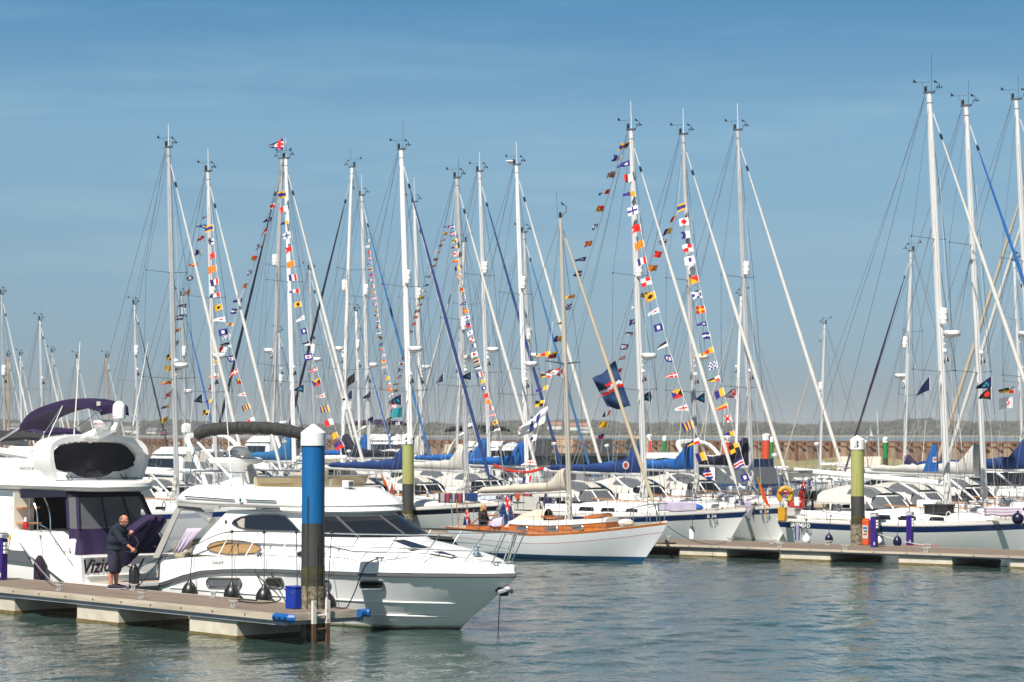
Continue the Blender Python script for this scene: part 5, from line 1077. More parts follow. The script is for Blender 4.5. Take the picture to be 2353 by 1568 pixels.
Y_('y120', 'distant yacht with grey mast showing behind the purple bimini top', 120, 810, 175, det=0, mast=ALU)
WOODM = M('varnished spruce spar', (.50, .30, .13), .45, var=.2, scale=3)
Y_('y47', 'distant small yacht with bare alloy mast near a wooden one at the edge', 47, 817, 181.8, det=0)
Y_('y240', 'distant old yacht with varnished wooden mast rising behind the bimini end', 245, 822, 175, det=0, mast=WOODM)
Y_('y178', 'distant small white yacht with short mast beside the flybridge yacht antenna', 177, 823, 168.8, det=0)
Y_('y17', 'distant old yacht with wooden mast close to the picture edge', 18, 820, 165, det=0, mast=WOODM)
Y_('y2330', 'distant yacht with radome and twin spreaders behind the blue furled sail', 2330, 600, 116.2, spr=(735, 880), radar=768, det=0, whip=.5)

# ------------------------------------------------------------------ the classic wooden yacht
def classic():
    th = R(38); a = Vector((math.cos(th), -math.sin(th), 0)); L = 8.9; B = 2.35
    bow = at_z(1533, 1203, 1.28); O = Vector((bow.x, bow.y, 0)) - a * L
    # hold its near side in front of the pontoon
    t = thing('wooden_yacht', 'classic white hulled wooden yacht with varnished cabin', 'sailing yacht', O, math.atan2(a.y, a.x), None)
    WH = M('painted planked topsides', (.74, .75, .76), .22, var=.05, scale=.7, coat=.4); CT = M('blue boot topping', c8(14, 86, 130), .5)
    mb, edge = hull_mesh(L, B, 1.32, .86, .98, 1.45, 1.35, [0, .05, .08, .33, .345, .17, .0], [VARN, VARN, WH, RED, WH, CT, CT], ws=.42, flat=.46, keel=-.5, full=.36)
    hull = mb.build('hull', t, smooth=40)
    mb = MB(); mb.loft([[(x, -w_ * .97, z - .02), (x, 0, z + .05), (x, w_ * .97, z - .02)] for x, w_, z in edge], TEAKG, closed=False); mb.build('deck', t, smooth=40)
    dz = lambda x: edge_at(edge, x)[1]
    def box_cabin(x0, x1, w0, w1, h0, h1, nm, round_end=True):
        secs = []
        for k in range(8):
            x = lerp(x0, x1, k / 7); w_ = lerp(w0, w1, k / 7) * (1 if k < 6 or not round_end else (.93 if k == 6 else .72)); zt = lerp(h0, h1, k / 7); zd = dz(x) - .01
            secs.append([(x, -w_, zd), (x, -w_ * .98, zd + zt), (x, w_ * .98, zd + zt), (x, w_, zd)])
        mb = MB(); mb.loft(secs, VARN, closed=True); c = mb.build(nm, t, smooth=30)
        mb = MB(); top = []
        for s_ in secs: (x, y0, z0) = s_[1]; top.append([(x, -abs(y0) - .03, z0), (x, -abs(y0) - .03, z0 + .08), (x, -abs(y0) * .5, z0 + .15), (x, 0, z0 + .17), (x, abs(y0) * .5, z0 + .15), (x, abs(y0) + .03, z0 + .08), (x, abs(y0) + .03, z0)])
        mb.loft(top, GEL); mb.build('cabin_top', c, smooth=40); return c, secs
    c, secs = box_cabin(3.0, 6.75, .78, .55, .27, .25, 'cabin')
    for x in (3.55, 4.75, 5.75):
        wv = lerp(.78, .55, (x - 3.0) / 3.75); P = []
        for k in range(12):
            q = 2 * math.pi * k / 12; P.append((x + .24 * math.copysign(abs(math.cos(q)) ** .6, math.cos(q)), -wv - .008, dz(x) + .14 + .07 * math.copysign(abs(math.sin(q)) ** .6, math.sin(q))))
        mb = MB(); mb.slab(P, (0, .025, 0), GLASSG); o = mb.build('cabin_window', c, smooth=0); mb = MB(); mb.tube(P + [P[0]], .018, STEEL, 5, caps=False); mb.build('window_rim', o)
    mb = MB(); mb.box((6.15, 0, dz(6.15) + .46), (.75, .6, .1), VARN, ry=-.12); mb.box((6.2, 0, dz(6.15) + .53), (.6, .48, .03), GLASSG, ry=-.12); mb.build('fore_hatch', t, bevel=.01)
    mb = MB(); mb.box((3.6, 0, dz(3.6) + .52), (1.1, .62, .08), VARN); mb.box((4.35, 0, dz(4) + .49), (.4, .5, .07), VARN); mb.build('sliding_hatch', t, bevel=.01)
    mb = MB(); secs2 = []
    for x, hh, ww in ((2.55, .1, .62), (2.75, .3, .62), (3.1, .48, .6), (3.6, .55, .5), (4.1, .50, .3)): secs2.append([(x, -ww * math.cos(math.pi * j / 8), dz(x) + .30 * (x - 2.5) / 1.6 + hh * math.sin(math.pi * j / 8) ** .7) for j in range(9)])
    mb.loft(secs2, CANC, closed=False); mb.build('folded_sprayhood', t, smooth=60)
    # cockpit
    mb = MB()
    for sy in (-1, 1): mb.box((2.0, sy * .62, dz(2) + .05), (1.9, .05, .14), VARN)
    mb.box((1.05, 0, dz(1) + .05), (.05, 1.2, .14), VARN); mb.box((2.0, 0, dz(2) - .1), (1.8, 1.2, .04), TEAK); mb.build('cockpit_coaming', t, bevel=.01)
    mb = MB(); mb.tube([(.75, 0, dz(.8) + .1), (1.2, 0, dz(1) + .4), (1.9, .05, dz(2) + .48)], [.035, .03, .025], VARN, 6); mb.build('tiller', t)
    # spars
    xm = 5.0; T = at_y(1318, 500, O.y - a.y * 0 + a.y * xm); h = T.z; mb = MB(); P0, P1 = Vector((xm, 0, dz(xm) + .2)), Vector((xm - .035 * h, 0, h)); SP = M('weathered mast', (.38, .36, .32), .5, var=.12, scale=2, stretch=(1, 1, .2))
    mb.tube([P0, P0.lerp(P1, .6), P1], [.095, .09, .065], SP, 10, sq=(.75, 1)); m_ = mb.build('mast', t); at = lambda z: P0.lerp(P1, (z - P0.z) / (P1.z - P0.z))
    z = CAMH + (995 - 836) * (O.y + a.y * xm) / FPX; tips = []
    for sy in (-1, 1): mb = MB(); e = at(z) + Vector((-.1, sy * .95, .08)); mb.tube([at(z), e], [.028, .018], ALUD, 5); mb.build('spreader', m_); tips.append(e)
    mb = MB(); mb.lathe([(.04, 0), (.05, .06), (.05, .2), (0, .22)], at(h - .02), BLACK, 8); mb.tube([at(h), at(h) + Vector((.25, 0, .2)), at(h) + Vector((.25, 0, .42))], .01, BLACK, 4); mb.slab([at(h) + Vector((.22, 0, .4)), at(h) + Vector((.02, 0, .56)), at(h) + Vector((.06, 0, .44))], (0, .012, 0), BLACK); mb.tube([at(h) + Vector((-.12, 0, 0)), at(h) + Vector((-.16, 0, .9))], .005, BLACK, 4); mb.build('masthead_gear', m_, smooth=0)
    for s_, sy in enumerate((-1, 1)):
        mb = MB(); cp = Vector((xm - .1, sy * edge_at(edge, xm)[0] * .93, dz(xm))); mb.tube([at(h - .1), tips[s_], cp], .008, WIRE, 4); mb.tube([at(z), cp + Vector((.4, 0, 0))], .008, WIRE, 4); mb.tube([at(z), cp - Vector((.4, 0, 0)), cp], .008, WIRE, 4); mb.build('shroud', t, smooth=0)
    mb = MB(); mb.tube([at(h - .05), (.15, 0, dz(.2) + .1)], .008, WIRE, 4); mb.build('backstay', t, smooth=0)
    hb, ht = Vector((L - .35, 0, 1.5)), at(h * .965) + Vector((.08, 0, 0)); n = 22; mb = MB(); mb.tube([ht.lerp(hb, lerp(.03, .95, k / n)) for k in range(n + 1)], [.03 + .03 * min(1, k / n * 2) + .005 * math.sin(k * 2.1) for k in range(n + 1)], CANTAN, 8); mb.tube([ht.lerp(hb, .95), hb], .02, STEEL, 6); mb.tube([ht, ht.lerp(hb, .03)], .02, STEEL, 6); mb.build('furled_headsail', t)
    mb = MB(); g, e = at(2.25) + Vector((-.1, 0, 0)), Vector((1.15, 0, 2.10)); mb.tube([g, e], .06, ALU, 8); bo = mb.build('boom', t)
    mb = MB(); mb.text('HARKEN', .13, lambda x, y: (lerp(g.x, e.x, .52) + x, -.066, lerp(g.z, e.z, .52) - .02 + y), RED); mb.build('boom_lettering', bo, smooth=0, fixn=False)
    secs3 = []
    for k in range(19):
        q = k / 18; c0 = g.lerp(e, q * 1.02); hh = .20 + .12 * (1 - q) + (.42 if q < .06 else .2 if q < .13 else .06 if q < .2 else 0); ww = .12 + .05 * (1 - q) + .012 * math.sin(k * 2.9)
        if k == 18: hh = .1; ww = .05
        secs3.append([c0 + Vector((.06 * (q < .15) * math.sin(w2 * 2), ww * math.cos(w2), .03 + hh * .5 + hh * .5 * math.sin(w2))) for w2 in [2 * math.pi * j / 12 for j in range(12)]])
    mb = MB(); mb.loft(secs3, CANC); mb.build('sail_cover', bo, smooth=60)
    mb = MB(); mb.tube([e, (1.5, 0, dz(1.5) + .1)], .012, ROPE, 4); mb.build('mainsheet', t, smooth=0)
    mb = MB()
    for k in range(4): c0 = at(1.5 + .22 * k) + Vector((.02 * k, -.13, 0)); mb.tube([c0 + Vector((.09 * math.cos(q), -.02, -.2 + .2 * math.sin(q))) for q in [2 * math.pi * j / 10 for j in range(11)]], .016, ROPE, 4, caps=False)
    mb.build('halyard_coil', m_, smooth=0)
    for sy in (-1, 1):
        mb = MB(); P = [Vector((x, sy * edge_at(edge, x)[0] * .95, dz(x))) for x in (.4, 1.7, 3.0, 4.3, 5.6, 6.9, 7.9)]
        for p in P: mb.tube([p, p + Vector((0, 0, .58))], .012, STEEL, 4)
        for k in (.3, .57): mb.tube([p + Vector((0, 0, k)) for p in P], .006, WIRE, 4)
        mb.build('guardrail', t, smooth=0)
    mb = MB(); w2, z2 = edge_at(edge, 7.8); mb.tube(smooth_path([(7.8, -w2, z2 + .58), (8.5, -.25, 1.9), (8.9, 0, 1.92), (8.5, .25, 1.9), (7.8, w2, z2 + .58)], 4), .014, STEEL, 5)
    for q in (8.3, 8.7):
        for sy in (-1, 1): w3, z3 = edge_at(edge, q); mb.tube([(q, sy * w3, z3), (q, sy * .2, 1.9)], .012, STEEL, 4)
    mb.build('pulpit', t)
    mb = MB(); mb.ell((7.2, .1, dz(7.2) + .16), (.28, .24, .14), ROPE, 10, 6); mb.ell((7.5, -.15, dz(7.5) + .12), (.2, .2, .1), CANC, 10, 6); mb.build('rope_pile', t)
    mb = MB()
    for q in range(2): mb.tube([(.2 + q * .25, -.3, dz(.3)), (.1 + q * .25, -.3, dz(.3) + .95)], .018, VARN if q else STEEL, 5)
    mb.build('stern_staff', t)
    rt = Matrix.Rotation(math.atan2(a.y, a.x), 4, 'Z'); return dict(t=t, W=lambda p: O + rt @ Vector(p), at=at, dz=dz, edge=edge, axis=a, bow=O + a * L + Vector((0, 0, 1.4)))
CLS = classic()
# ================================================================== other motor boats
def motor_bg(label, u, y, dr=1, L=10.5, zroof=3.6, canvas=CANG, bimini=None, domes=0, radar=True, arch=True, th=TH, mast=False, B=3.4, fore=True, dodger=None):
    a = Vector((math.cos(th), -math.sin(th), 0)) * dr; c = at_y(u, 1100, y); O = Vector((c.x, c.y, 0)) - a * L * .45
    t = thing('motor_yacht', label, 'motor yacht', O, math.atan2(a.y, a.x), 'motor yachts moored among the sailing yachts')
    mb, edge = hull_mesh(L, B, 1.55, 1.25, 1.15, 1.5, .2, [0, .16, .20, .5, .55, .12, 0], [GEL, NAVY, GEL, GEL, GEL, GEL, ANTIFD], ws=.9, flat=.5, full=.2); mb.build('hull', t, smooth=32)
    mb = MB(); mb.loft([[(x, -w_ * .96, z - .02), (x, 0, z + .05), (x, w_ * .96, z - .02)] for x, w_, z in edge], GEL, closed=False); mb.build('deck', t)
    k = zroof - 1.2; mb = MB()
    mb.loft([plan_ring(.30 * L, .43 * B, .60 * L, .80 * L, 1.15), plan_ring(.31 * L, .42 * B, .56 * L, .74 * L, 1.2 + k * .38), plan_ring(.32 * L, .37 * B, .48 * L, .60 * L, 1.2 + k * .85), plan_ring(.30 * L, .40 * B, .48 * L, .60 * L, 1.2 + k * .87), plan_ring(.32 * L, .34 * B, .44 * L, .55 * L, zroof)], GEL); cb = mb.build('superstructure', t, smooth=45)
    f = lambda p: (p[0] + .015, p[1] * 1.012, p[2]); lo, hi = plan_ring(.33 * L, .42 * B, .555 * L, .735 * L, 1.2 + k * .42), plan_ring(.335 * L, .38 * B, .495 * L, .62 * L, 1.2 + k * .78)
    mb = MB(); mb.loft([[f(p) for p in lo[2:-2]], [f(p) for p in hi[2:-2]]], GLASS, closed=False); mb.build('saloon_window', cb, smooth=50)
    # aft cockpit enclosure in canvas with clear panels
    if canvas:
        A_ = [(.31 * L, -.40 * B), (.08 * L, -.40 * B), (.05 * L, -.34 * B), (.05 * L, .34 * B), (.08 * L, .40 * B), (.31 * L, .40 * B)]
        zl = [1.15, 1.2 + k * .30, 1.2 + k * .72, 1.2 + k * .92]; sc = [1, .99, .93, .86]
        mb = MB(); rings = [[(x + (.06 * L if i > 1 and x < .2 * L else .03 * L if i == 2 and x < .2 * L else 0), yy * sc[i], z) for x, yy in A_] for i, z in enumerate(zl)]
        mb.loft(rings[:2], canvas, closed=False); mb.loft(rings[2:], canvas, closed=False); mb.add(rings[3] + [], [tuple(range(6))], canvas); cv = mb.build('cockpit_canopy', t, smooth=30)
        mb = MB(); mb.loft(rings[1:3], GLASSG, closed=False); mb.build('canopy_window', cv, smooth=0)
        for i in range(6): mb = MB(); mb.tube([rings[1][i], rings[2][i]], .035, canvas, 5); mb.build('canopy_post', cv, smooth=0)
    if arch:
        mb = MB(); P = smooth_path([(.10 * L, -.42 * B, 1.3), (.22 * L, -.42 * B, zroof - .3), (.28 * L, -.38 * B, zroof + .35), (.31 * L, -.2 * B, zroof + .55), (.31 * L, .2 * B, zroof + .55), (.28 * L, .38 * B, zroof + .35), (.22 * L, .42 * B, zroof - .3), (.10 * L, .42 * B, 1.3)], 5)
        mb.tube(P, .15, GEL, 8, sq=(1, .55)); ar = mb.build('radar_arch', t, smooth=60)
    zt = zroof + (.62 if arch else .05)
    if radar: mb = MB(); mb.lathe([(0, 0), (.22, 0), (.28, .08), (.28, .16), (.2, .22), (0, .23)], (.31 * L, .1, zt + .12), WHITEP, 16); mb.tube([(.31 * L, .1, zt - .1), (.31 * L, .1, zt + .14)], .07, WHITEP, 8); mb.build('radome', t)
    for q in range(domes): mb = MB(); mb.lathe([(0, 0), (.19, 0), (.22, .05), (.22, .3)] + [(.22 * math.cos(s), .3 + .16 * math.sin(s)) for s in (.4, .8, 1.2, 1.5)], (.33 * L, (-.28 + .56 * q) * B, zt + .02), WHITEP, 16); mb.build('satellite_dome', t)
    for sy in (-.3, .3): mb = MB(); mb.tube([(.3 * L, sy * B, zt - .2), (.27 * L, sy * B, zt + 2.2)], [.016, .008], WHITEP, 5); mb.build('antenna', t)
    if bimini:
        mb = MB(); S = []
        for x, z in ((.12 * L, zroof + .72), (.18 * L, zroof + .92), (.30 * L, zroof + 1.0), (.42 * L, zroof + .92), (.46 * L, zroof + .75)): S.append([(x, yy * B, z - dz_) for yy, dz_ in ((-.36, .2), (-.33, .05), (0, 0), (.33, .05), (.36, .2))] + [(x, 0, z - .1)])
        mb.loft(S, bimini); bi = mb.build('bimini', t, smooth=50)
        for yy in (-.35, .35): mb = MB(); mb.tube([(.2 * L, yy * B, zroof + .8), (.33 * L, yy * B, zroof - .1), (.40 * L, yy * B, zroof + .8)], .016, STEEL, 5); mb.build('bimini_frame', bi)
    mb = MB()
    for sy in (-1, 1):
        P = []
        for q in (.5, .62, .74, .85, .94, .99): w2, z2 = edge_at(edge, q * L); P.append(Vector((q * L, sy * max(.08, w2 * .93), z2)))
        mb.tube([p + Vector((0, 0, .6)) for p in P], .016, STEEL, 4)
        for p in P: mb.tube([p, p + Vector((0, 0, .6))], .013, STEEL, 4)
    mb.build('bow_rail', t, smooth=0)
    return t
motor_bg('white motor yacht with beige canopy and two domes behind the purple canopied flybridge yacht', 425, 112, dr=-1, zroof=3.55, canvas=CANG, domes=2, L=10)
motor_bg('white motor yacht with dark windows framed behind the grey folded bimini', 620, 155.5, dr=-1, zroof=4.0, canvas=DGREY, L=10, domes=0)
motor_bg('white motor yacht with tall white arch and purple bimini by the number 4 pile', 905, 160, dr=1, zroof=4.1, canvas=CANK, bimini=CANP, domes=1, L=10)
motor_bg('white motor yacht with radar tower and black bimini, left of the grey floating building', 1140, 147, dr=1, zroof=3.7, canvas=CANTAN, bimini=BLKF, domes=1, L=10)
motor_bg('white motor yacht with purple side canopy behind the KUDU boom', 1535, 122, dr=-1, zroof=3.2, canvas=CANP, L=10, radar=False)
motor_bg('white motor boat under a big blue canvas tent by the R6 pile', 1632, 118, dr=-1, zroof=3.1, canvas=M('dusty blue canvas', c8(44, 74, 120), .85, var=.15, bump=.3), L=9, B=3.2, radar=False, arch=False)
motor_bg('white motor boat with a low dark bimini beyond the purple bimini, by the edge', 52, 88, dr=1, zroof=3.3, canvas=CANG, bimini=DGREY, L=9, radar=False)
motor_bg('white motor boat with small purple bimini and radome under the big purple bimini', 140, 115, dr=1, zroof=3.5, canvas=CANP, bimini=CANP, L=9)
motor_bg('white motor cruiser low in the water behind the number 3 pile and white booms', 2085, 108, dr=-1, zroof=2.5, canvas=None, L=8.5, B=2.9, radar=False, arch=False)
motor_bg('white motor boat with blue canvas past the last blue furled sail', 2300, 108, dr=1, zroof=2.8, canvas=CANB, L=9, B=3.0, radar=False, arch=False)
def rib(label, u, y, dr, L=4.6, col=CANG, motor=True, z0=.1, rz=None):
    c = at_y(u, 1120, y); a = Vector((math.cos(TH), -math.sin(TH), 0)) * dr; t = thing('inflatable_dinghy', label, 'dinghy', (c.x, c.y, z0), rz if rz is not None else math.atan2(a.y, a.x), None)
    P = smooth_path([(-L / 2, -.75, .35), (L * .2, -.78, .38), (L * .42, -.4, .5), (L * .5, 0, .58), (L * .42, .4, .5), (L * .2, .78, .38), (-L / 2, .75, .35)], 5); mb = MB(); mb.tube(P, .24, col, 12); mb.build('tube', t, smooth=70)
    mb = MB(); mb.loft([[(-L * .48, -.6, .2), (-L * .48, 0, -.1), (-L * .48, .6, .2)], [(L * .2, -.55, .25), (L * .2, 0, -.1), (L * .2, .55, .25)], [(L * .46, -.1, .4), (L * .46, 0, .3), (L * .46, .1, .4)]], GEL, closed=False); mb.box((-.3, 0, .5), (.5, .6, .6), GEL); mb.box((.35, 0, .55), (.25, .5, .7), WHITEP); mb.build('hull', t)
    if motor: mb = MB(); mb.box((-L * .52, 0, .75), (.32, .34, .42), M('outboard cowl', (.35, .36, .37), .4)); mb.box((-L * .53, 0, .3), (.14, .12, .6), BLACK); mb.build('outboard_motor', t, bevel=.05)
    return t
rib('white rigid inflatable with outboard beyond the long white boom and number 3 pile', 2010, 118, -1, 5.0, M('white hypalon', (.66, .66, .64), .6))
rib('pale grey inflatable dinghy near the second red pile below the rusty wall', 1812, 150, 1, 4.2, CANG)
rib('grey inflatable with a covered seat in front of the rusty wall, far water', 1925, 165, 1, 4.4, CANG)
def tent_boat():
    c = at_y(1915, 1106, 205); t = thing('day_boat', 'small white open boat under a cream ridge tent before the rusty wall', 'boat', (c.x, c.y, 0), R(-12), None)
    mb, e = hull_mesh(5.2, 1.9, 1.1, .95, .95, .5, .2, [0, .1, .14, .3, .34, .1, 0], [GEL, GEL, GEL, GEL, GEL, GEL, RED], ws=.8); mb.build('hull', t)
    mb = MB(); mb.slab([(.4, -.9, 1.0), (.4, 0, 2.2), (.4, .9, 1.0)], (.02, 0, 0), CANTAN); mb.loft([[(x, -1.0, .95), (x, 0, 2.2), (x, 1.0, .95)] for x in (.4, 1.6, 2.8, 4.0)], CANC, closed=False); mb.build('tent', t, smooth=0)
    mb = MB(); mb.tube([(3.9, 0, .9), (3.7, 0, 6.0)], .05, ALU, 6); mb.build('mast', t)
tent_boat()
def far_sail():
    c = at_y(2000, 1003, 1900); t = thing('sailing_boat', 'tiny white sail far out on open water before the wooded shore', 'sailing boat', (c.x, c.y, 0), R(20))
    mb = MB(); mb.slab([(-.3, 0, 1.4), (2.2, .3, 1.6), (1.0, .5, 6.5), (.0, 0, 11.5)], (0, .1, 0), GEL); mb.build('sail', t, smooth=0)
    mb = MB(); mb.loft([[(-3, -.9, 1), (-3, 0, -.2), (-3, .9, 1)], [(0, -1.2, 1), (0, 0, -.3), (0, 1.2, 1)], [(3.6, -.05, 1.2), (3.4, 0, .2), (3.6, .05, 1.2)]], GEL, closed=False); mb.build('hull', t)
far_sail()
# ================================================================== signal flags and burgees
FC = {'r': c8(214, 36, 28), 'w': c8(232, 228, 222), 'b': c8(52, 44, 130), 'y': c8(240, 176, 40), 'k': c8(28, 22, 22), 'g': c8(196, 200, 110), 'n': c8(18, 30, 74), 't': c8(24, 140, 152)}
FMAT = {}
def fmat(ch):
    if ch not in FMAT:
        FCB = tuple(min(.82, q * (2.0 if ch in 'rw' else 1.7)) for q in FC[ch]); FC[ch] = FCB; m = M('flag cloth ' + {'r': 'red', 'w': 'white', 'b': 'blue', 'y': 'yellow', 'k': 'black', 'g': 'pale yellow', 'n': 'navy', 't': 'teal'}[ch], FC[ch], .85); n = m.node_tree
        b = n.nodes['Principled BSDF']; tr = n.nodes.new('ShaderNodeBsdfTranslucent'); tr.inputs['Color'].default_value = (*FC[ch], 1); mx = n.nodes.new('ShaderNodeMixShader'); mx.inputs[0].default_value = .3
        out = n.nodes['Material Output']; n.links.new(b.outputs[0], mx.inputs[1]); n.links.new(tr.outputs[0], mx.inputs[2]); n.links.new(mx.outputs[0], out.inputs['Surface']); FMAT[ch] = m
    return FMAT[ch]
def pat(c):
    """(function of u from hoist, v from bottom) -> colour letter; what it looks like; pennant or not"""
    X = lambda u, v: abs(u - v) < .16 or abs(u + v - 1) < .16
    P = {
        'A': (lambda u, v: 'w' if u < .5 else 'b', 'white and blue swallowtail'), 'B': (lambda u, v: 'r', 'plain red swallowtail'), 'C': (lambda u, v: 'bwrwb'[min(4, int(v * 5))], 'blue, white and red striped'),
        'D': (lambda u, v: 'y' if v < .25 or v > .75 else 'b', 'yellow flag with broad blue band'), 'E': (lambda u, v: 'r' if v < .5 else 'b', 'blue over red'), 'F': (lambda u, v: 'r' if abs(u - .5) + abs(v - .5) < .42 else 'w', 'white with red diamond'),
        'G': (lambda u, v: 'yb'[int(u * 6) % 2], 'yellow and blue upright striped'), 'H': (lambda u, v: 'w' if u < .5 else 'r', 'white and red halved'), 'I': (lambda u, v: 'k' if (u - .5) ** 2 + (v - .5) ** 2 < .07 else 'y', 'yellow with black disc'),
        'J': (lambda u, v: 'w' if .33 < v < .67 else 'b', 'blue with white band'), 'K': (lambda u, v: 'y' if u < .5 else 'b', 'yellow and blue halved'), 'L': (lambda u, v: 'y' if (u < .5) == (v > .5) else 'k', 'yellow and black quartered'),
        'M': (lambda u, v: 'w' if X(u, v) else 'b', 'blue with white diagonal cross'), 'N': (lambda u, v: 'wb'[(int(u * 4.99) + int(v * 3.99)) % 2], 'blue and white chequered'), 'O': (lambda u, v: 'r' if v > u else 'y', 'red and yellow diagonal halved'),
        'P': (lambda u, v: 'w' if .3 < u < .7 and .3 < v < .7 else 'b', 'blue with white square'), 'Q': (lambda u, v: 'y', 'plain yellow'), 'R': (lambda u, v: 'y' if abs(u - .5) < .11 or abs(v - .5) < .13 else 'r', 'red with yellow cross'),
        'S': (lambda u, v: 'b' if .32 < u < .68 and .3 < v < .7 else 'w', 'white with blue square'), 'T': (lambda u, v: 'rwb'[min(2, int(u * 3))], 'red, white and blue upright banded'), 'U': (lambda u, v: 'r' if (u < .5) == (v > .5) else 'w', 'red and white quartered'),
        'V': (lambda u, v: 'r' if X(u, v) else 'w', 'white with red diagonal cross'), 'W': (lambda u, v: 'r' if .36 < u < .64 and .36 < v < .64 else 'w' if .2 < u < .8 and .2 < v < .8 else 'b', 'blue, white and red nested squares'),
        'X': (lambda u, v: 'b' if abs(u - .5) < .12 or abs(v - .5) < .14 else 'w', 'white with blue cross'), 'Y': (lambda u, v: 'yr'[int((u + v) * 5) % 2], 'yellow and red diagonal striped'),
        'Z': (lambda u, v: 'k' if u < v and u < 1 - v else 'b' if u > v and u > 1 - v else 'y' if v > .5 else 'r', 'four coloured triangles'),
        '1': (lambda u, v: 'r' if (u - .3) ** 2 + (v - .5) ** 2 * .8 < .03 else 'w', 'white pennant with red disc'), '2': (lambda u, v: 'w' if (u - .3) ** 2 + (v - .5) ** 2 * .8 < .03 else 'b', 'blue pennant with white disc'),
        '3': (lambda u, v: 'rwb'[min(2, int(u * 3))], 'red, white and blue banded pennant'), '4': (lambda u, v: 'w' if abs(u - .3) < .07 or abs(v - .5) < .13 else 'r', 'red pennant with white cross'), '5': (lambda u, v: 'y' if u < .45 else 'b', 'yellow and blue pennant'),
        '6': (lambda u, v: 'k' if v > .5 else 'w', 'black over white pennant'), '7': (lambda u, v: 'y' if v > .5 else 'r', 'yellow over red pennant'), '8': (lambda u, v: 'r' if abs(u - .3) < .07 or abs(v - .5) < .13 else 'w', 'white pennant with red cross'),
        '9': (lambda u, v: ('w' if u < .45 else 'k') if v > .5 else ('r' if u < .45 else 'y'), 'white, black, red and yellow pennant'), '0': (lambda u, v: 'yry'[min(2, int(u * 3))], 'yellow and red banded pennant'),
        '*': (lambda u, v: 't' if .15 < u < .6 and abs(v - .5 - .13 * math.sin(u * 22)) < .12 else 'n', 'navy burgee with pale wave emblem'), '+': (lambda u, v: 'w' if X(u, v) else 'r', 'dark red burgee with pale cross'), '@': (lambda u, v: 'r' if (u - .35) ** 2 + (v - .5) ** 2 < .04 and (u - .42) ** 2 + (v - .55) ** 2 > .02 else 'w', 'white burgee with red crescent'),
        '#': (lambda u, v: 't', 'plain teal ensign'), '%': (lambda u, v: 'k', 'tattered black house flag'), '$': (lambda u, v: 'r' if (u - .3) ** 2 + (v - .5) ** 2 < .05 else 'k', 'black burgee with red disc'), '!': (lambda u, v: 'n', 'plain navy burgee'), '&': (lambda u, v: 'r' if abs(u - .28) < .1 or (abs(v - .5) < .1 and u < .5) else 'w' if abs(v - .5) < .25 else 'b', 'blue and white burgee with red cross')}
    return P[c]
FR = random.Random(77)
def flag(code, label, pos, hoist, size, group, fly=None, cat='flag', nm='signal_flag', cols=12, rows=8):
    fn, _ = pat(code); pen = code in '0123456789'; bur = code in '*+&!$'; swal = code in 'AB'
    W, Hh = size * (1.5 if pen else 1.15), size * (.72 if pen else .95)
    hv = Vector(hoist).normalized(); fv = Vector(fly) if fly else Vector((-1, FR.uniform(-.6, .35), FR.uniform(-.6, .2))); fv = (fv - hv * fv.dot(hv) * .6).normalized(); nv = hv.cross(fv).normalized()
    ph, amp, kk = FR.uniform(0, 6), FR.uniform(.06, .17), FR.uniform(4, 9); curl = FR.uniform(-.5, .65)
    vs = []; fs = []; mats = []
    for i in range(cols + 1):
        u = i / cols; tp = 1 - (.62 * u if pen else .85 * u if bur else 0)
        for j in range(rows + 1):
            v = j / rows; q = u
            if swal: q = u * (1 - .24 * (1 - abs(2 * v - 1)))
            p = fv * (q * W * (1 - .18 * abs(curl))) + hv * ((v - .5) * Hh * tp) + nv * (amp * size * math.sin(ph + q * kk + v * 1.6) * q * 1.6 + curl * size * q * q * .8) + Vector((0, 0, -.16 * size * q * q))
            vs.append(p)
    mb = MB()
    for i in range(cols):
        for j in range(rows):
            k = i * (rows + 1) + j; fs.append((k, k + rows + 1, k + rows + 2, k + 1)); mats.append(fmat(fn((i + .5) / cols, (j + .5) / rows)))
    mb.v = [tuple(p) for p in vs]; mb.f = fs; mb.m = [mb.mi(m) for m in mats]
    hd = [-hv * Hh * .5 - fv * .012, hv * Hh * .5 - fv * .012]; mb.tube(hd, .012, fmat('w'), 4)
    o = mb.build(nm, smooth=75, fixn=False); o.location = pos; tag(o, label, cat, group); return o
def string(desc, pts, ya, yb, size=.31, group=None, line=None, ext=None):
    """pts: (u, v, code) down the line at the hoist; ya, yb: distance of its top and bottom end"""
    group = 'signal flags on ' + desc
    v0, v1 = pts[0][1], pts[-1][1]; P = [at_y(u, v, lerp(ya, yb, (v - v0) / max(1, v1 - v0))) for u, v, c in pts]; seen = {}
    for k, (u, v, c) in enumerate(pts):
        a, b = P[max(0, k - 1)], P[min(len(P) - 1, k + 1)]; d = (a - b); fr = lerp(.82, 1.06, FR.random())
        lab = pat(c)[1]; n_ = sum(1 for q in pts if q[2] == c)
        if n_ > 1: s_ = seen.get(c, 0); seen[c] = s_ + 1; lab = ('upper ' if s_ == 0 else 'lower ' if s_ == n_ - 1 else 'middle ') + lab
        nm = 'flag'; flag(c, lab + ('' if 'flag' in lab or 'pennant' in lab or 'burgee' in lab else ' flag') + ' on ' + desc, P[k], d, size * fr, group)
    Q = ([Vector(ext[0])] if ext and ext[0] else []) + P + ([Vector(ext[1])] if ext and ext[1] else [])
    mb = MB(); mb.tube(Q, .007, ROPE, 4); o = mb.build('flag_halyard', smooth=0); tag(o, 'thin white dressing line, ' + desc, 'rope')
def conv(o, k, L): return [(o[0] + x * k, o[1] + y * k, c) for x, y, c in L]
C1, K1 = (287.2, 247), .24547
C2, K2 = (287.2, 632), .24183
C3, K3 = (746.9, 287.2), .23816
C4, K4 = (746.9, 632), .23816
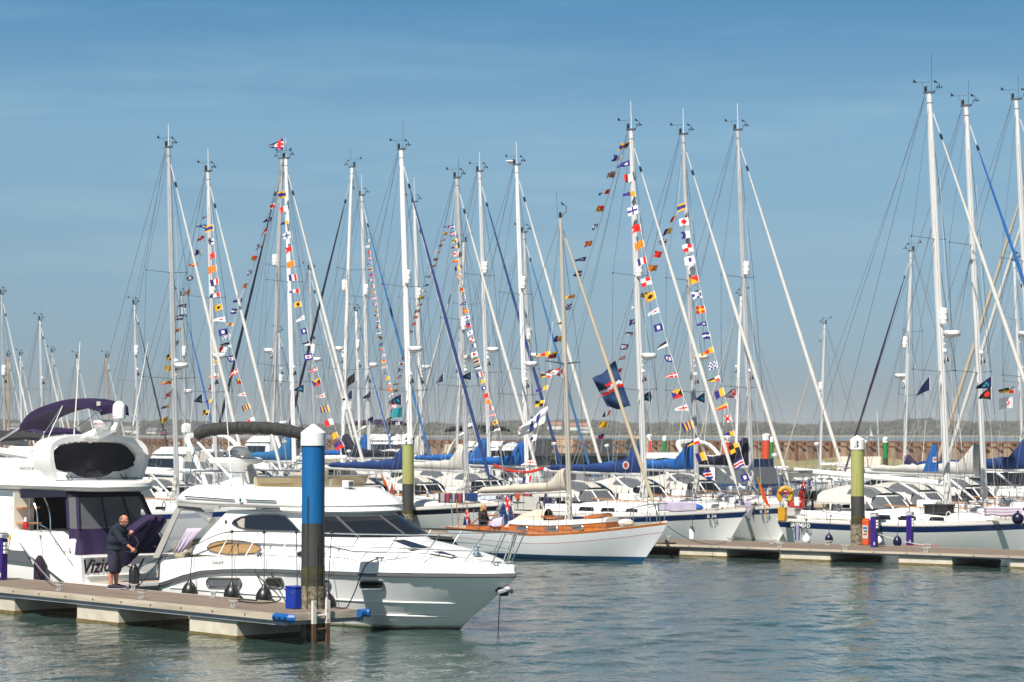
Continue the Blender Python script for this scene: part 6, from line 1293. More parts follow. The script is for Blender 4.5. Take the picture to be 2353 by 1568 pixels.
C5, K5 = (1263.9, 218.3), .24547
C6, K6 = (1263.9, 603.2), .25647
C7, K7 = (1436.25, 947.9), .2015
y = 103.4
string('the line down the second tall mast', conv(C1, K1, [(826, 1125, 'D'), (832, 1255, 'X'), (843, 1380, 'B'), (855, 1503, 'Y')]) + conv(C2, K2, [(886, 55, 'T'), (902, 185, '3'), (922, 300, 'I'), (948, 420, '1'), (972, 540, 'P'), (1003, 665, '6'), (1040, 790, 'W'), (1070, 912, '4'), (1103, 1015, 'Z'), (1142, 1135, '8'), (1185, 1245, 'G'), (1228, 1375, 'H')]), y - .5, y - 3.5, size=.31, ext=(YT['y480']['top'], at_y(612, 1010, 100)))
string('the stern line of the second tall mast', conv(C1, K1, [(790, 1012, '3'), (760, 1118, '2'), (742, 1230, 'U'), (718, 1358, 'A'), (684, 1477, '7')]) + conv(C2, K2, [(650, 30, 'M'), (618, 160, 'R'), (585, 293, '2'), (556, 400, 'J'), (532, 520, '0'), (508, 645, 'N'), (478, 720, 'P'), (452, 790, 'L'), (450, 882, 'Q'), (445, 1015, '7'), (435, 1130, 'V'), (420, 1247, '5'), (408, 1367, 'I'), (396, 1495, 'C')]), y, y + 5, size=.29, ext=(YT['y480']['top'], at_y(380, 1050, 109)))
string('the line by the royal blue furled sail', conv(C2, K2, [(1030, 470, '0'), (998, 585, 'N'), (960, 715, 'H'), (890, 825, 'K'), (886, 958, '7'), (853, 1072, 'V'), (825, 1193, '5'), (795, 1312, 'L'), (765, 1440, 'C')]), 114, 112, size=.29, ext=(at_y(560, 660, 115), at_y(462, 1010, 112)))
y = 116.2
string('the line under the twin masthead burgee', conv(C1, K1, [(1508, 812, 'D'), (1520, 945, 'H'), (1530, 1070, '5'), (1547, 1193, 'X'), (1562, 1320, 'B'), (1585, 1455, 'Y')]) + conv(C2, K2, [(1632, 22, 'T'), (1655, 150, '3'), (1675, 275, 'I'), (1702, 402, '1'), (1730, 530, 'P'), (1757, 650, '6'), (1783, 772, 'W'), (1823, 895, '4'), (1857, 1010, 'Z'), (1895, 1142, '8'), (1935, 1265, 'G'), (1975, 1392, 'H'), (2020, 1515, 'Q')]) + [(788, 1020, 'E')], y - .5, y - 4, size=.34, ext=(YT['y655b']['top'], at_y(800, 1060, 112)))
string('the line crossing the slate furled sail', conv(C1, K1, [(1475, 800, '9'), (1412, 925, 'F'), (1372, 1045, '2'), (1327, 1160, 'U'), (1280, 1293, 'A'), (1233, 1412, 'O'), (1185, 1545, 'M')]) + conv(C2, K2, [(1155, 103, 'R'), (1112, 240, '2'), (1073, 347, 'J')]), y, y + 3, size=.32, ext=(YT['y655b']['top'], at_y(540, 790, 120)))
y = 134.6
string('the line beside the light blue sail', conv(C3, K3, [(427, 1115, 'A'), (430, 1172, '1'), (437, 1228, 'B'), (441, 1285, 'C'), (450, 1330, '2'), (456, 1390, 'D'), (464, 1445, 'E'), (471, 1500, '3')]) + conv(C4, K4, [(475, 108, 'F'), (484, 168, 'G'), (491, 222, '4'), (498, 278, 'T'), (506, 332, 'I'), (513, 388, '5'), (522, 445, 'J'), (530, 498, 'K'), (537, 553, '6'), (549, 607, 'L'), (559, 665, 'M'), (568, 718, '7'), (577, 772, 'N'), (585, 832, 'O'), (597, 884, '8'), (607, 938, 'P'), (620, 995, 'Q'), (632, 1050, '9'), (643, 1105, 'R'), (655, 1160, 'S'), (668, 1215, '0'), (680, 1262, 'U'), (690, 1320, 'V'), (704, 1378, 'W'), (716, 1430, 'X')]), y - .3, y - 4, size=.205, ext=(YT['y832']['top'], at_y(930, 1000, 130)))
y = 107.2
string('the line crossing behind the navy sail', conv(C3, K3, [(1203, 985, '3'), (1182, 1050, 'Q'), (1157, 1107, '4'), (1133, 1167, 'G'), (1108, 1225, '8'), (1085, 1297, 'Z'), (1065, 1360, '7'), (1042, 1418, 'W'), (1018, 1475, '6')]) + conv(C4, K4, [(998, 95, '2'), (978, 157, '1'), (955, 215, 'I'), (935, 280, '9'), (913, 345, 'T'), (892, 408, 'Y'), (872, 470, 'B'), (850, 545, 'X'), (802, 663, 'H'), (797, 730, 'C'), (778, 795, 'K'), (760, 858, 'F'), (745, 918, 'A'), (733, 982, 'U'), (713, 1048, '5'), (702, 1110, 'L'), (684, 1180, 'M'), (670, 1240, 'R'), (655, 1305, 'N'), (643, 1378, 'D')]), y, y + 5, size=.195, ext=(YT['y1052']['top'], at_y(895, 1000, 113)))
string('the line above the bundled white canvas', conv(C3, K3, [(1246, 980, 'J'), (1256, 1045, 'C'), (1267, 1110, 'L'), (1274, 1175, '5'), (1282, 1242, 'V'), (1290, 1308, '7'), (1300, 1380, 'K'), (1312, 1447, '9'), (1324, 1517, 'N')]) + conv(C4, K4, [(1337, 145, 'O'), (1352, 212, 'M'), (1365, 272, '2'), (1378, 343, 'R'), (1392, 405, 'X'), (1405, 480, 'E'), (1420, 550, 'S'), (1435, 618, 'U'), (1450, 680, 'A'), (1467, 760, 'F'), (1486, 826, 'D'), (1503, 888, '6'), (1521, 957, 'T'), (1540, 1020, 'Q'), (1558, 1085, 'P'), (1577, 1155, 'B'), (1598, 1220, 'Y'), (1620, 1282, 'H'), (1640, 1350, '4'), (1660, 1415, 'I'), (1685, 1487, '1')]), y - .4, y - 4, size=.215, ext=(YT['y1052']['top'], at_y(1160, 1050, 103)))
string('the short line by the turquoise sail', conv(C4, K4, [(2167, 762, '0'), (2180, 975, '9'), (2148, 1085, '5'), (2112, 1237, 'L'), (2075, 1408, 'C')]) + [(1232, 1005, 'S'), (1226, 1063, '8'), (1222, 1100, 'T')], 108, 104, size=.42, ext=(at_y(1270, 740, 109), at_y(1215, 1120, 103)))
y = 94.0
string('the stern line of the tallest middle mast', conv(C5, K5, [(735, 470, 'D'), (660, 598, 'A'), (610, 748, 'G'), (555, 905, '3'), (500, 1065, 'O'), (445, 1222, 'M'), (388, 1390, 'R'), (333, 1535, '2')]) + conv(C6, K6, [(280, 100, 'J'), (222, 305, '0'), (186, 400, 'N'), (144, 545, '9'), (103, 685, 'K'), (60, 828, 'Z'), (18, 975, '8')]), y, y + 5.5, ext=(YT['y1450']['top'], at_y(1250, 900, 100)))
string('the bow line of the tallest middle mast', conv(C5, K5, [(749, 635, '2'), (772, 772, 'H'), (797, 925, '5'), (819, 1070, 'X'), (845, 1240, 'B'), (876, 1390, 'Y'), (900, 1545, 'T')]) + conv(C6, K6, [(903, 160, 'U'), (940, 290, 'I'), (972, 425, '1'), (1011, 575, 'P'), (1050, 725, '6'), (1093, 862, 'W'), (1137, 1005, '4'), (1183, 1165, 'Z'), (1230, 1300, '8'), (1280, 1450, 'G')]) + conv(C7, K7, [(843, 320, '9'), (917, 495, 'K'), (993, 705, 'C')]), y - .5, y - 4, size=.355, ext=(YT['y1450']['top'], at_y(1655, 1130, 90)))
y = 98.5
string('the stern line above the bright blue boom', conv(C5, K5, [(1188, 1145, 'H'), (1131, 1272, 'K'), (1090, 1380, 'X'), (1042, 1500, 'B')]) + conv(C6, K6, [(955, 50, 'Y'), (866, 290, 'L'), (822, 390, '1'), (778, 525, 'P'), (740, 645, '6'), (697, 760, 'W'), (670, 850, '4'), (638, 965, '3'), (535, 1345, 'T'), (516, 1455, 'Q'), (482, 1555, 'E')]), y, y + 5, size=.31, ext=(YT['y1570']['top'], at_y(1375, 1050, 104)))
string('the bow line above the bright blue boom', conv(C5, K5, [(1270, 1040, 'D'), (1293, 1180, 'F'), (1307, 1305, 'A'), (1333, 1430, 'U'), (1352, 1540, 'S')]) + conv(C6, K6, [(1330, 145, 'O'), (1356, 285, 'M'), (1387, 420, 'R'), (1405, 548, '2'), (1433, 655, 'J'), (1462, 780, '0'), (1496, 910, 'N'), (1518, 1035, '9'), (1556, 1155, 'K'), (1585, 1280, '7'), (1622, 1400, 'V'), (1650, 1530, '5')]) + conv(C7, K7, [(1305, 390, 'L'), (1350, 560, 'C'), (1412, 735, 'P')]), y - .5, y - 4, size=.345, ext=(YT['y1570']['top'], at_y(1740, 1130, 94)))
# single burgees under the spreaders and at mastheads
UP = (0, 0, 1)
for u, v, d, c, s_, lab in [(736, 1180, 0, '*', .5, ''), ]: pass
def single(u, v, yy, c, size, where, fly=None, up=UP):
    flag(c, pat(c)[1] + ' ' + where, at_y(u, v, yy), up, size, None, fly=fly, nm='burgee' if 'burgee' in pat(c)[1] else 'house_flag')
single(*[C2[0] + 735 * K2, C2[1] + 1175 * K2], 103, '*', .42, 'hanging left of the royal blue furled sail')
single(C2[0] + 1700 * K2, C2[1] + 1080 * K2, 115, '*', .42, 'under the spreader of the burgee topped mast')
single(C1[0] + 1483 * K1, C1[1] + 345 * K1, 116, '&', .62, 'flying from the staff at the twin masthead')
single(C4[0] + 735 * K4, C4[1] + 1205 * K4, 102, '*', .50, 'just left of the number 4 pile mast')
single(C4[0] + 1410 * K4, C4[1] + 975 * K4, 106, '*', .40, 'under the spreader of the canvas bundled mast')
single(C4[0] + 1140 * K4, C4[1] + 985 * K4, 112, '!', .42, 'hanging limp between two white furled sails', (-.5, .3, -1))
single(C4[0] + 443 * K4, C4[1] + 1150 * K4, 134, '!', .42, 'above the number 4 pile beside a bright blue sail', (-.7, .2, -.7))
single(C4[0] + 467 * K4, C4[1] + 1390 * K4, 130, '!', .34, 'low on a staff left of the white arch')
single(C4[0] + 750 * K4, C4[1] + 1325 * K4, 128, '#', .55, 'above the number 4 pile by the arch')
single(C4[0] + 290 * K4, C4[1] + 990 * K4, 128, '%', .5, 'fluttering by a grey mast', (-.7, .2, -.8))
single(C4[0] + 262 * K4, C4[1] + 1150 * K4, 128, '!', .5, 'under a spreader right of the blue pile', (-.6, .2, -.8))
single(C4[0] + 250 * K4, C4[1] + 1255 * K4, 127, '@', .45, 'low beside the white furled sail by the blue pile')
single(C6[0] + 905 * K6, C6[1] + 1200 * K6, 94, '*', .46, 'under the spreader of the tallest middle mast')
single(C6[0] + 1388 * K6, C6[1] + 1215 * K6, 98, '*', .46, 'under the spreader next to the bright blue boom')
single(C6[0] + 1668 * K6, C6[1] + 1170 * K6, 102, '+', .52, 'under the spreader of the creamy furled sail')
single(C6[0] + 122 * K6, C6[1] + 980 * K6, 86, '+', .48, 'under the spreader of the classic wooden yacht')
single(1838.5 + 955 * .3114, 517 + 1120 * .3114 + 15, 82, '!', .5, 'hanging limp under the tallest edge mast spreader', (-.5, .2, -1))
single(1838.5 + 1412 * .3114, 517 + 1165 * .3114, 86, '*', .48, 'upper one under the blue furled sail mast')
single(1838.5 + 1408 * .3114, 517 + 1243 * .3114, 86, '$', .48, 'below another by the blue furled sail')
single(1838.5 + 1578 * .3114, 517 + 1218 * .3114, 92, '9', .4, 'near the picture edge behind a white sail')
single(1838.5 + 1565 * .3114, 517 + 1310 * .3114, 92, '@', .45, 'near the picture edge under the white sail')
# large banners
def banner(label, quad, yy, mats, fn, nm='banner', cols=20, rows=14, dy=0):
    q = [at_y(u, v, yy + (k in (1, 2)) * dy) for k, (u, v) in enumerate(quad)]; vs = []
    for i in range(cols + 1):
        for j in range(rows + 1):
            u, v = i / cols, j / rows; p = q[0].lerp(q[1], u).lerp(q[3].lerp(q[2], u), v); vs.append(p + Vector((0, .13 * math.sin(u * 5 + v * 4) + .06 * math.sin(v * 11 + u * 3), .05 * math.sin(u * 7 + 1))))
    c0 = q[0]; mb = MB(); mb.v = [tuple(p - c0) for p in vs]
    for i in range(cols):
        for j in range(rows): k = i * (rows + 1) + j; mb.f.append((k, k + rows + 1, k + rows + 2, k + 1)); mb.m.append(mb.mi(mats[fn((i + .5) / cols, (j + .5) / rows)]))
    o = mb.build(nm, smooth=80, fixn=False); o.location = c0; tag(o, label, 'flag'); return o, q
FB = M('blue banner cloth', c8(24, 62, 110), .8); FR_ = fmat('r'); FW = fmat('w'); FNV = M('deep blue banner emblem', c8(34, 52, 142), .8)
def ff(u, v):   # u from hoist to fly, v from top: white and red angled line, red crown mark
    k = .46 + .14 * (abs(u - .4) if u > .4 else (.4 - u)) * (1 if u < .4 else .8)
    z = .40 + .2 * abs(u - .35)
    if .36 < u < .66 and .30 < v < .38: return 1
    return 1 if abs(v - z - .07) < .035 else 2 if abs(v - z) < .036 else 0
o, q = banner('large blue flag with a red and white line flying from the tan furled sail', [(1414, 832), (1360, 873), (1396, 938), (1449, 937)], CLS['at'](6).y + 80.5 if False else 79.6, [FB, FR_, FW], ff, 'large_flag', 24, 30)
o, q = banner('big white and blue banner furling behind a mast near the white boom', [(1262, 925), (1195, 985), (1190, 1008), (1250, 975)], 99, [FW, FNV], lambda u, v: 1 if .25 < u < .62 and (.15 < v < .9) and abs(u - .42 + .2 * (v - .5)) > .05 else 0)
# ================================================================== grey floating building
def building():
    y = 172; a = at_y(1195, 1090, y); b = at_y(1490, 1090, y); Lw = b.x - a.x; t = thing('floating_building', 'grey clad floating clubhouse with round black windows and a rooftop terrace', 'building', (a.x, y, 0), R(-4))
    CL = M('grey cladding', (.20, .21, .23), .6, var=.06, scale=1); CD = M('charcoal cladding', (.045, .046, .05), .6, var=.1); zt = CAMH + (995 - 1043) * y / FPX
    mb = MB()
    for k in range(13): z = .25 + k * (zt - .4) / 13; mb.box((Lw / 2, 2.5 - .01 * (k % 2), z + .1), (Lw, 5.0, (zt - .4) / 13 - .015), CL)
    mb.box((Lw / 2, 2.55, zt / 2), (Lw - .1, 4.9, zt - .3), CD); wl = mb.build('wall', t, smooth=0)
    mb = MB(); mb.box((Lw / 2, 2.3, .1), (Lw + 1.5, 6.5, .35), CONC); mb.build('float', t, smooth=0)
    mb = MB(); mb.box((Lw / 2, 2.3, zt - .06), (Lw + .6, 6.0, .16), CD); mb.build('terrace_deck', t, smooth=0)
    for u in (1218, 1352, 1372):
        p = at_y(u, 1077, y); mb = MB(); mb.lathe([(0, 0), (.48, 0), (.48, .08), (.40, .1), (.0, .1)], (0, 0, 0), BLACK, 24, axis='Y'); o = mb.build('round_window', t); o.location = (p.x - a.x, -.09 , p.z)
    for u0, u1, m_, nm in ((1270, 1300, CD, 'door'), (1300, 1322, CD, 'panel'), (1395, 1428, CD, 'panel'), (1428, 1450, GLASS, 'door')):
        p, q = at_y(u0, 1060, y), at_y(u1, 1060, y); mb = MB(); mb.box(((p.x + q.x) / 2 - a.x, -.04, zt * .47), (q.x - p.x, .06, zt * .8), m_); mb.build(nm, t, smooth=0)
    for u in (1270, 1412): p = at_y(u, 1050, y); mb = MB(); mb.box((p.x - a.x, -.06, zt - .28), (.4, .05, .2), M('green exit sign', (.42, .55, .35), .5)); mb.build('exit_sign', t, smooth=0)
    p = at_y(1376, 1090, y); mb = MB(); mb.lathe([(0, 0), (.3, 0), (.3, .03), (0, .03)], (0, 0, 0), M('blue round sign', c8(44, 120, 180), .5), 20, axis='Y'); mb.lathe([(.2, .035), (.24, .035), (.24, .05), (.2, .05)], (0, -.0, 0), CANW, 20, axis='Y'); o = mb.build('round_sign', t); o.location = (at_y(1378, 1081, y).x - a.x, -.1, at_y(1378, 1081, y).z)
    mb = MB()
    for k in range(12): mb.tube([(k * Lw / 11, -.55, zt), (k * Lw / 11, -.55, zt + 1.05)], .03, STEEL, 5)
    for z in (.55, 1.05): mb.tube([(0, -.55, zt + z), (Lw, -.55, zt + z)], .025, STEEL, 5)
    mb.build('terrace_railing', t, smooth=0)
    for x0, x1, m_ in ((.3, 2.1, CD), (5.3, 6.4, CD), (7.5, 8.8, CD)): mb = MB(); mb.box(((x0 + x1) / 2 * Lw / 9, 1.2, zt + .55), ((x1 - x0) * Lw / 9, 1.5, 1.05), m_); mb.build('terrace_screen', t, smooth=0)
    rp = M('terrace timber', (.50, .35, .22), .7)
    for q in (.33, .93): mb = MB(); mb.box((Lw * q, 3.5, zt + .6), (1.15, .08, 1.2), rp); mb.build('timber_panel', t, smooth=0)
    for k, xx in enumerate((2.6, 3.2, 3.8, 4.4, 4.9, 6.8)):
        mb = MB(); X = xx * Lw / 9
        for sx in (-.2, .2):
            for sy in (-.2, .2): mb.tube([(X + sx, .3 + sy, zt), (X + sx, .3 + sy, zt + .45)], .02, ALUD, 4)
        mb.box((X, .3, zt + .46), (.46, .46, .05), ALUD); mb.box((X + .2, .3, zt + .75), (.05, .46, .5), ALUD); o = mb.build('chair', None, smooth=0); o.location = (a.x, y, 0)
        tag(o, 'dark chair on the clubhouse terrace rail side', 'chair', 'dark chairs along the clubhouse terrace')
building()
# ------------------------------------------------------------------ pedestals and things on the pontoons
def pedestal(label, p, h=1.08, s=1.0, cap=True):
    t = thing('power_pedestal', label, 'power pedestal', p, R(-38), 'purple power pedestals on the pontoons')
    mb = MB(); mb.box((0, 0, (h - .08) / 2), (.20 * s, .17 * s, h - .08), PURPLE); mb.box((-.105 * s, -.03, h * .5), (.012, .03, h * .85), M('pedestal groove', (.02, .01, .06), .5)); mb.build('post', t, bevel=.012)
    mb = MB(); mb.box((0, 0, h - .02), (.25 * s, .22 * s, .1), M('pedestal cap', (.42, .44, .46), .4)); mb.box((0, 0, h + .04), (.21 * s, .18 * s, .03), ALUD); mb.build('cap', t, bevel=.012)
    for k in range(3): mb = MB(); mb.box((.12 * s, 0, h * (.80 - .09 * k)), (.05, .10, .075), WHITEP); mb.build('socket', t, bevel=.01)
    mb = MB(); mb.box((.05, -.088 * s, h * .12), (.05, .008, .1), CANW); mb.build('label_plate', t, smooth=0)
pedestal('purple power pedestal cut by the picture edge on the near pontoon', at_z(4, 1333, D1z), 1.10, 1.05)
pedestal('purple power pedestal right beside the orange locker', at_z(2009, 1258, D2z))
pedestal('purple power pedestal standing alone past the orange locker', at_z(2091, 1253, D2z))
pedestal('purple power pedestal seen between the two motor yachts', at_z(379, 1187, D2z), 1.05)
# pontoons farther back
PON4 = pontoon('short pontoon seen between the two motor yachts carrying a purple pedestal', at_z(300, 1196, .4), at_z(452, 1200, .4), 2.2, .4, [1.5, 4.2], 1.4, [])
PON5 = pontoon('far pontoon beyond the red piles carrying several purple pedestals', at_y(1500, 1133, 150), at_y(1915, 1128, 143), 2.4, .4, [1.5, 5, 8.5], 1.5, [(4, .4), (7, .4)])
for u, lab in ((1533, 'purple power pedestal on the far pontoon under the bright blue boom'), (1693, 'purple power pedestal on the far pontoon close to the R6 pile'), (1786, 'purple power pedestal on the far pontoon nearest the second red pile'), (1861, 'purple power pedestal at the end of the far pontoon')):
    p = at_z(u, 1130, .4); yy = lerp(150, 143, (u - 1500) / 415) + 1.0; q = at_y(u, 1125, yy); pedestal(lab, Vector((q.x, yy, .4)), 1.1)
def post_silver():
    t = thing('post', 'silver and blue short post on the walkway in front of the yacht name', 'post', at_z(1832, 1244, D2z)); mb = MB(); mb.box((0, 0, .31), (.09, .12, .62), M('silver post', (.5, .5, .52), .35, .5)); mb.box((.06, 0, .3), (.04, .13, .5), M('blue post strip', c8(30, 50, 170), .4)); mb.box((-.06, 0, .3), (.03, .13, .5), M('blue post strip', c8(30, 50, 170), .4)); mb.build('shaft', t, bevel=.01)
post_silver()
def lifebuoy_locker():
    p = at_z(1991, 1253, D2z); t = thing('safety_locker', 'orange safety equipment locker with white notice strapped to the number 3 pile', 'locker', (p.x, p.y, D2z), R(-30))
    mb = MB(); mb.box((0, 0, .43), (.24, .22, .86), M('orange locker shell', c8(240, 92, 48), .45)); mb.box((0, 0, .88), (.2, .18, .05), M('orange locker shell', (1, 1, 1), .5)); mb.build('shell', t, bevel=.035)
    mb = MB(); mb.box((-.0, -.113, .45), (.19, .008, .44), CANW); n = mb.build('notice', t, smooth=0)
    mb = MB(); mb.box((0, -.119, .58), (.15, .004, .08), M('notice blue', c8(60, 130, 200), .5)); mb.box((.02, -.119, .47), (.11, .004, .06), M('notice green', c8(20, 140, 90), .5)); mb.box((0, -.119, .37), (.13, .004, .05), RED); mb.build('notice_print', n, smooth=0)
lifebuoy_locker()
def dock_end():
    p = at_z(678, 1399, D1z); t = thing('dock_box', 'bright blue plastic dock box standing against the tall blue pile', 'box', (p.x, p.y, D1z), R(-49)); BB = M('blue dock box', c8(16, 60, 178), .4)
    mb = MB(); mb.box((0, 0, .215), (.34, .26, .43), BB); mb.build('body', t, bevel=.02); mb = MB(); mb.box((0, 0, .445), (.36, .28, .04), BB); mb.build('lid', t, bevel=.012); mb = MB(); mb.box((.1, -.136, .34), (.05, .02, .06), ALUD); mb.build('latch', t, smooth=0)
    BF = M('blue dock fender', c8(14, 104, 186), .45)
    for k, (xy, lab, rz) in enumerate((((on_d1(668, 1412)[0], -.06), 'blue corner fender on the near long edge of the pontoon by the ladder', 0), (((D1B - D1S).length + .06, 1.85), 'small blue corner fender at the far end corner of the pontoon', R(-90)))):
        w_ = D1S + d1 * xy[0] + D1n * xy[1]; t = thing('dock_fender', lab, 'dock fender', (w_.x, w_.y, D1z - .06), math.atan2(d1.y, d1.x) + rz, 'blue moulded dock fenders'); ln = .62 if k == 0 else .3
        mb = MB(); mb.tube([(-ln / 2, .02, 0), (-ln / 2 + .06, -.05, 0), (ln / 2 - .06, -.05, 0), (ln / 2, .02, 0)], .085, BF, 10); mb.build('moulding', t)
        for q in (-.3, 0, .3): mb = MB(); mb.lathe([(0, 0), (.028, 0), (.028, .02), (0, .02)], (0, 0, 0), BLACK, 10, axis='Y'); o = mb.build('bolt_hole', t); o.location = (q * ln, -.147, 0)
    w_ = D1S + d1 * ((D1B - D1S).length + .10) + D1n * .75; t = thing('dock_ladder', 'rusty white topped steel ladder at the pontoon end below the blue pile', 'ladder', (w_.x, w_.y, 0), math.atan2(d1.y, d1.x) + R(-90))
    LW = M('flaking white paint', (.62, .60, .55), .6, rgb2=(.25, .1, .04), scale=6, thr=(.3, .45)); LR = M('rusted ladder steel', (.06, .04, .03), .8, rgb2=(.12, .05, .025), scale=7)
    for s in (-.17, .17):
        mb = MB(); mb.box((s, 0, .62), (.085, .06, .46), LW); mb.box((s, 0, .05), (.08, .055, .72), LR); mb.build('rail', t, smooth=0)
    for z in (.55, .28, .0): mb = MB(); mb.tube([(-.17, 0, z), (.17, 0, z)], .022, LW if z > .5 else LR, 6); mb.build('rung', t)
dock_end()
def rope(label, pts, r=.014, mat=ROPEK, cat='rope', nm='mooring_rope', n=5):
    mb = MB(); mb.tube(smooth_path(pts, n), r, mat, 5); o = mb.build(nm); tag(o, label, cat); return o
dz1 = D1z + .02
rope('black mooring rope from the cruiser side cleat straight down to the deck boards', [crw(3.9, -1.6, 1.5), crw(3.95, -1.75, 1.1), at_z(640, 1368, D1z + .12), at_z(637, 1382, dz1), at_z(600, 1386, dz1), at_z(560, 1383, dz1), at_z(545, 1380, dz1), at_z(556, 1377, dz1), at_z(590, 1380, dz1)])
rope('black mooring rope slanting from the cruiser side cleat toward the blue dock box', [crw(3.9, -1.6, 1.5), crw(4.6, -1.8, 1.05), at_z(684, 1384, D1z + .12)])
rope('black bow rope sagging from the cruiser foredeck cleat to the pontoon end', [crw(7.7, -1.42, 1.52), crw(7.55, -1.6, 1.42)] + sag(crw(7.5, -1.66, 1.35), at_z(795, 1397, dz1), .1, 5)[1:] + [at_z(770, 1396, dz1)])
rope('black stern rope from the cruiser quarter to the cleat beside the man', [crw(.1, -1.5, 1.28), crw(-.1, -1.7, .9), at_z(312, 1354, D1z + .14)])
rope('second black rope looped from the cruiser quarter toward the motor yacht', [crw(.1, -1.5, 1.28), crw(-.25, -1.2, 1.28), crw(-.6, -1.0, 1.36), crw(-.9, -1.0, 1.5)])
rope('grey mooring rope slanting down the motor yacht side to the near pontoon', [vzw(3.3, 2.12, 1.72), vzw(2.2, 2.35, 1.2), at_z(118, 1336, D1z + .12), at_z(142, 1341, dz1)], .016, M('grey rope', (.2, .18, .2), .8))
rope('yellow shore power cable looping from the motor yacht to the edge pedestal', [vzw(3.2, 2.1, 1.72), vzw(3.35, 2.25, 1.3), vzw(3.75, 2.35, .95), vzw(4.3, 2.4, .95), at_z(5, 1333, D1z) + Vector((0, 0, .8))], .02, ROPEY, 'cable', 'power_cable')
cB = CLS['bow']
rope('dark bow rope from the wooden yacht stem to a walkway cleat', sag(cB - Vector((0, 0, .2)), at_z(1668, 1247, D2z + .05), .25, 8), .012, M('grey rope', (.2, .18, .2), .8))
sW = YT['sal']['W']
rope('pale rope from the named yacht down along the walkway', sag(sW((3.2, -1.6, 1.2)), at_z(2125, 1253, D2z + .05), .15, 8), .011, ROPE)
rope('orange cord along the walkway by the lone purple pedestal', [at_z(u, v, D2z + .015) for u, v in ((2060, 1251), (2085, 1254), (2110, 1253), (2140, 1254), (2160, 1255))], .012, ORANGE)
# a coil on the near deck
# ------------------------------------------------------------------ things on the yachts
def cloth(label, quad, mat, name='towel', cat='towel', stripes=None, drop=.0, n=12, group=None):
    """quad: four world points (top a, top b, bottom b, bottom a)"""
    a, b, c, d = quad; mb = MB(); vs = []; fs = []; ms = []
    for i in range(n + 1):
        for j in range(7):
            u, v = i / n, j / 6; p = a.lerp(b, u).lerp(d.lerp(c, u), v); vs.append(p + Vector((.0, -.05 * math.sin(u * 17 + 1) * v - .04, .02 * math.sin(u * 9) * v)))
    for i in range(n):
        for j in range(6): k = i * 7 + j; fs.append((k, k + 7, k + 8, k + 1)); ms.append(stripes(i / n, j / 6) if stripes else mat)
    o_ = Vector(vs[0]); mb.v = [tuple(p - o_) for p in vs]; mb.f = fs; mb.m = [mb.mi(m) for m in ms]; o = mb.build(name, smooth=70, fixn=False); o.location = o_
    s = o.modifiers.new('thickness', 'SOLIDIFY'); s.thickness = .012; tag(o, label, cat, group); return o
def qd(u0, v0, u1, v1, yy, y2=None): y2 = y2 or yy; return at_y(u0, v0, yy), at_y(u1, v0, y2), at_y(u1, v1, y2), at_y(u0, v1, yy)
DW = M('dark striped towel', (.05, .03, .05), .95); DR = M('red towel stripe', (.32, .03, .05), .95); DL = M('grey towel stripe', (.30, .28, .32), .95)
cloth('dark towel with red and grey stripes over a yacht rail by the number 4 pile', qd(1008, 1134, 1064, 1156, 95.5, 94.5), DW, stripes=lambda u, v: DL if .08 < u < .17 or .55 < u < .66 else DR if .3 < u < .4 or .78 < u < .88 else DW)
cloth('navy cloth drying on a rail next to the striped towel', qd(1068, 1133, 1098, 1152, 94.3, 93.8), CANN, 'cloth', 'cloth')
cloth('pale cloth with a grey seam drying right of the navy cloth', qd(1104, 1131, 1140, 1150, 93.8, 93), M('pale blue cloth', (.52, .56, .64), .9), 'cloth', 'cloth')
cloth('wide lilac sheet hanging over a bow rail behind the wooden yacht bow', qd(1511, 1153, 1600, 1176, 90, 88.2), LILAC, 'sheet', 'sheet')
cloth('smaller lilac towel on the rail beside the red triangle flag', qd(1697, 1151, 1726, 1182, 94.5, 93.5), LILAC)
WT = M('white striped towel', (.66, .66, .70), .95); WP = M('pink towel stripe', (.50, .34, .46), .95)
cloth('white towel with thin pink stripes over the rail near the picture edge', qd(2262, 1165, 2350, 1186, 82, 79.4), WT, stripes=lambda u, v: WP if int(v * 6) % 2 else WT)
cloth('lilac blanket draped over the cruiser cockpit coaming', [crw(1.0, -1.42, 1.98), crw(1.55, -1.40, 2.0), crw(.95, -1.52, 1.42), crw(.62, -1.50, 1.42)], LILAC, 'blanket', 'blanket')
cloth('lilac garments heaped by the wooden yacht cockpit', [CLS['W']((2.15, -.5, 1.28)), CLS['W']((2.5, -.45, 1.36)), CLS['W']((2.62, -.7, 1.04)), CLS['W']((2.05, -.7, 1.06))], LILAC, 'garment', 'clothes')
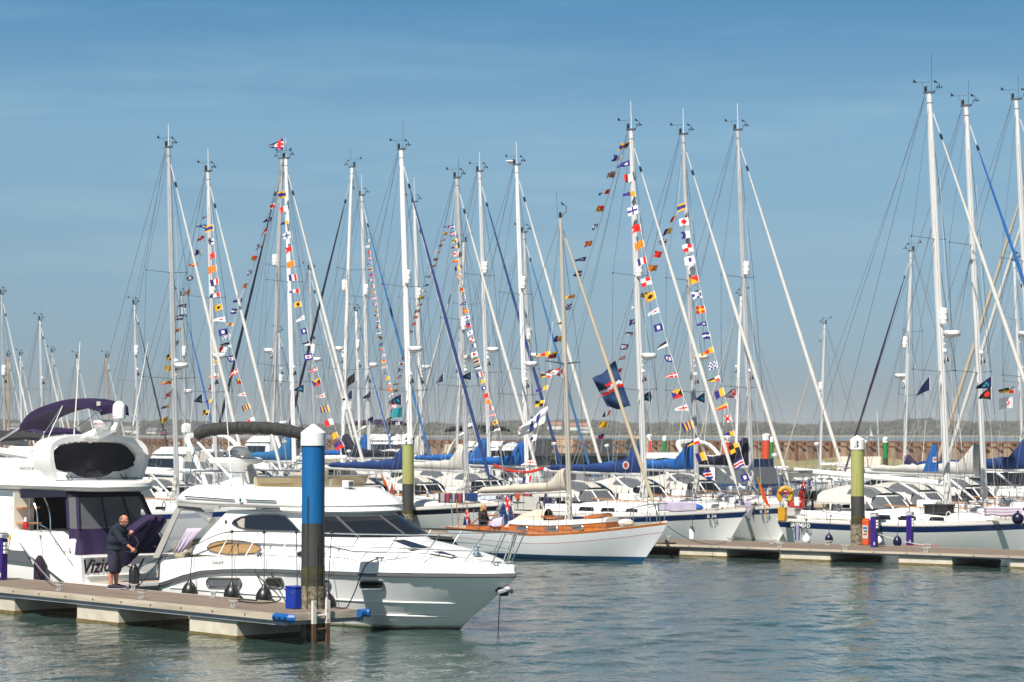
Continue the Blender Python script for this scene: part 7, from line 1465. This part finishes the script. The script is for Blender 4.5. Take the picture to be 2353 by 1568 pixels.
def ensign(label, top, u_dir, size, lean=.25, base=RED, jack=True):
    t = thing('ensign', label, 'flag', top); mb = MB(); st = Vector((.25, 0, -1.1)) * size; mb.tube([(0, 0, .05), st * 1.15], .018, VARN, 5); mb.build('staff', t)
    vs = []; n, m = 12, 10; fs = []; ms = []; hv = st.normalized(); fv = Vector(u_dir)
    for i in range(n + 1):
        for j in range(m + 1):
            u, v = i / n, j / m; vs.append(hv * v * .85 * size + fv * u * size * (.55 - .25 * v) + Vector((0, .07 * size * math.sin(u * 8 + v * 3), -.55 * u * size)))
    B_, W_, R_ = CANN if base is CANN else M('union blue', c8(26, 30, 90), .8), fmat('w'), fmat('r')
    for i in range(n):
        for j in range(m):
            u, v = (i + .5) / n, (j + .5) / m; k = i * (m + 1) + j; fs.append((k, k + m + 1, k + m + 2, k + 1)); c = base
            if jack and u < .5 and v < .5:
                x, y_ = u * 2, v * 2; c = R_ if abs(x - .5) < .11 or abs(y_ - .5) < .11 else W_ if abs(x - .5) < .2 or abs(y_ - .5) < .2 or abs(x - y_) < .14 or abs(x + y_ - 1) < .14 else B_
            ms.append(c)
    mb = MB(); mb.v = [tuple(p) for p in vs]; mb.f = fs; mb.m = [mb.mi(q) for q in ms]; mb.build('cloth', t, smooth=75, fixn=False)
ensign('blue ensign drooping from a staff above the wooden yacht cockpit', at_y(1167, 1130, 87), (-.5, .2, -.2), 1.15, base=CANN)
ensign('blue ensign drooping at the very stern of the wooden yacht', at_y(1072, 1160, 88.5), (-.25, .2, -.4), 1.0, base=CANN)
ensign('red ensign drooping at the stern gantry of the named yacht', sW((-.1, .6, 2.5)), (-.4, .2, -.3), .9, base=RED)
ensign('red ensign at the stern behind the number 4 pile', at_y(900, 1110, 108), (-.3, .1, -.5), 1.0, base=RED, jack=False)
def gantry():
    t = thing('stern_gantry', 'stainless stern gantry with solar panel on the named yacht', 'gantry', sW((0, 0, 0)), math.atan2(YT['sal']['axis'].y, YT['sal']['axis'].x))
    mb = MB()
    for sy in (-1.15, 1.15):
        mb.tube([(.15, sy, 1.1), (.05, sy, 2.6), (.3, sy, 2.78)], .022, STEEL, 6); mb.tube([(.95, sy, 1.15), (.75, sy, 2.5), (.5, sy, 2.78)], .022, STEEL, 6); mb.tube([(.08, sy, 1.9), (.85, sy, 1.9)], .016, STEEL, 5)
    mb.tube([(.4, -1.15, 2.78), (.4, 1.15, 2.78)], .022, STEEL, 6); mb.build('frame', t)
    mb = MB(); mb.box((.4, 0, 2.83), (.7, 2.0, .04), GLASSG); mb.build('solar_panel', t, bevel=.01)
gantry()
def horseshoe():
    t = thing('horseshoe_buoy', 'yellow horseshoe lifebuoy on the stern rail of the named yacht', 'lifebuoy', sW((.35, -1.2, 1.95))); mb = MB(); mb.tube([(.22 * math.cos(q), -.05, .26 * math.sin(q)) for q in [-.9 + 4.9 * k / 14 for k in range(15)]], .085, YELLOW, 10); mb.build('foam', t); mb = MB(); mb.tube([(-.26, -.16, .12), (.26, -.16, .12)], .02, RED, 5); mb.box((0, -.17, .05), (.06, .04, .16), RED); mb.build('strap', t)
horseshoe()
def bag(label, p, d, mat, name='bag', cat='bag'):
    t = thing(name, label, cat, p, R(-40)); mb = MB(); mb.box((0, 0, d[2] / 2), d, mat); mb.build('body', t, bevel=min(d) * .2); mb = MB(); mb.box((0, 0, d[2] - .02), (d[0] * 1.03, d[1] * 1.04, .07), mat); mb.tube([(-d[0] * .2, 0, d[2]), (0, 0, d[2] + .06), (d[0] * .2, 0, d[2])], .012, BLACK, 5); mb.build('flap', t, bevel=.015); return t
bag('yellow dry bag hanging on the stern rail of the named yacht', at_y(1798, 1198, 86.6), (.30, .18, .48), YELLOW)
bag('white cool bag beside the yellow dry bag on the yacht stern', at_y(1819, 1188, 87), (.40, .25, .30), CANW)
bag('black sail bag lashed on the named yacht coachroof by its mast', at_y(2158, 1184, 83.5), (.95, .5, .36), BLKF, 'sail_bag')
def danbuoy(label, p, col=ORANGE):
    t = thing('danbuoy', label, 'danbuoy', p); mb = MB(); mb.tube([(0, 0, 0), (-.35, 0, 1.5)], .02, YELLOW, 5); mb.build('pole', t); mb = MB(); mb.slab([(-.33, 0, 1.4), (-.1, 0, .55), (.12, 0, .35), (-.12, 0, 1.0)], (0, .02, 0), col); mb.build('flag_cloth', t, smooth=0)
danbuoy('orange danbuoy flag furled on a stern rail near the yellow bag', at_y(1763, 1190, 89))
danbuoy('orange danbuoy flag on the rail just left of the number 4 pile', at_y(893, 1160, 106))
def redtri():
    t = thing('folded_cloth', 'bright red cloth bundled on the stern rail under the yellow lifebuoy', 'cloth', at_y(1832, 1158, 88)); mb = MB(); mb.loft([[(-.35, 0, -.1), (-.35, .1, .02), (-.35, 0, .1)], [(0, -.1, -.2), (0, .15, 0), (0, 0, .24)], [(.28, 0, -.12), (.28, .1, 0), (.28, 0, .14)]], RED); mb.build('cloth', t)
redtri()
rope('red sun-shade ribbon slung between rigging in front of the grey clubhouse', [at_y(u, v, 98) for u, v in ((1134, 1068), (1160, 1079), (1195, 1085), (1220, 1084), (1248, 1076))], .06, M('red nylon', c8(232, 60, 30), .7), 'cloth', 'red_ribbon')
def mitre():
    t = thing('storm_sail', 'tall bright blue folded sail bag hoisted beside the number 3 pile yacht mast', 'sail', at_y(2146, 1084, 86)); mb = MB(); mb.loft([[(-.38, -.06, 0), (-.38, .06, 0), (.16, .06, 0), (.16, -.06, 0)], [(-.22, -.07, .5), (-.22, .07, .5), (.14, .07, .5), (.14, -.07, .5)], [(-.05, -.05, .95), (-.05, .05, .95), (.12, .05, .95), (.12, -.05, .95)]], CANB); mb.build('cloth', t); mb = MB(); mb.box((.02, -.085, .42), (.15, .01, .2), CANW); mb.box((.02, -.093, .44), (.09, .008, .03), RED); mb.box((.02, -.093, .44), (.03, .006, .09), RED); mb.build('badge', t, smooth=0)
mitre()
NAVF = M('navy fender', c8(16, 20, 70), .35); WHF = M('white fender', (.72, .72, .72), .35)
def yfender(lab, u, v, ut, vt, yy, mat, kind='drop', s=1.0): fender(lab, at_y(ut, vt, yy), at_y(u, v, yy), kind, mat, s)
yfender('navy teardrop fender on the named yacht just left of the number 3 pile', 1905, 1234, 1909, 1186, 83.6, NAVF, s=.75)
yfender('navy teardrop fender between the two walkway pedestals', 2062, 1240, 2065, 1190, 81.6, NAVF, s=.8)
yfender('white teardrop fender with blue top beside the silver post', 1853, 1236, 1853, 1195, 85.2, WHF, s=.8)
yfender('small white fender half hidden behind the first walkway pedestal', 2020, 1240, 2021, 1195, 82.6, WHF, s=.6)
yfender('white fender low on the yacht hull behind the wooden yacht bow', 1590, 1225, 1592, 1188, 89.2, WHF, 'bottle', .8)
def ballf():
    t = thing('fender', 'dark blue ball fender on deck near the picture edge', 'fender', at_y(2339, 1192, 79.5), 0, 'fenders hung along the boats'); mb = MB(); mb.ell((0, 0, 0), .2, NAVF, 14, 10); mb.build('body', t); mb = MB(); mb.lathe([(.04, .18), (.04, .26), (0, .26)], (0, 0, 0), NAVF, 8); mb.build('eye', t)
ballf()
# ================================================================== people
SKIN = M('skin', c8(236, 160, 128), .55, var=.06, scale=9); SKINR = SKIN
def body(name, parts, mat, parent, vox=.011, sm=3):
    mb = MB()
    for p in parts:
        if p[0] == 'c': mb.tube(p[1], p[2], mat, 12); [mb.ell(q, r_ * .99, mat, 12, 8) for q, r_ in zip(p[1], p[2] if isinstance(p[2], (list, tuple)) else [p[2]] * len(p[1]))]
        elif p[0] == 'e': mb.ell(p[1], p[2], mat, 14, 10, mt=p[3] if len(p) > 3 else None)
    o = mb.build(name, parent, smooth=180)
    r = o.modifiers.new('skin', 'REMESH'); r.mode = 'VOXEL'; r.voxel_size = vox; r.use_smooth_shade = True
    s = o.modifiers.new('soft', 'SMOOTH'); s.factor = .5; s.iterations = sm
    return o
def head_parts(c, tilt=0, yaw=0, s=1.0):
    M_ = Matrix.Rotation(yaw, 3, 'Z') @ Matrix.Rotation(tilt, 3, 'Y'); q = lambda x, y, z: Vector(c) + M_ @ Vector((x * s, y * s, z * s)); m4 = M_.to_4x4()
    return [('e', q(-.01, 0, .03), (.098 * s, .078 * s, .105 * s), m4), ('e', q(.022, 0, -.035), (.072 * s, .062 * s, .082 * s), m4), ('e', q(.062, 0, -.085), (.026 * s, .032 * s, .026 * s), m4), ('c', [q(.09, 0, .02), q(.108, 0, -.022)], [.011 * s, .017 * s]),
            ('e', q(0, .08, -.005), (.022 * s, .012 * s, .034 * s), m4), ('e', q(0, -.08, -.005), (.022 * s, .012 * s, .034 * s), m4), ('c', [q(.082, -.022, -.055), q(.082, .022, -.055)], [.011 * s, .011 * s]), ('c', [q(.082, -.045, .035), q(.09, 0, .035), q(.082, .045, .035)], [.013 * s, .012 * s, .013 * s])], q, m4
def hand_parts(wr, d, palm_n, s=1.0, curl=.9):
    """five unequal fingers bent at the knuckles, closing toward palm_n; thumb off the side of the palm"""
    d = Vector(d).normalized(); n_ = Vector(palm_n); n_ = (n_ - d * n_.dot(d)).normalized(); sd = d.cross(n_); wr = Vector(wr); out = [('c', [wr, wr + d * .045 * s, wr + d * .09 * s], [.026 * s, .034 * s, .034 * s]), ('c', [wr + d * .05 * s + sd * .02 * s, wr + d * .09 * s + sd * .028 * s], [.02 * s, .02 * s]), ('c', [wr + d * .05 * s - sd * .02 * s, wr + d * .09 * s - sd * .028 * s], [.02 * s, .02 * s])]
    for k, (o, ln) in enumerate(((-.034, .030), (-.012, .036), (.012, .034), (.034, .026))):
        p0 = wr + d * .095 * s + sd * o * s; a1 = curl * .55; p1 = p0 + (d * math.cos(a1) + n_ * math.sin(a1)) * ln * s; a2 = curl * 1.5; p2 = p1 + (d * math.cos(a2) + n_ * math.sin(a2)) * ln * .75 * s; a3 = curl * 2.2; p3 = p2 + (d * math.cos(a3) + n_ * math.sin(a3)) * ln * .6 * s
        out.append(('c', [p0, p1, p2, p3], [.0105 * s, .010 * s, .009 * s, .008 * s]))
    t0 = wr + d * .035 * s + sd * -.034 * s; t1 = t0 + (d * .6 - sd * .7 + n_ * .3).normalized() * .038 * s; t2 = t1 + (d * .8 + n_ * .7).normalized() * .032 * s
    out.append(('c', [t0, t1, t2], [.015 * s, .012 * s, .010 * s])); return out
def man_on_dock():
    p = at_z(264, 1354.5, D1z); t = thing('person', 'balding man in dark navy jumper and long shorts handling a black rope on the pontoon', 'person', (p.x, p.y, D1z), R(-14)); t.scale = (1.02, 1.04, 1.0)
    V = Vector; hc = V((.20, 0, 1.575)); hp, q, m4 = head_parts(hc, .45, R(4))
    rs, re, rh = V((.085, -.195, 1.395)), V((.27, -.275, 1.13)), V((.49, -.235, .965)); ls, le, lh = V((.095, .185, 1.39)), V((.30, .20, 1.16)), V((.37, .03, 1.28))
    J = [('c', [V((.055, 0, 1.42)), V((.135, 0, 1.495))], [.062, .056])] + hp
    J += [('c', [V((-.01, 0, .92)), V((.01, 0, 1.1)), V((.06, 0, 1.31))], [.15, .155, .155]), ('c', [rs, re, rh], [.055, .046, .030]), ('c', [ls, le, lh], [.055, .046, .030])]
    for y in (-1, 1): J += [('c', [V((-.01, .09 * y, .90)), V((.02 * (y < 0), .10 * y, .50)), V((-.045 + .03 * y, .095 * y, .30)), V((-.03 + .02 * y, .095 * y, .09))], [.10, .062, .060, .040]), ('c', [V((-.05, .095 * y, .05)), V((.12, .11 * y, .035))], [.04, .03])]
    rd = (rh - re).normalized(); ld = (lh - le).normalized(); J += hand_parts(rh, rd, (.1, .8, -.5)) + hand_parts(lh, ld, (.6, -.3, -.5), curl=1.0)
    bd = body('body', J, SKIN, t, .009, 2)
    JUMP = M('navy jumper', c8(22, 38, 56), .9, var=.15, scale=8, bump=.4); SHORT = M('dark grey blue shorts', c8(52, 54, 76), .9, var=.15, scale=8, bump=.5)
    body('jumper', [('c', [V((-.025, 0, .86)), V((-.02, 0, 1.0)), V((.02, 0, 1.15)), V((.04, 0, 1.31)), V((.065, 0, 1.40))], [.168, .185, .19, .18, .13]), ('e', V((-.02, 0, .93)), (.20, .205, .12)), ('e', V((0, 0, 1.12)), (.20, .215, .18)), ('e', V((.055, 0, 1.32)), (.165, .225, .13)), ('c', [V((.07, 0, 1.43)), V((.12, 0, 1.475))], [.075, .07]), ('c', [rs + V((-.02, .03, 0)), re, re.lerp(rh, .45)], [.088, .072, .058]), ('c', [ls + V((-.02, -.03, 0)), le, le.lerp(lh, .7)], [.088, .072, .055]), ('c', [V((-.02, -.17, .845)), V((-.02, .17, .845))], [.05, .05])], JUMP, t, .013, 3)
    sh = [('e', V((-.025, 0, .86)), (.172, .195, .12))]
    for y in (-1, 1): sh += [('c', [V((-.02, .085 * y, .82)), V((-.005 + .01 * (y < 0), .105 * y, .60)), V((.0, .108 * y, .455))], [.125, .118, .108])]
    body('shorts', sh, SHORT, t, .013, 2)
    body('hair', [('e', q(-.035, 0, .035), (.082, .083, .075), m4), ('e', q(-.045, 0, -.015), (.062, .076, .06), m4)], M('grey cropped hair', c8(150, 120, 98), .9), t, .009, 2)
    SH = M('dark purple shoe', c8(44, 36, 58), .8); SL = M('pale shoe sole', c8(190, 184, 196), .7)
    for y in (-1, 1):
        body('shoe', [('c', [V((-.075, .1 * y, .07)), V((.04, .108 * y, .07)), V((.17, .118 * y, .05)), V((.215, .12 * y, .045))], [.05, .05, .045, .034])], SH, t, .011, 2)
        mb = MB(); mb.loft([[(-.13, .1 * y - .035, 0), (-.13, .1 * y + .035, 0), (-.13, .1 * y + .035, .03), (-.13, .1 * y - .035, .03)], [(.05, .108 * y - .05, 0), (.05, .108 * y + .05, 0), (.05, .108 * y + .05, .03), (.05, .108 * y - .05, .03)], [(.2, .12 * y - .05, 0), (.2, .12 * y + .05, 0), (.2, .12 * y + .05, .03), (.2, .12 * y - .05, .03)], [(.25, .12 * y - .02, .01), (.25, .12 * y + .02, .01), (.25, .12 * y + .02, .035), (.25, .12 * y - .02, .035)]], SL); mb.build('shoe_sole', t, bevel=.01)
    rt = Matrix.Translation(t.location) @ Matrix.Rotation(t.rotation_euler[2], 4, 'Z') @ Matrix.Diagonal((1.02, 1.04, 1, 1)); W = lambda v: rt @ Vector(v)
    hR, hL = rh + rd * .10, lh + ld * .09
    rope('black rope held between the hands of the man on the pontoon', [W(v) for v in (hL + V((-.03, .05, .06)), hL, V((.50, -.02, 1.20)), V((.60, -.10, 1.08)), hR + V((.02, .0, .05)), hR + V((-.02, -.02, -.04)), V((.30, -.16, .86)), V((.24, -.05, .62)), V((.30, .08, .52)), V((.48, .15, .45)), V((.50, .2, .30)), V((.40, .22, .1)), V((.30, .25, .02)))], .013)
man_on_dock()
def sitter(label, W, jacket, hair, trousers, yaw=0, long_hair=False, hood=False, s=1.0, bald=False, arm_fwd=.3, hands=True):
    t = thing('person', label, 'person', W, yaw); t.scale = (s, s, s); V = Vector   # origin on the seat
    hc = V((.06, 0, .74)); hp, q, m4 = head_parts(hc, .05)
    J = hp + [('c', [V((0, 0, .52)), V((.03, 0, .64))], [.06, .052]), ('c', [V((0, 0, .1)), V((0, 0, .45))], [.13, .14])]; arms = []
    for y in (-1, 1):
        sh, el, ha = V((0, .19 * y, .50)), V((.08, .25 * y, .24)), V((.08 + arm_fwd, .14 * y, .22)); arms.append((sh, el, ha)); J.append(('c', [sh, el, ha], [.05, .042, .028])); J += hand_parts(ha, (ha - el).normalized(), (0, -y * .6, -.6))
        J += [('c', [V((0, .09 * y, .06)), V((.42, .11 * y, .08)), V((.44, .11 * y, -.34))], [.085, .06, .042]), ('c', [V((.44, .11 * y, -.38)), V((.58, .12 * y, -.40))], [.04, .03])]
    body('body', J, SKIN, t, .011, 2)
    body('jacket', [('c', [V((0, 0, .06)), V((0, 0, .25)), V((0, 0, .45))], [.16, .165, .16]), ('e', V((0, 0, .44)), (.15, .22, .12)), ('c', [V((.0, 0, .55)), V((.02, 0, .6))], [.08, .075])] + [('c', [a, b, b.lerp(c, .85)], [.082, .068, .052]) for a, b, c in arms], jacket, t, .014, 2)
    body('trousers', [('e', V((0, 0, .06)), (.15, .18, .1))] + [('c', [V((0, .09 * y, .06)), V((.42, .11 * y, .08)), V((.44, .11 * y, -.30))], [.105, .08, .065]) for y in (-1, 1)], trousers, t, .014, 2)
    body('shoes', [('c', [V((.43, .11 * y, -.385)), V((.60, .12 * y, -.40))], [.05, .04]) for y in (-1, 1)], BLKF, t, .012, 1)
    if hood: body('hood', [('e', q(-.02, 0, .02), (.125, .11, .135), m4), ('c', [V((-.03, 0, .55)), V((0, 0, .66))], [.11, .11])], jacket, t, .012, 2)
    elif long_hair: body('hair', [('e', q(-.03, 0, .04), (.098, .092, .092), m4), ('c', [q(-.07, 0, .0), q(-.08, 0, -.14), q(-.07, 0, -.2)], [.075, .07, .04]), ('c', [q(-.02, -.075, .02), q(-.01, -.08, -.12)], [.03, .028]), ('c', [q(-.02, .075, .02), q(-.01, .08, -.12)], [.03, .028])], hair, t, .011, 2)
    else: body('hair', [('e', q(-.04, 0, .02 if bald else .035), (.082, .084, .07 if bald else .085), m4)], hair, t, .01, 2)
    return t
KJ = M('black jacket', c8(20, 18, 28), .85, bump=.3, scale=6); BJ = M('blue hooded jacket', c8(26, 30, 84), .85, bump=.3, scale=6); BRJ = M('dark brown striped jumper', c8(46, 36, 36), .9, var=.4, scale=14, stretch=(.2, .2, 3)); WJ = M('white jacket', (.66, .66, .66), .85, bump=.3, scale=6); DT = M('dark trousers', (.03, .03, .04), .9)
BLOND = M('blonde hair', c8(214, 178, 116), .8, var=.15, scale=20, stretch=(8, 8, 1)); GREYH = M('short grey hair', c8(150, 128, 112), .9)
a_ = CLS['axis']; az = math.atan2(a_.y, a_.x)
sitter('woman with long blonde hair in dark jumper seated in the wooden yacht cockpit', CLS['W']((1.35, -.1, .98)), BRJ, BLOND, DT, az + .1, long_hair=True, s=.92)
w14 = YT['y1450']['W']; z14 = YT['y1450']['zs']
pq = at_y(1218, 1174, 96.5); sitter('balding man in a black jacket seated in a yacht cockpit beyond the wooden yacht', Vector((pq.x, 96.5, pq.z)), KJ, GREYH, DT, R(-30), bald=True)
pq = at_y(1257, 1176, 95.5); sitter('person in a blue hooded jacket seated facing away beyond the wooden yacht', Vector((pq.x, 95.5, pq.z)), BJ, GREYH, DT, R(30), hood=True)
pq = at_y(347 + 246, 1168, 101); sitter('person in a white jacket on a yacht deck behind the cruiser radar mast', Vector((pq.x, 101, pq.z)), WJ, GREYH, DT, R(-60), s=1.0)
# ================================================================== the air: pale haze over the water
def haze():
    m = bpy.data.materials.new('sea haze'); m.use_nodes = True; n = m.node_tree; n.nodes.remove(n.nodes['Principled BSDF'])
    v = n.nodes.new('ShaderNodeVolumePrincipled'); v.inputs['Color'].default_value = (.86, .90, .96, 1); v.inputs['Density'].default_value = HAZE; v.inputs['Anisotropy'].default_value = 0.0
    n.links.new(v.outputs[0], n.nodes['Material Output'].inputs['Volume'])
    mb = MB(); mb.box((0, 1540, 12.0), (5400, 3360, 28), m); o = mb.build('haze', smooth=0); o['kind'] = 'stuff'; o['label'] = 'thin pale sea haze over the water'; o.display_type = 'WIRE'
HAZE = .00011
haze()
